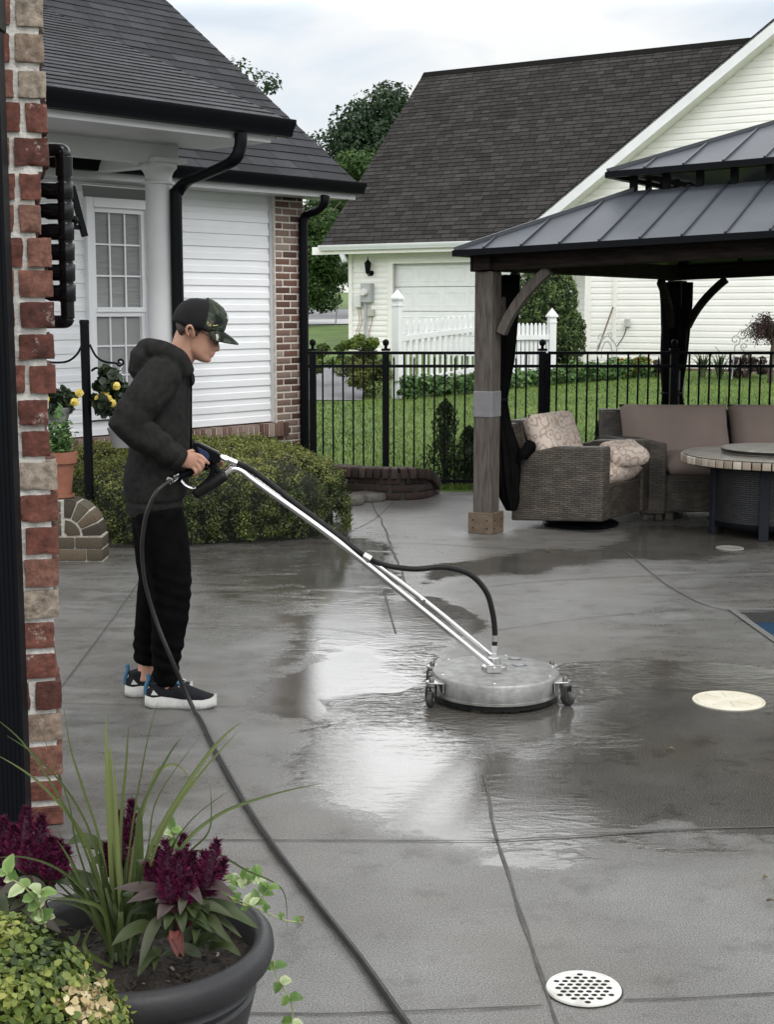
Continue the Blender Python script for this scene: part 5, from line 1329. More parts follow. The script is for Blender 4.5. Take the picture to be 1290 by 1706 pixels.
mb.build('branches', MT['bark'], t); leafobj('crown', LM['maroon'], pr, t)
# garden bits against the wall
p = at(998, 580, 27.6); mb = MB(); mb.tube([at(997, 582, 27.6), at(1022, 512, 28.3)], .018, 8); tag(mb.build('garden_stake', M('stake', (.14, .10, .07), .8), None, base=tuple(at(997, 582, 27.6))), 'long wooden stake leaning on the cream wall', 'stake')
mb = MB(); ctr = at(1012, 580, 27.4)
mb.tube(smooth_path([ctr+Vector((-.18, 0, -.2)), ctr+Vector((-.17, 0, .05)), ctr+Vector((0, 0, .22)), ctr+Vector((.17, 0, .05)), ctr+Vector((.18, 0, -.2))], 8), .012, 6)
mb.tube(smooth_path([ctr+Vector((-.10, 0, -.2)), ctr+Vector((-.09, 0, .0)), ctr+Vector((0, 0, .13)), ctr+Vector((.09, 0, .0)), ctr+Vector((.10, 0, -.2))], 8), .01, 6)
def curl(c, r, a0, turns, n=28): return [c + Vector((math.cos(a0+turns*6.283*i/n), 0, math.sin(a0+turns*6.283*i/n)))*(r*(1-.75*i/n)) for i in range(n+1)]
mb.tube(curl(ctr+Vector((-.12, 0, .2)), .07, 0, 1.2), .009, 6); mb.tube(curl(ctr+Vector((.05, 0, .24)), .06, 3, -1.2), .009, 6)
tag(mb.build('garden_trellis', MT['meter'], None, base=(ctr.x, ctr.y, terr(ctr.y))), 'small curled metal arch trellis in front of the cream wall', 'trellis')
mb = MB(); ctr = at(1226, 566, 25.6)
mb.tube(curl(ctr, .10, -1.5, 1.25), .011, 6); mb.tube([ctr+Vector((0, 0, -.10)), Vector((ctr.x-.04, ctr.y, terr(25.6)))], .011, 6); c3 = at(1241, 577, 25.6); mb.tube(curl(c3, .07, -1.5, -1.25), .01, 6); mb.tube(smooth_path([c3+Vector((0, 0, -.07)), Vector((ctr.x, ctr.y, terr(25.6)+.25)), ctr+Vector((-.35, 0, -.12))], 6), .01, 6)
tag(mb.build('garden_ornament', MT['meter'], None, base=(ctr.x, ctr.y, terr(25.6))), 'grey scroll wire ornament standing right of the curtained post', 'ornament')
# small dark conifers between fence and patio
for (px, pyb, ht, w_, lb) in ((742, 806, .78, .27, 'narrow dark conifer behind the fence left of the gazebo post'), (782, 806, .52, .22, 'short bushy conifer at the foot of the gazebo post'), (1003, 790, .62, .16, 'dark conifer hidden behind the wicker armchair')):
    q = at(px, pyb, 13.95); q = Vector((q.x, 13.95, 0)); t = thing('dwarf_conifer', q, lb, 'shrub')
    n = 2600; f = rng.uniform(0, 1, n); a_ = rng.uniform(0, 6.283, n); r_ = w_*(1-f)**.6*(.75+.5*np.sin(f*9+a_*2))*rng.uniform(.35, 1.05, n)
    P = np.stack([q.x+np.cos(a_)*r_, q.y+np.sin(a_)*r_, f*ht+.03], 1); nr = np.stack([np.cos(a_), np.sin(a_), 0*a_], 1)
    leafobj('foliage', LM['spruce'], [leaves(P, nr, .05*rng.uniform(.6, 1.3, n), np.clip(rng.normal(.35, .25, n), 0, 1), .3, .5, up=(0, 0, 1))], t)
    mb = MB(); mb.tube([q, q+Zv*ht*.9], [.03, .006], 6); mb.build('stem', MT['bark'], t)

# ================================================================== BOXWOOD HEDGE by the white house
hc = Vector((-1.50, 11.50, 0)); hx, hy, hz = 1.02, 1.28, .575
hedge = thing('boxwood_hedge', hc, 'large rounded boxwood hedge in front of the white house, light on top', 'hedge')
ha = R(18); ex = Vector((math.cos(ha), math.sin(ha), 0)); ey = Vector((-math.sin(ha), math.cos(ha), 0))
n = 96000; d = sph(n); d[:, 2] = np.abs(d[:, 2])*1.0
pw_ = 5.0; k_ = (np.abs(d[:, 0])**pw_ + np.abs(d[:, 1])**pw_ + np.abs(d[:, 2]*1.0)**pw_)**(-1/pw_)
L0 = d*k_[:, None]
P = np.array(hc) + np.outer(L0[:, 0]*hx, np.array(ex)) + np.outer(L0[:, 1]*hy, np.array(ey)) + np.outer(L0[:, 2]*hz, [0, 0, 1])
g_ = np.sign(L0)*np.abs(L0)**3; nrm = unit(np.outer(g_[:, 0]/hx, np.array(ex)) + np.outer(g_[:, 1]/hy, np.array(ey)) + np.outer(g_[:, 2]/hz, [0, 0, 1]))
ns = np.array([mnoise.noise((p[0]*2.6, p[1]*2.6, p[2]*2.6)) for p in P]); ns2 = np.array([mnoise.noise((p[0]*11, p[1]*11, p[2]*11)) for p in P])
P = P + nrm*(ns*.08 + ns2*.05 + rng.normal(0, .014, n))[:, None]
under = (P[:, 2] > .02 + rng.uniform(0, .05, n)) & ~((ns2 < -.16) & (rng.uniform(0, 1, n) < .7))
col = np.clip(.27 + .25*ns + .45*ns2 + rng.normal(0, .16, n) + .42*np.clip(nrm[:, 2], 0, 1)*(P[:, 2] > .42), 0, 1)  # top leaves coloured lighter: new growth plus painted light from above
P, nrm, col = P[under], nrm[under], col[under]
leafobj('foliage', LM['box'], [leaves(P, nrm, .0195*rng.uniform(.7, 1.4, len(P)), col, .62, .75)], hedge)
mb = MB(); core = []
NS, NT = 30, 10
for j in range(NT+1):
    ph = math.pi/2*j/NT
    for i in range(NS):
        a_ = 2*math.pi*i/NS; v = np.array([math.cos(a_)*math.cos(ph), math.sin(a_)*math.cos(ph), math.sin(ph)]); v = v*(np.abs(v)**4).sum()**-.25
        mb.v.append(tuple(hc + ex*(v[0]*(hx-.09)) + ey*(v[1]*(hy-.09)) + Zv*(v[2]*(hz-.08))))
for j in range(NT):
    for i in range(NS): mb.f.append((j*NS+i, j*NS+(i+1) % NS, (j+1)*NS+(i+1) % NS, (j+1)*NS+i)); mb.m.append(0)
mb.build('core', M('hedge_core', (.010, .013, .006), .95), hedge, smooth=True)

# ================================================================== LOW WALLS, STONES
MT['olive_brick'] = brick_mat('olive_brick', [(.030, .022, .014), (.055, .042, .026), (.085, .060, .036), (.075, .065, .045)])
MT['white_mortar'] = M('white_mortar', (.36, .34, .30), .9, var=.25, vscale=30, bump=.6, bscale=60)
q = G(172, 936); lw = thing('garden_wall', (q.x-.3, q.y, 0), 'low brick garden wall with a rounded end beside the hedge', 'wall')
xr = q.x; yw = q.y; rad = .25; zb_ = .12; Xl = xr-1.2
mb = MB(); cols = []
def wedge(a0, a1, r0, r1, cx_, cz_, th=.22):
    n_ = 4; pts = [Vector((cx_+r1*math.cos(a0+(a1-a0)*i/n_), yw-.004+random.uniform(-.006, .004), cz_+r1*math.sin(a0+(a1-a0)*i/n_))) for i in range(n_+1)] + [Vector((cx_+r0*math.cos(a1-(a1-a0)*i/n_), yw-.004, cz_+r0*math.sin(a1-(a1-a0)*i/n_))) for i in range(n_+1)]
    b0 = len(mb.v); mb.prism(pts, Vector((0, th, 0))); v = random.random(); cols.extend([v]*(len(mb.v)-b0))
cxw, czw = xr-rad-.01, .175
for k in range(4): wedge(R(90*k/4+1.4), R(90*(k+1)/4-1.4), .125, rad, cxw, czw)
wedge(R(4), R(86), .02, .11, cxw-.0, czw)
for k in range(2):
    z0 = .012+.082*k; x_ = xr - (.0 if k else 0)
    for i in range(5):
        w_ = (.115 if i == 0 and k == 0 else .19); b0 = len(mb.v)
        mb.box((x_-w_/2, yw+.105, z0+.034), (w_-.008, .225, .075)); v = random.random(); cols += [v]*8; x_ -= w_
for k in range(3):
    x_ = cxw-.015
    for i in range(4):
        w_ = .19 if k else .10; mb.box((x_-w_/2, yw+.105, .215+.08*k), (w_-.008, .225, .073)); cols += [random.random()]*8; x_ -= w_
ow = col_build(mb, cols, 'brickwork', MT['olive_brick'], lw, .006)
mb = MB(); pts = [Vector((Xl, yw+.006, 0)), Vector((xr-.006, yw+.006, 0)), Vector((xr-.006, yw+.006, czw))] + [Vector((cxw+(rad-.005)*math.cos(R(a_)), yw+.006, czw+(rad-.005)*math.sin(R(a_)))) for a_ in range(0, 91, 10)] + [Vector((Xl, yw+.006, czw+rad-.005))]
mb.prism(pts, Vector((0, .205, 0))); mb.build('mortar', MT['white_mortar'], lw)
# terracotta pot with a green plant on it
zw = czw+rad; pc = at(101, 847, yw+.11); pc = Vector((pc.x, yw+.11, zw))
MT['terra'] = M('terra', (.19, .068, .040), .75, col2=(.26, .105, .065), vscale=8, bump=.15, bscale=80)
pot = thing('terracotta_pot', pc, 'terracotta pot on the low brick wall holding a leafy green herb', 'pot')
pr_ = .105
mb = MB(); mb.lathe(pc, [(.07, .012), (.072, .02), (.098, .235), (pr_+.012, .236), (pr_+.016, .31), (pr_+.004, .312), (pr_-.004, .26), (.02, .255)], 28); mb.build('body', MT['terra'], pot, smooth=True, auto=40)
mb = MB(); mb.lathe(pc, [(.08, 0), (.095, .005), (.098, .022), (.09, .022), (.085, .012)], 28); mb.build('saucer', MT['terra'], pot, smooth=True, auto=40)
hb = thing('herb_plant', pc+Zv*.25, 'bushy bright green herb growing in the terracotta pot', 'plant')
mb = MB(); 
prts = []
for i in range(26):
    a_ = random.uniform(0, 6.28); r_ = random.uniform(.02, .13); tpz = random.uniform(.34, .50); tip = pc + Vector((math.cos(a_)*r_, math.sin(a_)*r_, tpz)); mb.tube([pc+Zv*.25, pc+Vector((math.cos(a_)*r_*.4, math.sin(a_)*r_*.4, .3)), tip], .003, 5)
    for f in (.45, .65, .85, 1): 
        b_ = (pc+Zv*.27).lerp(tip, f); prts.append(leaves(np.array(b_)+rng.normal(0, .018, (6, 3)), sph(6)*.7+np.array([0, 0, 1]), .045*rng.uniform(.7, 1.3, 6), np.clip(rng.normal(.5, .25, 6), 0, 1), .62, .4, shape=6))
tip = pc+Vector((-.0, 0, .57)); mb.tube([pc+Zv*.3, tip], .003, 5); prts.append(leaves(np.array(tip)+rng.normal(0, .02, (9, 3)), sph(9)*.5+np.array([0, -.5, .8]), .07, rng.uniform(.3, .8, 9), .5, .3, shape=6))
mb.build('stem', MT['stem'], hb); leafobj('foliage', LM['mint'], prts, hb)
# black plant stand post with arms
Yp = 10.35; pb = at(148, 800, Yp); pstand = thing('plant_post', (pb.x, Yp, 0), 'black round post with curved wire arms for hanging baskets', 'post')
pt = at(140, 537, Yp); mb = MB(); mb.tube([Vector((pb.x, Yp, 0)), Vector((pt.x, Yp, pt.z))], [.033, .033], 16); mb.build('pole', MT['black_metal'], pstand, smooth=True, auto=40)
mb = MB(); mb.lathe((pt.x, Yp, pt.z-.01), [(.035, 0), (.036, .02), (.03, .028)], 16); mb.build('cap', MT['black_metal'], pstand, smooth=True, auto=40)
PT = lambda px, py, dy=0: at(px, py, Yp+dy)
for pts in ([PT(137, 572), PT(128, 590), PT(112, 602), PT(90, 604), PT(76, 602)], [PT(149, 574), PT(160, 594), PT(175, 603), PT(192, 605)] + curl(PT(200, 603), .028, 4.2, 1.1), [PT(152, 618), PT(160, 613), PT(168, 618), PT(188, 638)]):
    mb = MB(); mb.tube(smooth_path(pts, 5), .008, 8); mb.build('arm', MT['black_metal'], pstand, smooth=True)
mb = MB(); mb.tube(smooth_path([PT(70, 683), PT(74, 700), PT(75, 760)], 6), .012, 8); mb.build('side_rod', MT['black_metal'], pstand)
MT['grey_pot'] = M('grey_pot', (.22, .22, .22), .6, var=.06)
def basket(c, w_, label, nfl, spread, potoff, hook, spots):
    c = Vector(c); t = thing('hanging_basket', c, label, 'flower basket', 'hanging baskets of yellow begonias')
    mb = MB(); b = c + Vector(potoff); mb.lathe(b, [(w_*.62, 0), (w_, .125), (w_*1.03, .13), (w_*1.03, .14), (w_*.9, .135), (w_*.2, .12)], 24); mb.build('pot', MT['grey_pot'], t, smooth=True, auto=40)
    leafobj('foliage', LM['begonia'], clumps(c + Vector((0, 0, spread[2]*.5)), spread, 620, .075, 0, 1, .35, .8, 14, .42, 6), t)
    for (px, py) in spots:
        f = at(px, py, c.y-spread[1]*.8); pp_ = []
        for l_, (nn_, rr) in enumerate(((7, .022), (6, .015), (4, .008))):
            for i in range(nn_):
                a_ = i*6.283/nn_+l_; d = np.array([math.cos(a_), -.35-.3*l_, math.sin(a_)]); pp_.append(leaves((np.array(f)+d*rr*.7*np.array([1, .7, 1]))[None], (np.array([d[0]*.6, -1, d[2]*.6]))[None], rr*1.7, np.array([random.random()*.6+.1*l_]), .95, .1, shape=6))
        leafobj('flower', MT['petal'], pp_, t)
    mb = MB(); h = Vector(hook)
    for a_ in (0, 2.1, 4.2): mb.tube([b + Vector((math.cos(a_)*w_, math.sin(a_)*w_, .13)), h - Zv*.03], .0022, 5)
    mb.tube(curl(h, .025, -1.5, .8), .004, 6); mb.build('hanger', MT['white_paint'], t)
    return t
bc = PT(96, 685, -.05); basket(bc, .105, 'hanging basket of yellow begonias left of the black post', 4, (.16, .13, .10), PT(94, 711, -.05)-bc, PT(76, 602), ((75, 665), (124, 670), (132, 655), (66, 672)))
bc = PT(183, 680, -.02); basket(bc, .10, 'hanging basket of yellow begonias behind the person, right of the black post', 5, (.14, .13, .19), PT(203, 745, -.02)-bc, PT(200, 606), ((168, 672), (180, 665), (193, 643), (174, 655), (186, 672), (164, 664)))
# curved brick bed wall at the fence and the flat stones before it
bwc = G(640, 832); MT['red_brick'] = brick_mat('bed_brick', [(.014, .009, .007), (.030, .018, .014), (.050, .028, .021), (.045, .032, .026)])
bw = thing('bed_wall', (at(640, 800, 12.75).x, 12.75, 0), 'low curved dark brick bed wall in front of the black fence', 'wall')
path = smooth_path([Vector((at(520, 800, 13.1).x, 13.1, 0)), Vector((at(600, 800, 12.85).x, 12.85, 0)), Vector((at(660, 800, 12.75).x, 12.75, 0)), Vector((at(700, 800, 12.85).x, 12.85, 0)), Vector((at(718, 800, 13.15).x, 13.15, 0))], 30)
mb = MB(); cols = []; mo = MB()
dist = [0]
for i in range(1, len(path)): dist.append(dist[-1] + (path[i]-path[i-1]).length)
def pat(s):
    s = max(0, min(dist[-1], s)); 
    for i in range(1, len(dist)):
        if dist[i] >= s:
            f = (s-dist[i-1])/max(dist[i]-dist[i-1], 1e-6); return path[i-1].lerp(path[i], f), (path[i]-path[i-1]).normalized()
topz = lambda s: .285 if s < dist[-1]-.42 else .285 - .17*((s-dist[-1]+.42)/.42)**1.5
for r_ in range(4):
    s = .0 if r_ % 2 else -.1
    while s < dist[-1]:
        p_, d_ = pat(s+.1); n_ = Vector((d_.y, -d_.x, 0)); z0 = .068*r_
        if z0+.06 < topz(s+.1)-.06: mb.box(p_ + Zv*(z0+.034), (.188, .12, .056), (d_, n_, Zv)); cols += [random.random()]*8
        s += .2
s = 0
while s < dist[-1]-.03:
    p_, d_ = pat(s+.034); n_ = Vector((d_.y, -d_.x, 0)); z1 = topz(s+.034); sl_ = Vector((d_.x, d_.y, (topz(s+.07)-topz(s))/.07)).normalized()
    mb.box(p_ + Zv*(z1-.045), (.056, .2, .09), (sl_, n_, sl_.cross(n_) if sl_.cross(n_).z > 0 else -sl_.cross(n_))); cols += [random.random()]*8; s += .067
col_build(mb, cols, 'brickwork', MT['red_brick'], bw, .005)
for i in range(0, len(path)-1):
    p_, q_ = path[i], path[i+1]; z1 = min(topz(dist[i]), topz(dist[i+1]))-.045
    if z1 > .03: mo.bar(p_+Zv*z1/2, q_+Zv*z1/2, .105, z1)
mo.build('mortar', M('dark_mortar', (.05, .045, .04), .9), bw)
MT['flag'] = M('flagstone', (.050, .047, .041), .75, col2=(.12, .112, .098), vscale=12, bump=.6, bscale=18, bdist=.02)
def stone(c, rx, ry, h, label, group='flat stones edging the patio'):
    mb = MB(); n = 11; c = Vector(c); ph = random.uniform(0, 6); rr = [random.uniform(.78, 1.1) for _ in range(n)]
    rings = [(1.0, 0), (1.05, h*.4), (.98, h*.85), (.85, h)]
    for f, z in rings:
        for k in range(n):
            a_ = 2*math.pi*k/n; mb.v.append((c.x+rx*f*rr[k]*math.cos(a_), c.y+ry*f*rr[k]*math.sin(a_), z+random.uniform(-.006, .006)))
    for i in range(3):
        for k in range(n): mb.f.append((i*n+k, i*n+(k+1) % n, (i+1)*n+(k+1) % n, (i+1)*n+k)); mb.m.append(0)
    mb.f.append(tuple(3*n+k for k in range(n))); mb.m.append(0); mb.f.append(tuple(reversed(range(n)))); mb.m.append(0)
    return tag(mb.build('flat_stone', MT['flag'], None, base=(c.x, c.y, 0), bevel=.008), label, 'stone', group)
for px, py, w_, lb in ((555, 846, .13, 'leftmost flat stone, half under the hedge end'), (582, 841, .12, 'squarish flat stone second from the hedge'), (612, 836, .15, 'flat dark stone in the middle of the patio edging'), (645, 831, .15, 'widest flat stone before the curved bed wall'), (679, 827, .16, 'long thin flat stone before the curved bed wall'), (711, 823, .12, 'rightmost flat stone at the end of the bed wall')):
    q = G(px, py); stone((q.x, q.y+.05, 0), w_, .14, .075, lb)
# ================================================================== PERSON
YP = 6.10
def pp(px, py, dy=0.0): return at(px, py, YP+dy)
PXM = F/ (YP)            # rough pixels per metre at the person
def fuse(name, mb, mat, parent, voxel=.006, smooth=6, fac=.5, fn=None, sub=0):
    """one continuous skin from overlapping limbs"""
    me = mb.mesh('tmp'); o = bpy.data.objects.new('tmp', me); scene.collection.objects.link(o)
    r_ = o.modifiers.new('r', 'REMESH'); r_.mode = 'VOXEL'; r_.voxel_size = voxel; r_.use_smooth_shade = True
    s_ = o.modifiers.new('s', 'SMOOTH'); s_.factor = fac; s_.iterations = smooth
    dg = bpy.context.evaluated_depsgraph_get(); m2 = bpy.data.meshes.new_from_object(o.evaluated_get(dg))
    bpy.data.objects.remove(o); m2.name = name
    if fn:
        n = len(m2.vertices); co = np.zeros(n*3, np.float32); m2.vertices.foreach_get('co', co); co = co.reshape(-1, 3)
        no = np.zeros(n*3, np.float32); m2.vertex_normals.foreach_get('vector', no); no = no.reshape(-1, 3)
        co = fn(co, no); m2.vertices.foreach_set('co', co.astype(np.float32).ravel()); m2.update()
    m2.materials.clear()
    return finish(name, m2, mat, parent, smooth=True)
SY = Vector((0, 1, 0))
per = thing('person', (pp(290, 1172).x, YP, 0), 'person in dark hoodie, black joggers and camouflage cap pushing the surface cleaner', 'person')
MT['skin'] = M('skin', (.40, .215, .150), .5, col2=(.46, .26, .19), vscale=14, bump=.06, bscale=180, spec=.4)
n_ = MT['skin'].node_tree.nodes['Principled BSDF']; n_.inputs['Subsurface Weight'].default_value = .12; n_.inputs['Subsurface Radius'].default_value = (.012, .005, .003)
MT['hoodie'] = M('hoodie', (.0155, .0152, .0149), .95, col2=(.024, .0235, .023), vscale=40, bump=.35, bscale=300, spec=.06, bdist=.003)
MT['pants'] = M('pants', (.0032, .0032, .0036), .95, var=.3, vscale=20, bump=.2, bscale=200, spec=.04)
MT['hair'] = M('hair', (.032, .020, .013), .6, col2=(.075, .048, .032), vscale=60, stretch=(1, 1, .2), bump=.5, bscale=120)
MT['cap_black'] = M('cap_black', (.010, .010, .011), .85, bump=.3, bscale=250, spec=.2, var=.2)
# --- head: profile levels in an upright head frame, then tipped forward
TIP = R(21); HO = pp(314.5, 592); cT, sT = math.cos(TIP), math.sin(TIP); SC = 1.0
def hd(x, y, z): return HO + Vector((x*cT + z*sT, y, -x*sT + z*cT))*SC
lev = [  # z, front x, back x, half width, squareness of the front
 (-.006, .070, .035, .016), (.0, .083, .020, .028), (.010, .090, .0, .038), (.022, .089, -.020, .046), (.034, .087, -.036, .051), (.046, .090, -.044, .054), (.056, .090, -.050, .056),
 (.066, .091, -.056, .058), (.078, .089, -.064, .061), (.090, .086, -.074, .065), (.102, .080, -.084, .069), (.112, .082, -.090, .071), (.124, .090, -.096, .073), (.140, .090, -.100, .075), (.160, .085, -.101, .076),
 (.180, .074, -.097, .073), (.200, .055, -.084, .064), (.215, .028, -.060, .046), (.224, -.005, -.030, .02)]
mb = MB(); n = 28
for z, xf, xb, hw in lev:
    cx_ = xb + (xf-xb)*.5; rx = (xf-xb)/2
    for k in range(n):
        a = 2*math.pi*k/n; ca, sa_ = math.cos(a), math.sin(a)
        y = hw*math.copysign(abs(sa_)**.85, sa_); x = cx_ + rx*math.copysign(abs(ca)**.92, ca)
        y *= 1 - .16*max(0, ca)**2*(1 if z < .12 else .5)
        mb.v.append(tuple(hd(x, y, z)))
for i in range(len(lev)-1):
    for k in range(n): mb.f.append((i*n+k, i*n+(k+1) % n, (i+1)*n+(k+1) % n, (i+1)*n+k)); mb.m.append(0)
mb.f.append(tuple(reversed(range(n)))); mb.m.append(0); mb.f.append(tuple((len(lev)-1)*n+k for k in range(n))); mb.m.append(0)
# nose, lips, brow, ears
mb.tube([hd(.080, 0, .110), hd(.092, 0, .092), hd(.101, 0, .074), hd(.104, 0, .066), hd(.094, 0, .059)], [.006, .0085, .011, .0115, .007], 10)
for s_ in (-1, 1):
    mb.sphere(hd(.092, s_*.011, .064), .0075, 8, 6)
    mb.sphere(hd(.083, s_*.030, .106), (.010, .013, .009), 10, 8)       # eyelid mound
    mb.tube([hd(.088, s_*.010, .124), hd(.088, s_*.03, .127), hd(.076, s_*.048, .122)], [.006, .007, .005], 8)
    ear = [hd(-.006, s_*.066, .084), hd(-.004, s_*.072, .094), hd(-.012, s_*.079, .112), hd(-.022, s_*.083, .120), hd(-.030, s_*.083, .114), hd(-.030, s_*.080, .100), hd(-.018, s_*.074, .084)]
    ear = [e_ + (e_-hd(-.014, s_*.066, .100))*.25 + Vector((0, s_*.006, 0)) for e_ in ear]; mb.tube(smooth_path(ear, 4), .0065, 8); mb.sphere(hd(-.016, s_*.070, .102), (.012, .006, .016), 10, 8)
mb.tube([hd(.086, -.020, .043), hd(.0945, -.008, .0455), hd(.0955, 0, .0445), hd(.0945, .008, .0455), hd(.086, .020, .043)], [.003, .0055, .006, .0055, .003], 8)
mb.tube([hd(.085, -.018, .036), hd(.0925, -.007, .034), hd(.0935, 0, .0335), hd(.0925, .007, .034), hd(.085, .018, .036)], [.003, .006, .0065, .006, .003], 8)
mb.sphere(hd(.082, 0, .012), (.014, .016, .012), 10, 8)
# neck, trunk under the clothes, arms, legs: one body
mb.tube([hd(-.030, 0, .085), pp(303, 590), pp(293, 607), pp(280, 632)], [.055, .058, .062, .075], 18, ry=[.055, .055, .058, .09], side=SY)
mb.tube([pp(278, 612), pp(272, 660), pp(268, 720), pp(262, 790), pp(262, 860)], [.07, .10, .095, .09, .095], 20, ry=[.13, .15, .13, .125, .13], side=SY)
sh_n = pp(268, 628, -.165); el_n = pp(208, 702, -.24); wr_n = pp(300, 765, -.145)
sh_f = pp(276, 628, .165); el_f = pp(262, 715, .26); wr_f = pp(348, 768, .085)
mb.tube([pp(272, 625, -.06), sh_n, (sh_n+el_n)/2, el_n], [.05, .052, .046, .040], 14); mb.tube([el_n, (el_n+wr_n)/2, wr_n], [.040, .036, .027], 14)
mb.tube([pp(276, 625, .06), sh_f, (sh_f+el_f)/2, el_f], [.05, .052, .046, .040], 14); mb.tube([el_f, (el_f+wr_f)/2, wr_f], [.040, .036, .027], 14)
an_n = pp(278, 1135, -.085); an_f = pp(241, 1122, .085)
for s_, hipx, knee, ank in ((-1, 262, pp(285, 985, -.10), an_n), (1, 262, pp(262, 985, .09), an_f)):
    hip = pp(hipx, 865, s_*.085); mb.tube([hip, hip.lerp(knee, .5), knee, knee.lerp(ank, .35), ank, ank-Zv*.03], [.075, .066, .050, .046, .033, .036], 16)
# near hand: palm, four fingers closed round the grip, thumb from the side of the palm
def chain(pts, r0, r1): 
    P = smooth_path(pts, 4); mb.tube(P, [r0+(r1-r0)*i/(len(P)-1) for i in range(len(P))], 10)
    mb.sphere(P[-1], r1, 10, 8)
hY = -.145
h = lambda px, py, dy=0: pp(px, py, hY+dy)
mb.tube([h(298, 764), h(306, 766, -.004), h(316, 767, -.008), h(327, 766, -.006)], [.027, .032, .036, .032], 16, ry=[.020, .018, .017, .015], side=SY)
chain([h(325, 757, -.008), h(334, 760, -.012), h(341, 766, -.012), h(347, 772, .004)], .0095, .0075)
chain([h(327, 764, -.010), h(335, 769, -.016), h(338, 776, -.012), h(336, 781, .012)], .0098, .0078)
chain([h(325, 772, -.010), h(331, 777, -.016), h(333, 784, -.012), h(330, 788, .012)], .0094, .0075)
chain([h(320, 778, -.008), h(325, 783, -.014), h(326, 789, -.010), h(323, 792, .012)], .0085, .0066)
chain([h(308, 757, .012), h(318, 752, .026), h(328, 751, .036), h(336, 755, .040)], .0115, .0085)
# far hand steadies the front of the gun from below
h = lambda px, py, dy=0: pp(px, py, .05+dy)
mb.tube([h(346, 768, .03), h(352, 771, .02), h(359, 773, .012)], [.026, .031, .028], 16, ry=[.018, .016, .014], side=SY)
for i, (a_, b_) in enumerate(((355, 768), (359, 769), (363, 770), (366, 771))):
    chain([h(a_, b_+2, .01), h(a_+3, b_+4, -.03), h(a_+4, b_-1, -.055), h(a_+2, b_-5, -.060)], .009, .007)
chain([h(348, 762, .02), h(353, 754, .01), h(358, 751, -.005)], .011, .008)
body = fuse('body', mb, MT['skin'], per, .0042, 5)
# eyes
MT['eye'] = M('eye', (.55, .52, .5), .15); MT['iris_eye'] = M('iris_eye', (.02, .015, .01), .1)
for s_ in (-1, 1):
    m_ = MB(); m_.sphere(hd(.0868, s_*.030, .1035), .0085, 10, 8); ey_ = m_.build('eye', MT['eye'], body, smooth=True)
    m_ = MB(); m_.sphere(hd(.0925, s_*.030, .1005), .0042, 8, 6); m_.build('iris', MT['iris_eye'], ey_, smooth=True)
m_ = MB(); m_.tube([hd(.083, -.017, .0398), hd(.0915, 0, .0392), hd(.083, .017, .0398)], .0018, 6); m_.build('mouth_line', M('lip', (.22, .08, .065), .5), body)
for s_ in (-1, 1):
    pass
# hair: close cropped sides below the cap
m_ = MB(); lv = [(.070, -.05, -.066, .052), (.085, -.046, -.081, .0675), (.10, -.040, -.0915, .0735), (.115, -.018, -.098, .0755), (.13, .03, -.1035, .0775), (.15, .06, -.107, .080), (.175, .06, -.104, .079)]
n = 24
for z, xf, xb, hw in lev[:0]: pass
for z, xf, xb, hw in lv:
    for k in range(n):
        a = math.pi*.5 + math.pi*k/(n-1)          # the back half, wrapping forward to xf at the temples
        ca, sa_ = math.cos(a), math.sin(a)
        x = xf + (xf-xb)*ca if True else 0; y = hw*math.copysign(abs(sa_)**.6, sa_)
        m_.v.append(tuple(hd(x, y, z)))
for i in range(len(lv)-1):
    for k in range(n-1): m_.f.append((i*n+k, i*n+k+1, (i+1)*n+k+1, (i+1)*n+k)); m_.m.append(0)
ho = m_.build('hair', MT['hair'], per, smooth=True); so2 = ho.modifiers.new('t', 'SOLIDIFY'); so2.thickness = .008; so2.offset = -1
for s_ in (-1, 1):       # sideburn and brow
    m_ = MB(); m_.tube([hd(.012, s_*.072, .13), hd(.008, s_*.0715, .105), hd(.010, s_*.068, .092)], [.010, .007, .003], 8, ry=[.004, .004, .002], side=Vector((0, 1, 0))); m_.build('sideburn', MT['hair'], ho, smooth=True)
# cap
def camo():
    m = bpy.data.materials.new('camo'); m.use_nodes = True; n = m.node_tree; bs = n.nodes['Principled BSDF']; lk = n.links.new
    t = n.nodes.new('ShaderNodeTexCoord'); z = n.nodes.new('ShaderNodeTexNoise'); z.inputs['Scale'].default_value = 17; z.inputs['Detail'].default_value = 2; z.inputs['Distortion'].default_value = .9; lk(t.outputs['Object'], z.inputs['Vector'])
    rp = n.nodes.new('ShaderNodeValToRGB'); rp.color_ramp.interpolation = 'CONSTANT'; e_ = rp.color_ramp.elements
    e_[0].position = 0; e_[0].color = (.009, .011, .009, 1); e_[1].position = .40; e_[1].color = (.024, .031, .023, 1)
    for p_, c_ in ((.50, (.050, .064, .048)), (.57, (.022, .019, .013)), (.655, (.42, .42, .36))): q_ = e_.new(p_); q_.color = (*c_, 1)
    lk(z.outputs['Fac'], rp.inputs[0]); lk(rp.outputs[0], bs.inputs['Base Color']); bs.inputs['Roughness'].default_value = .85; bs.inputs['Specular IOR Level'].default_value = .2
    return m
MT['camo'] = camo()
capo = MB(); prof = [(.118, 1.0), (.140, 1.03), (.165, 1.02), (.190, .95), (.212, .82), (.230, .62), (.241, .38), (.246, .12)]
n = 40; faces_front = []
for j, (z, f) in enumerate(prof):
    for k in range(n):
        a = 2*math.pi*k/n; ca = math.cos(a); x = -.006 + .1065*f*ca; y = .0845*f*math.sin(a)
        zz = z + (.016*ca if j < 2 else .006*ca) + (.008 if j == 0 and ca < -.5 else 0)
        if ca > .3 and j in (3, 4, 5): x += .010*(ca-.3)
        capo.v.append(tuple(hd(x, y, zz)))
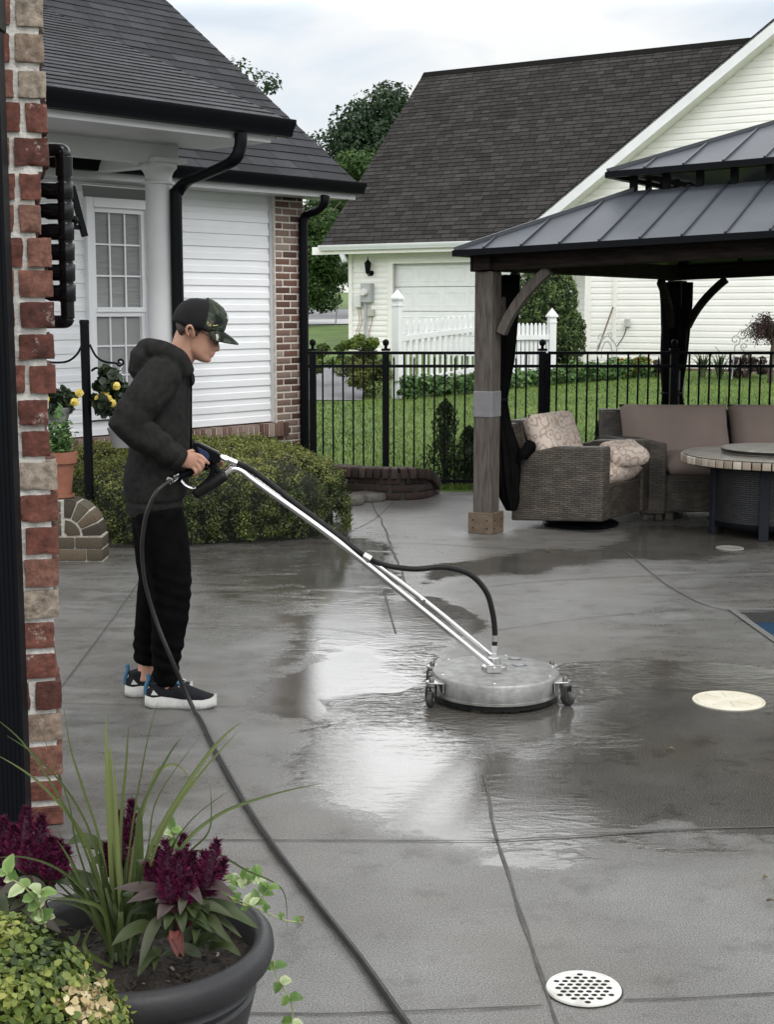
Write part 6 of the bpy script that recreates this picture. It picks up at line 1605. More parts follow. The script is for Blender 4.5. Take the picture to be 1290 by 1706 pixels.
top_ = len(capo.v); capo.v.append(tuple(hd(-.006, 0, .2475)))
for j in range(len(prof)-1):
    for k in range(n):
        capo.f.append((j*n+k, j*n+(k+1) % n, (j+1)*n+(k+1) % n, (j+1)*n+k)); a = 2*math.pi*(k+.5)/n; capo.m.append(1 if math.cos(a) > .36 else 0)
for k in range(n): capo.f.append(((len(prof)-1)*n+k, (len(prof)-1)*n+(k+1) % n, top_)); capo.m.append(1 if math.cos(2*math.pi*(k+.5)/n) > .36 else 0)
cap = capo.build('cap', [MT['cap_black'], MT['camo']], per, smooth=True); s3 = cap.modifiers.new('t', 'SOLIDIFY'); s3.thickness = .003; s3.offset = 1
m_ = MB(); nu, nv = 20, 8
for side in (0, 1):
    b0 = len(m_.v)
    for i in range(nu+1):
        a = -math.pi*.33 + math.pi*.66*i/nu
        for j in range(nv+1):
            f = j/nv; xr_ = -.006+.106*math.cos(a); yr = .084*math.sin(a); ext = .082*(max(0, math.cos(a*1.42))**.6)
            zz = .132 + .014*math.cos(a) - .014*f - .020*(f**1.3)*0 - .016*(math.sin(a)**2)*f - (.004 if side else 0) - .012*f*f
            m_.v.append(tuple(hd(xr_+ext*f, yr*(1-.06*f), zz)))
    for i in range(nu):
        for j in range(nv): m_.f.append((b0+i*(nv+1)+j, b0+(i+1)*(nv+1)+j, b0+(i+1)*(nv+1)+j+1, b0+i*(nv+1)+j+1)); m_.m.append(side)
m_.build('brim', [MT['camo'], MT['cap_black']], cap, smooth=True)
m_ = MB(); m_.sphere(hd(-.006, 0, .250), (.007, .007, .005), 10, 6); m_.build('button', MT['cap_black'], cap, smooth=True)
MT['stitch'] = M('stitch', (.42, .40, .20), .7); MT['badge'] = M('badge', (.6, .6, .55), .7)
# curved stitched mark on the side panel and a small pale mark on the front
m_ = MB(); sd0 = lambda u, v: hd(.058 + u, -.0745 + (u-.0)*.55 - (v-.155)*.0 - .002, v)
cu_ = [(-.022, .166), (-.020, .156), (-.010, .151), (.004, .157), (.020, .166)]; up2_ = [(-.022, .166), (-.014, .159), (-.006, .157), (.006, .160), (.020, .166)]
m_.tube(smooth_path([sd0(*q) for q in cu_], 5), .0015, 6); m_.tube(smooth_path([sd0(*q) for q in up2_], 5), .0013, 6); m_.build('side_mark', MT['stitch'], cap)
m_ = MB(); m_.box(hd(.0985, 0, .206), (.004, .034, .012), (Vector((cT, 0, -sT)), SY, Vector((sT, 0, cT)))); m_.box(hd(.1005, 0, .196), (.004, .034, .004), (Vector((cT, 0, -sT)), SY, Vector((sT, 0, cT)))); m_.build('front_mark', MT['badge'], cap)
# glasses
gl = MB()
gl.tube([hd(-.018, -.080, .112), hd(.02, -.0775, .116), hd(.080, -.064, .108)], .0016, 6); gl.tube([hd(-.018, .080, .112), hd(.02, .0775, .116), hd(.080, .064, .108)], .0016, 6)
gl.tube([hd(.103, -.006, .104), hd(.1055, 0, .106), hd(.103, .006, .104)], .0016, 6)
for s_ in (-1, 1):
    cc = [hd(.097 - .016*max(0, abs(math.cos(a_)*.028+.034)-.045)/.02, s_*(.034 + math.cos(a_)*.028), .100 + .019*math.sin(a_)) for a_ in [2*math.pi*i/20 for i in range(21)]]
    gl.tube(cc, .0014, 6)
glo = gl.build('glasses', MT['black_metal'], per)
MT['lens'] = M('lens', (.45, .38, .35), .08, spec=.5); b_ = MT['lens'].node_tree.nodes['Principled BSDF']; b_.inputs['Transmission Weight'].default_value = .92; b_.inputs['IOR'].default_value = 1.05
for s_ in (-1, 1):
    m_ = MB(); m_.face([hd(.0968 - .016*max(0, abs(math.cos(a_)*.027+.034)-.045)/.02, s_*(.034 + math.cos(a_)*.027), .100 + .018*math.sin(a_)) for a_ in [2*math.pi*i/20 for i in range(20)]]); m_.build('lens', MT['lens'], glo)

# --- hoodie
mb = MB()
mb.tube([pp(258, 857), pp(257, 836), pp(259, 805), pp(264, 770), pp(268, 730), pp(270, 690), pp(271, 650), pp(272, 622), pp(274, 603)], [.112, .124, .140, .132, .122, .120, .120, .108, .078], 28, ry=[.150, .160, .166, .162, .165, .178, .195, .190, .12], side=SY)
mb.tube([pp(272, 622, -.05), pp(268, 628, -.165), pp(243, 660, -.215), pp(213, 698, -.245)], [.082, .083, .078, .068], 22)
mb.tube([pp(222, 678, -.236), pp(209, 702, -.245), pp(232, 724, -.225), pp(264, 744, -.19), pp(288, 759, -.160), pp(301, 766, -.146)], [.066, .070, .067, .058, .050, .042], 22)
mb.tube([pp(276, 622, .05), pp(276, 628, .165), pp(270, 668, .23), pp(262, 715, .26)], [.085, .088, .080, .070], 22)
mb.tube([pp(262, 705, .26), pp(263, 722, .258), pp(300, 745, .18), pp(330, 762, .11), pp(345, 768, .08)], [.068, .072, .062, .050, .042], 22)
# hood lying on the shoulders
mb.tube(smooth_path([pp(308, 622, -.075), pp(298, 600, -.105), pp(276, 586, -.118), pp(252, 580, -.085), pp(243, 580, 0), pp(252, 580, .085), pp(276, 586, .118), pp(298, 600, .105), pp(308, 622, .075)], 5), .042, 14)
mb.tube([pp(252, 575), pp(242, 592), pp(238, 618), pp(242, 640)], [.045, .062, .060, .03], 16, ry=[.10, .135, .12, .06], side=SY)
mb.tube(smooth_path([pp(312, 628, -.05), pp(313, 634, 0), pp(312, 628, .05)], 4), .032, 12)
segs = [(np.array(sh_n), np.array(el_n)), (np.array(el_n), np.array(wr_n))]
def folds(co, no):
    out = co.copy(); v = np.zeros(len(co))
    for i, p in enumerate(co): 
        x, y, z = p; v[i] = .5*mnoise.noise((x*7, y*7, z*11)) + .35*mnoise.noise((x*16+3, y*12, z*22))
    # creases where the elbow bends, running across the sleeve
    el = np.array(pp(228, 712, -.235)); d = co - el; r = np.linalg.norm(d, axis=1); wgt = np.exp(-(r/.11)**2)*(co[:, 1] < YP-.10)
    ph = d[:, 0]*38 + d[:, 2]*62; v = v*.004 + wgt*.013*np.abs(np.sin(ph*.5))**1.6 
    el2 = np.array(pp(276, 748, -.18)); d2 = co-el2; w2 = np.exp(-(np.linalg.norm(d2, axis=1)/.09)**2)*(co[:, 1] < YP-.10); v += w2*.011*np.abs(np.sin((d2[:, 0]*55 - d2[:, 2]*75)*.5))**1.6
    ar = np.array(pp(262, 655, -.19)); d3 = co-ar; w3 = np.exp(-(np.linalg.norm(d3, axis=1)/.12)**2); v += w3*.006*np.abs(np.sin((d3[:, 0]*70 + d3[:, 2]*35)*.5))**1.6
    hem = pp(258, 838).z; wz = np.exp(-((co[:, 2]-hem-.012)/.010)**2)*(co[:, 1] > YP-.2); v -= wz*.006
    return out + no*v[:, None]
hood = fuse('hoodie', mb, MT['hoodie'], per, .0065, 5, fn=folds)
m_ = MB()
for dy, pxx in ((-.055, 318), (.045, 317)):
    m_ = MB(); m_.tube(smooth_path([pp(313, 622, dy), pp(pxx, 632, dy-.01), pp(pxx+.5, 690, dy-.012), pp(pxx+.5, 742, dy-.01)], 6), .0035, 8); m_.tube([pp(pxx+.5, 742, dy-.01), pp(pxx+.5, 752, dy-.01)], .0048, 8); m_.build('drawstring', MT['pants'], hood)
m_ = MB(); m_.lathe(pp(310.5, 598, -.078), [(.007, -.002), (.007, .002), (.003, .003)], 12, (Vector((1, 0, 0)), Zv, -SY)); m_.build('eyelet', M('brass', (.5, .38, .15), .3, metal=1), hood)
# cuffs and waistband as ribs on the hoodie
m_ = MB(); m_.tube([pp(290, 760, -.158), pp(296, 763, -.152), pp(303, 767, -.145)], [.052, .050, .044], 24); m_.build('cuff', MT['hoodie'], hood, smooth=True)
m_ = MB(); m_.tube([pp(336, 764, .10), pp(346, 768, .078)], [.048, .043], 24); m_.build('cuff', MT['hoodie'], hood, smooth=True)
# --- trousers
mb = MB()
mb.tube([pp(261, 832), pp(261, 860), pp(262, 880)], [.098, .104, .098], 24, ry=[.138, .145, .145], side=SY)
mb.tube([pp(264, 850, -.085), pp(272, 900, -.095), pp(284, 965, -.10), pp(283, 1030, -.095), pp(277, 1085, -.09), pp(276, 1115, -.087), pp(276, 1140, -.085)], [.105, .108, .090, .080, .066, .056, .050], 22, ry=[.10, .10, .085, .075, .062, .055, .05], side=SY)
mb.tube([pp(258, 850, .085), pp(262, 900, .09), pp(264, 965, .09), pp(254, 1030, .088), pp(245, 1080, .086), pp(241, 1105, .085)], [.105, .106, .088, .078, .062, .047], 22, ry=[.10, .10, .085, .072, .058, .046], side=SY)
def pf(co, no):
    v = np.array([mnoise.noise((p[0]*9, p[1]*8, p[2]*13)) for p in co])*.004
    for q_, yy_ in ((pp(283, 1095, -.09), -1), (pp(243, 1085, .086), 1), (pp(285, 985, -.1), -1)):
        d = co-np.array(q_); w_ = np.exp(-(np.linalg.norm(d, axis=1)/.10)**2); v += w_*.005*np.sin(d[:, 2]*110 + d[:, 0]*40)
    return co + no*v[:, None]
fuse('trousers', mb, MT['pants'], per, .0065, 5, fn=pf)
# --- shoes
MT['knit'] = M('knit', (.010, .011, .014), .85, var=.3, vscale=90, bump=.5, bscale=260, spec=.2); MT['sole'] = M('sole', (.48, .48, .465), .55, var=.08, vscale=20); MT['teal'] = M('teal', (.03, .11, .19), .7, bump=.3, bscale=200)
def shoe(heel, toe, label=None):
    heel = Vector(heel); toe = Vector(toe); l = (toe-heel).length; X = (toe-heel).normalized(); Yv = Zv.cross(X)
    P = lambda u, v, z: heel + X*(u*l) + Yv*v + Zv*z
    outl = [(0, .026), (.06, .034), (.2, .036), (.35, .034), (.5, .038), (.65, .047), (.8, .047), (.92, .036), (.985, .020), (1.0, .008)]
    mb = MB()
    # sole with curved toe and ribbed sidewall
    ns_ = 170; pts = []
    for s_ in (1, -1):
        for i in range(ns_+1):
            u = i/ns_ if s_ == 1 else 1-i/ns_; w_ = np.interp(u, [a_ for a_, _ in outl], [b_ for _, b_ in outl]); pts.append((u, s_*w_))
    N = len(pts); rings = [(0, .92), (.005, 1.0), (.018, 1.06), (.033, 1.04), (.042, .98)]
    for z, f in rings:
        for i, (u, v) in enumerate(pts):
            rib = (.0055*math.sin(u*l*420 + z*190) if .004 <= z <= .026 else 0)
            lift = .012*max(0, u-.80)**1.5/.09 + .010*max(0, .12-u)/.12 + (.012*max(0, 1-abs(u-.25)/.28) if z > .02 else 0) + (.006*max(0, (u-.93)/.07) if z > .02 else 0)
            mb.v.append(tuple(P(u, (v*f + math.copysign(rib, v)), z + lift)))
    for j in range(len(rings)-1):
        for i in range(N): mb.f.append((j*N+i, j*N+(i+1) % N, (j+1)*N+(i+1) % N, (j+1)*N+i)); mb.m.append(0)
    for i in range(ns_):      # close bottom and top strips
        for j in (0, len(rings)-1):
            a_, b_ = j*N+i, j*N+i+1; c_, d_ = j*N+N-2-i, j*N+N-1-i
            mb.f.append((a_, b_, c_, d_)); mb.m.append(0)
    so_ = mb
    up_ = MB()
    up_.tube([P(.02, 0, .055), P(.10, 0, .06), P(.25, 0, .062), P(.42, 0, .066), P(.56, 0, .060), P(.70, 0, .050), P(.84, 0, .043), P(.95, 0, .040), P(.99, 0, .040)], [.020, .034, .040, .046, .042, .032, .024, .017, .008], 20, ry=[.02, .033, .036, .036, .040, .044, .042, .03, .012], side=Yv)
    up_.tube([P(.20, 0, .06), P(.215, 0, .09), P(.20, 0, .118)], [.050, .047, .046], 18, ry=[.036, .036, .038], side=Yv)
    u_ = fuse('shoe', up_, MT['knit'], per, .005, 4)
    so_.build('sole', MT['sole'], u_, smooth=True, auto=60)
    m_ = MB(); m_.tube(smooth_path([P(-.005, 0, .058), P(.005, 0, .09), P(.045, 0, .122), P(.03, 0, .142)], 5), .016, 8, ry=.009, side=X); m_.build('heel_tab', MT['teal'], u_, smooth=True)
    m_ = MB(); m_.tube(smooth_path([P(.36, 0, .118), P(.42, 0, .112), P(.52, 0, .098)], 5), .016, 10, ry=.006, side=Vector(X*.4+Zv)); m_.build('tongue', MT['teal'], u_, smooth=True)
    m_ = MB()
    for k in range(4): u = .48+.06*k; z = .108-.012*k; m_.tube([P(u, -.026, z-.014), P(u+.01, 0, z), P(u, .026, z-.014)], .0028, 6)
    m_.tube(smooth_path([P(.50, 0, .112), P(.54, -.02, .128), P(.58, -.012, .118), P(.53, 0, .108)], 4), .0028, 6); m_.build('lace', MT['sole'], u_)
    m_ = MB(); b_ = P(.10, -.0385, .062); m_.prism([b_, b_+X*.03, b_+X*.01+Zv*.022], Yv*-.003); m_.build('heel_mark', MT['sole'], u_)
hN = G(244, 1176); tN = G(366, 1177); dN = (tN-hN).normalized(); hN = Vector((hN.x, YP-.085, 0)); shoe(hN, hN + Vector((.305, -.012, 0)))
hF = pp(209, 1160, .085); hF.z = 0; shoe(hF, hF + Vector((.295, .02, 0)))

# ================================================================== SURFACE CLEANER
dc = G(826, 1118, .12); dcx, dcy = dc.x, dc.y; Rd = 105/F*math.hypot(dcy, H)*1.0
cl_ = thing('surface_cleaner', (dcx, dcy, 0), 'round steel surface cleaner on casters with twin tube handle and spray gun', 'pressure washer tool')
D = lambda x, y, z: Vector((dcx+x, dcy+y, z))
mb = MB(); mb.lathe(D(0, 0, 0), [(Rd*.985, .036), (Rd*1.012, .037), (Rd*1.012, .046), (Rd*.995, .048), (Rd, .116), (Rd*.985, .124), (Rd*.95, .127), (Rd*.6, .1285), (.02, .1295)], 72); deck = mb.build('deck', MT['steel_worn'], cl_, smooth=True, auto=35)
mb = MB()
for k in range(150):
    an = 2*math.pi*k/150; an2 = an+.05; r0 = Rd*.965
    mb.prism([D(math.cos(an)*r0, math.sin(an)*r0, .05), D(math.cos(an2)*r0, math.sin(an2)*r0, .05), D(math.cos(an2)*r0*1.003, math.sin(an2)*r0*1.003, .006+random.uniform(0, .01)), D(math.cos(an)*r0*1.003, math.sin(an)*r0*1.003, .006+random.uniform(0, .01))], Vector((math.cos(an), math.sin(an), 0))*-.008)
mb.lathe(D(0, 0, 0), [(Rd*.94, .012), (Rd*.94, .05)], 40); sk_ = mb.build('skirt_brush', MT['rubber'], cl_)
mb = MB(); q = Rd*1.0
for k in range(4): pass
MT['dark_steel'] = M('dark_steel', (.16, .16, .155), .4, metal=1, var=.2, vscale=30)
MT['wheel'] = M('wheel', (.03, .03, .03), .45, var=.2)
def caster(an, yaw):
    an = R(an); d = Vector((math.cos(an), math.sin(an), 0)); t_ = Vector((-d.y, d.x, 0)); c = D(0, 0, 0) + d*(Rd+.035)
    mb = MB(); mb.prism([D(0, 0, .1)+d*(Rd-.004)+t_*.05, D(0, 0, .1)+d*(Rd-.004)-t_*.05, c-t_*.022+Zv*.1+d*.02, c+t_*.022+Zv*.1+d*.02], Zv*.008); mb.prism([D(0, 0, .062)+d*(Rd-.001)+t_*.05, D(0, 0, .062)+d*(Rd-.001)-t_*.05, D(0, 0, .112)+d*(Rd-.001)-t_*.05, D(0, 0, .112)+d*(Rd-.001)+t_*.05], d*.006)
    ca = mb.build('caster', MT['steel'], cl_, bevel=.002)
    yv = R(yaw); f = Vector((math.cos(yv), math.sin(yv), 0)); s_ = Vector((-f.y, f.x, 0)); wc = c + f*.014
    mb = MB(); mb.lathe(c+Zv*.083, [(.022, 0), (.024, .006), (.02, .016), (.012, .018), (.012, .034), (.008, .044)], 14)
    for e_ in (-1, 1): mb.prism([c+s_*(e_*.019)+Zv*.085-f*.016, c+s_*(e_*.019)+Zv*.085+f*.02, wc+s_*(e_*.019)+Zv*.024+f*.012, wc+s_*(e_*.019)+Zv*.024-f*.012], s_*(e_*.003))
    mb.build('fork', MT['dark_steel'], ca, bevel=.001)
    mb = MB(); mb.lathe(wc+Zv*.032-s_*.013, [(.012, -.002), (.024, 0), (.031, .004), (.0325, .013), (.031, .022), (.024, .026), (.012, .028)], 24, (f, Zv, s_)); w_ = mb.build('wheel', MT['wheel'], ca, smooth=True, auto=40)
    mb = MB(); mb.lathe(wc+Zv*.032-s_*.021, [(.006, 0), (.006, .042)], 10, (f, Zv, s_)); mb.build('axle', MT['chrome'], w_)
for an, yw_ in ((-155, 250), (-22, -40), (150, 250), (32, -60)): caster(an, yw_)
mb = MB()
for an in (10, 75, 140, 205, 265, 330): 
    a_ = R(an); mb.lathe(D(math.cos(a_)*Rd*.93, math.sin(a_)*Rd*.93, .125), [(.007, 0), (.007, .007), (.004, .008)], 6)
mb.build('bolt', MT['chrome'], deck)
# centre hub with swivel and clevis
mb = MB(); mb.lathe(D(-.005, 0, 0), [(.055, .127), (.055, .145), (.045, .148), (.028, .15), (.028, .175), (.030, .176), (.030, .181), (.014, .182)], 24); hub = mb.build('hub', MT['steel'], cl_, smooth=True, auto=40)
mb = MB(); mb.lathe(D(-.005, 0, .181), [(.017, 0), (.017, .02), (.011, .021), (.011, .034), (.014, .035), (.014, .055)], 6); mb.build('swivel_fitting', MT['chrome'], hub)
piv = D(-.012, 0, .152)
for s_ in (-1, 1):
    mb = MB(); mb.box(piv + Vector((0, s_*.072, -.006)), (.062, .006, .038)); mb.box(piv + Vector((0, s_*.060, -.022)), (.062, .03, .005)); mb.lathe(piv+Vector((.0, s_*.076, 0)), [(.008, 0), (.008, .005), (.004, .007)], 8, (Vector((1, 0, 0)), Zv, Vector((0, s_, 0)))); mb.build('clevis', MT['steel'], hub, bevel=.001)
MT['decal'] = M('decal', (.045, .05, .06), .35, col2=(.10, .105, .115), vscale=30, stretch=(1, 5, 1))
MT['decal_ink'] = M('decal_ink', (.5, .5, .5), .4)
for (px, py, rot) in ((858, 1097, -8), (866, 1108, 14)):
    q = G(px, py, .1295); a_ = R(rot); e1 = Vector((math.cos(a_), math.sin(a_), 0)); e2 = Vector((-e1.y, e1.x, 0))
    mb = MB(); mb.box(q, (.058, .042, .0022), (e1, e2, Zv)); pl_ = mb.build('warning_plate', MT['decal'], deck)
    mb = MB()
    for k in range(3): mb.box(q + e2*(.012-.011*k) + e1*(.004*(k % 2)) + Zv*.0015, (.044-.008*k, .003, .0006), (e1, e2, Zv))
    mb.build('print_line', MT['decal_ink'], pl_)
# twin tube handle
YH = dcy
top = pp(381, 789, -.02)
hn = smooth_path([pp(373, 793, -.10), pp(379, 786, -.10), pp(390, 781, -.10), pp(404, 786, -.10), pp(430, 806, -.10), pp(560, 900, -.10), at(700, 1010, YP+.0)+Vector((0, -.03, 0)), piv+Vector((-.04, -.055, .03)), piv+Vector((0, -.062, 0))], 8)
hf = smooth_path([pp(376, 786, .03), pp(388, 777, .03), pp(402, 776, .02), pp(416, 786, .0), pp(440, 806, -.03), pp(566, 896, -.045), at(706, 1000, YP+.05), piv+Vector((-.02, .06, .035)), piv+Vector((.01, .062, 0))], 8)
for P in (hn, hf):
    mb = MB(); mb.tube(P, .0128, 14); mb.build('handle_tube', MT['chrome'], cl_, smooth=True)
mb = MB()
for i_ in (40, 48):
    c = (hn[i_]+hf[i_])/2; d_ = (hn[i_+1]-hn[i_-1]).normalized(); mb.bar(hn[i_], hf[i_], .02, .012, d_)
mb.build('cross_brace', MT['chrome'], cl_)
mb = MB()
for f in (.30, .42, .52):
    pass
# spray gun
gun = MB(); g_ = lambda px, py, dy=0: pp(px, py, -.10+dy)
prof = [g_(322, 737), g_(331, 737), g_(366, 755), g_(369, 763), g_(366, 770), g_(357, 772), g_(352, 768), g_(346, 775), g_(338, 766), g_(330, 758), g_(322, 748)]
gun.prism([p + SY*-.022 for p in prof], SY*.044)
gb = gun.build('spray_gun', MT['black_metal'], cl_, bevel=.006, seg=3)
mb = MB(); mb.prism([g_(328, 744, -.024), g_(345, 753, -.024), g_(349, 760, -.024), g_(347, 767, -.024), g_(333, 757, -.024)], SY*.05); mb.build('grip_panel', M('gun_blue', (.008, .022, .075), .45), gb, bevel=.002)
mb = MB(); mb.prism([g_(326, 739, -.012), g_(364, 757, -.012), g_(366, 762, -.012), g_(328, 744.5, -.012)], SY*.024); mb.bar(g_(332, 738), g_(364, 754), .02, .008, (0, 0, 1)); mb.build('top_cover', M('gun_green', (.05, .055, .045), .5), gb, bevel=.002)
mb = MB(); mb.tube([g_(345, 766), g_(334, 775), g_(322, 784), g_(308, 790, -.01), g_(294, 795, -.03)], [.020, .019, .019, .018, .015], 14, ry=[.016]*5, side=SY); mb.build('pistol_grip', MT['black_metal'], gb, smooth=True)
mb = MB(); P = smooth_path([g_(352, 768), g_(355, 780), g_(352, 793), g_(344, 803), g_(334, 812)], 5); mb.tube(P, .012, 10, ry=.009, side=SY); P = smooth_path([g_(356, 774), g_(361, 784), g_(372, 789)], 5); mb.tube(P, .013, 10, ry=.01, side=SY); mb.build('guard', MT['black_metal'], gb, smooth=True)
mb = MB(); mb.tube(smooth_path([g_(301, 800), g_(308, 808), g_(318, 813), g_(326, 813)], 5), .0065, 8, ry=.012, side=SY); mb.build('guard_tip', MT['chrome'], gb, smooth=True)
mb = MB(); mb.tube([g_(325, 826), g_(330, 820), g_(350, 808), g_(372, 793), g_(377, 791)], [.020, .024, .025, .025, .020], 16); mb.build('foam_grip', MT['rubber'], cl_, smooth=True)
mb = MB(); mb.tube([g_(367, 761), g_(372, 763)], .012, 12); mb.tube([g_(371, 762.5), g_(380, 766)], .0155, 6); mb.tube([g_(381, 766), g_(395, 772)], .013, 14); mb.build('coupling', MT['chrome'], gb, bevel=.001)
mb = MB(); mb.tube([g_(298, 792, -.02), g_(289, 797, -.06)], .013, 6); mb.tube([g_(289, 797, -.06), g_(282, 801, -.09)], .0155, 14); mb.build('inlet_fitting', MT['chrome'], gb, bevel=.001)
mb = MB(); mb.tube([g_(337, 765), g_(346, 772), g_(350, 780)], [.006, .008, .004], 8, ry=[.006, .006, .004], side=SY); mb.build('trigger', MT['black_metal'], gb, smooth=True)
# short feed hose from gun along the handle to the hub
fh_ = smooth_path([g_(394, 771), g_(415, 781, .02), g_(445, 802, .03), g_(500, 845, .03), g_(560, 890, .03), g_(606, 925, .02), at(640, 941, YP), at(690, 948, YP), at(740, 945, YP+.02), at(783, 957, YP+.05), at(810, 985, dcy), at(821, 1020, dcy), Vector((dcx-.005, dcy, .30)), Vector((dcx-.005, dcy, .236))], 8)
mb = MB(); mb.tube(fh_, .0125, 12); mb.build('feed_hose', MT['rubber'], cl_, smooth=True)
mb = MB(); mb.tube([fh_[-7], fh_[-4]], .0135, 12); mb.tube([g_(606, 925, .02), g_(618, 932, .015)], .016, 12); mb.build('hose_collar', MT['steel'], cl_)
# ================================================================== PRESSURE HOSE from the gun to the camera side
gz = .014
hp_ = [g_(284, 800, -.085), g_(262, 818, -.13), g_(246, 850, -.14), g_(238, 890, -.13), g_(237, 930, -.11), g_(243, 975, -.10), g_(258, 1028, -.10), g_(280, 1085, -.12)]
gr_ = [G(325, 1187, gz), G(362, 1255, gz), G(410, 1340, gz), G(455, 1408, gz), G(500, 1468, gz), G(550, 1532, gz), G(605, 1602, gz), G(660, 1680, gz), G(705, 1745, gz), G(800, 1900, gz)]
P = smooth_path(hp_ + gr_, 8)
for p in P: p.z = max(p.z, gz)
mb = MB(); mb.tube(P, .0093, 12); tag(mb.build('pressure_hose', M('hose', (.016, .015, .0145), .38, spec=.3, var=.25, vscale=20, bump=.15, bscale=150), None, base=tuple(gr_[0]*1.0), smooth=True), 'long black pressure hose running from the spray gun across the patio', 'hose')
# ================================================================== FOREGROUND BRICK PILLAR AND PIPES
pq = G(104, 1372); YB = pq.y; XR = pq.x - .004                 # right front corner of the pillar at the ground
pil_ = thing('brick_pillar', (XR-.25, YB+.2, 0), 'rough red and buff brick pillar with thick white mortar at the left edge', 'pillar')
PB = [(.070, .020, .014), (.12, .038, .026), (.155, .060, .042), (.19, .095, .07), (.23, .18, .14), (.28, .24, .195)]
def rough_brick():
    m = brick_mat('pillar_brick', PB); n = m.node_tree; bs = n.nodes['Principled BSDF']; lk = n.links.new
    src = bs.inputs['Base Color'].links[0].from_socket
    t = n.nodes.new('ShaderNodeTexCoord'); z = n.nodes.new('ShaderNodeTexNoise'); z.inputs['Scale'].default_value = 34; z.inputs['Detail'].default_value = 7; z.inputs['Roughness'].default_value = .7; lk(t.outputs['Object'], z.inputs['Vector'])
    rp = n.nodes.new('ShaderNodeValToRGB'); e_ = rp.color_ramp.elements; e_[0].position = .30; e_[1].position = .70; e_[0].color = (.28, .26, .25, 1); e_[1].color = (1.35, 1.33, 1.3, 1); lk(z.outputs['Fac'], rp.inputs[0])
    mm = n.nodes.new('ShaderNodeMixRGB'); mm.blend_type = 'MULTIPLY'; mm.inputs[0].default_value = 1; lk(src, mm.inputs[1]); lk(rp.outputs[0], mm.inputs[2])
    z2 = n.nodes.new('ShaderNodeTexNoise'); z2.inputs['Scale'].default_value = 12; z2.inputs['Detail'].default_value = 8; z2.inputs['Roughness'].default_value = .75; lk(t.outputs['Object'], z2.inputs['Vector'])
    rp2 = n.nodes.new('ShaderNodeValToRGB'); rp2.color_ramp.elements[0].position = .60; rp2.color_ramp.elements[1].position = .68; lk(z2.outputs['Fac'], rp2.inputs[0])
    m2 = n.nodes.new('ShaderNodeMixRGB'); lk(rp2.outputs[0], m2.inputs[0]); lk(mm.outputs[0], m2.inputs[1]); m2.inputs[2].default_value = (.36, .32, .28, 1)
    lk(m2.outputs[0], bs.inputs['Base Color']); return m
MT['pillar_brick'] = rough_brick()
ys_ = [(-20, 45), (57, 105), (118, 164), (172, 221), (230, 277), (290, 333), (342, 388), (396, 445), (450, 495), (503, 546), (557, 598), (609, 655), (666, 708), (718, 760), (770, 815), (824, 868), (878, 922), (931, 976), (982, 1028), (1036, 1078), (1088, 1128), (1134, 1180), (1188, 1232), (1242, 1290), (1300, 1330), (1342, 1380)]
buff = {0: 5, 1: 4, 2: 5, 6: 3, 14: 5, 18: 5, 22: 4}
rgt = {0: 71, 1: 72, 2: 76, 3: 78, 4: 81, 5: 68, 6: 68, 7: 85, 8: 88, 9: 90, 10: 90, 11: 92, 12: 80, 13: 82, 14: 95, 15: 96, 16: 97, 17: 98, 18: 98, 19: 90, 20: 93, 21: 102, 22: 103, 23: 104, 24: 103, 25: 106}
def frock(mb, cols, lo, hi, v, rough=.004, nseg=(9, 7, 7)):
    """one hand-made brick: a finely divided block with broken edges"""
    lo = Vector(lo); hi = Vector(hi); c = (lo+hi)/2; hs = (hi-lo)/2; b0 = len(mb.v)
    n_ = 12
    idx = {}
    def vert(i, j, k):
        key = (i, j, k)
        if key in idx: return idx[key]
        u = Vector((2*i/n_-1, 2*j/n_-1, 2*k/n_-1)); p = Vector((c.x+u.x*hs.x, c.y+u.y*hs.y, c.z+u.z*hs.z))
        edge = sorted([abs(u.x), abs(u.y), abs(u.z)])[1]           # 1 on an edge
        pull = max(0, edge-.80)/.20
        w_ = mnoise.noise((p.x*22, p.y*22, p.z*22)); w2 = mnoise.noise((p.x*60+5, p.y*60, p.z*60))
        p = p - Vector((u.x*hs.x, u.y*hs.y, u.z*hs.z)).normalized()*(pull*.0018*(1+2.2*w_)) + Vector((w2, w_, w2))*rough*.6 - Vector((u.x, u.y, u.z*.4))*(rough*(.25+w_))
        mb.v.append(tuple(p)); idx[key] = len(mb.v)-1; return idx[key]
    for a_ in range(3):
        for s_ in (0, n_):
            for i in range(n_):
                for j in range(n_):
                    q = []
                    for di, dj in ((0, 0), (1, 0), (1, 1), (0, 1)):
                        t = [0, 0, 0]; t[a_] = s_; t[(a_+1) % 3] = i+di; t[(a_+2) % 3] = j+dj; q.append(vert(*t))
                    mb.f.append(tuple(q)); mb.m.append(0)
    cols += [v]*(len(mb.v)-b0)
mb = MB(); cols = []
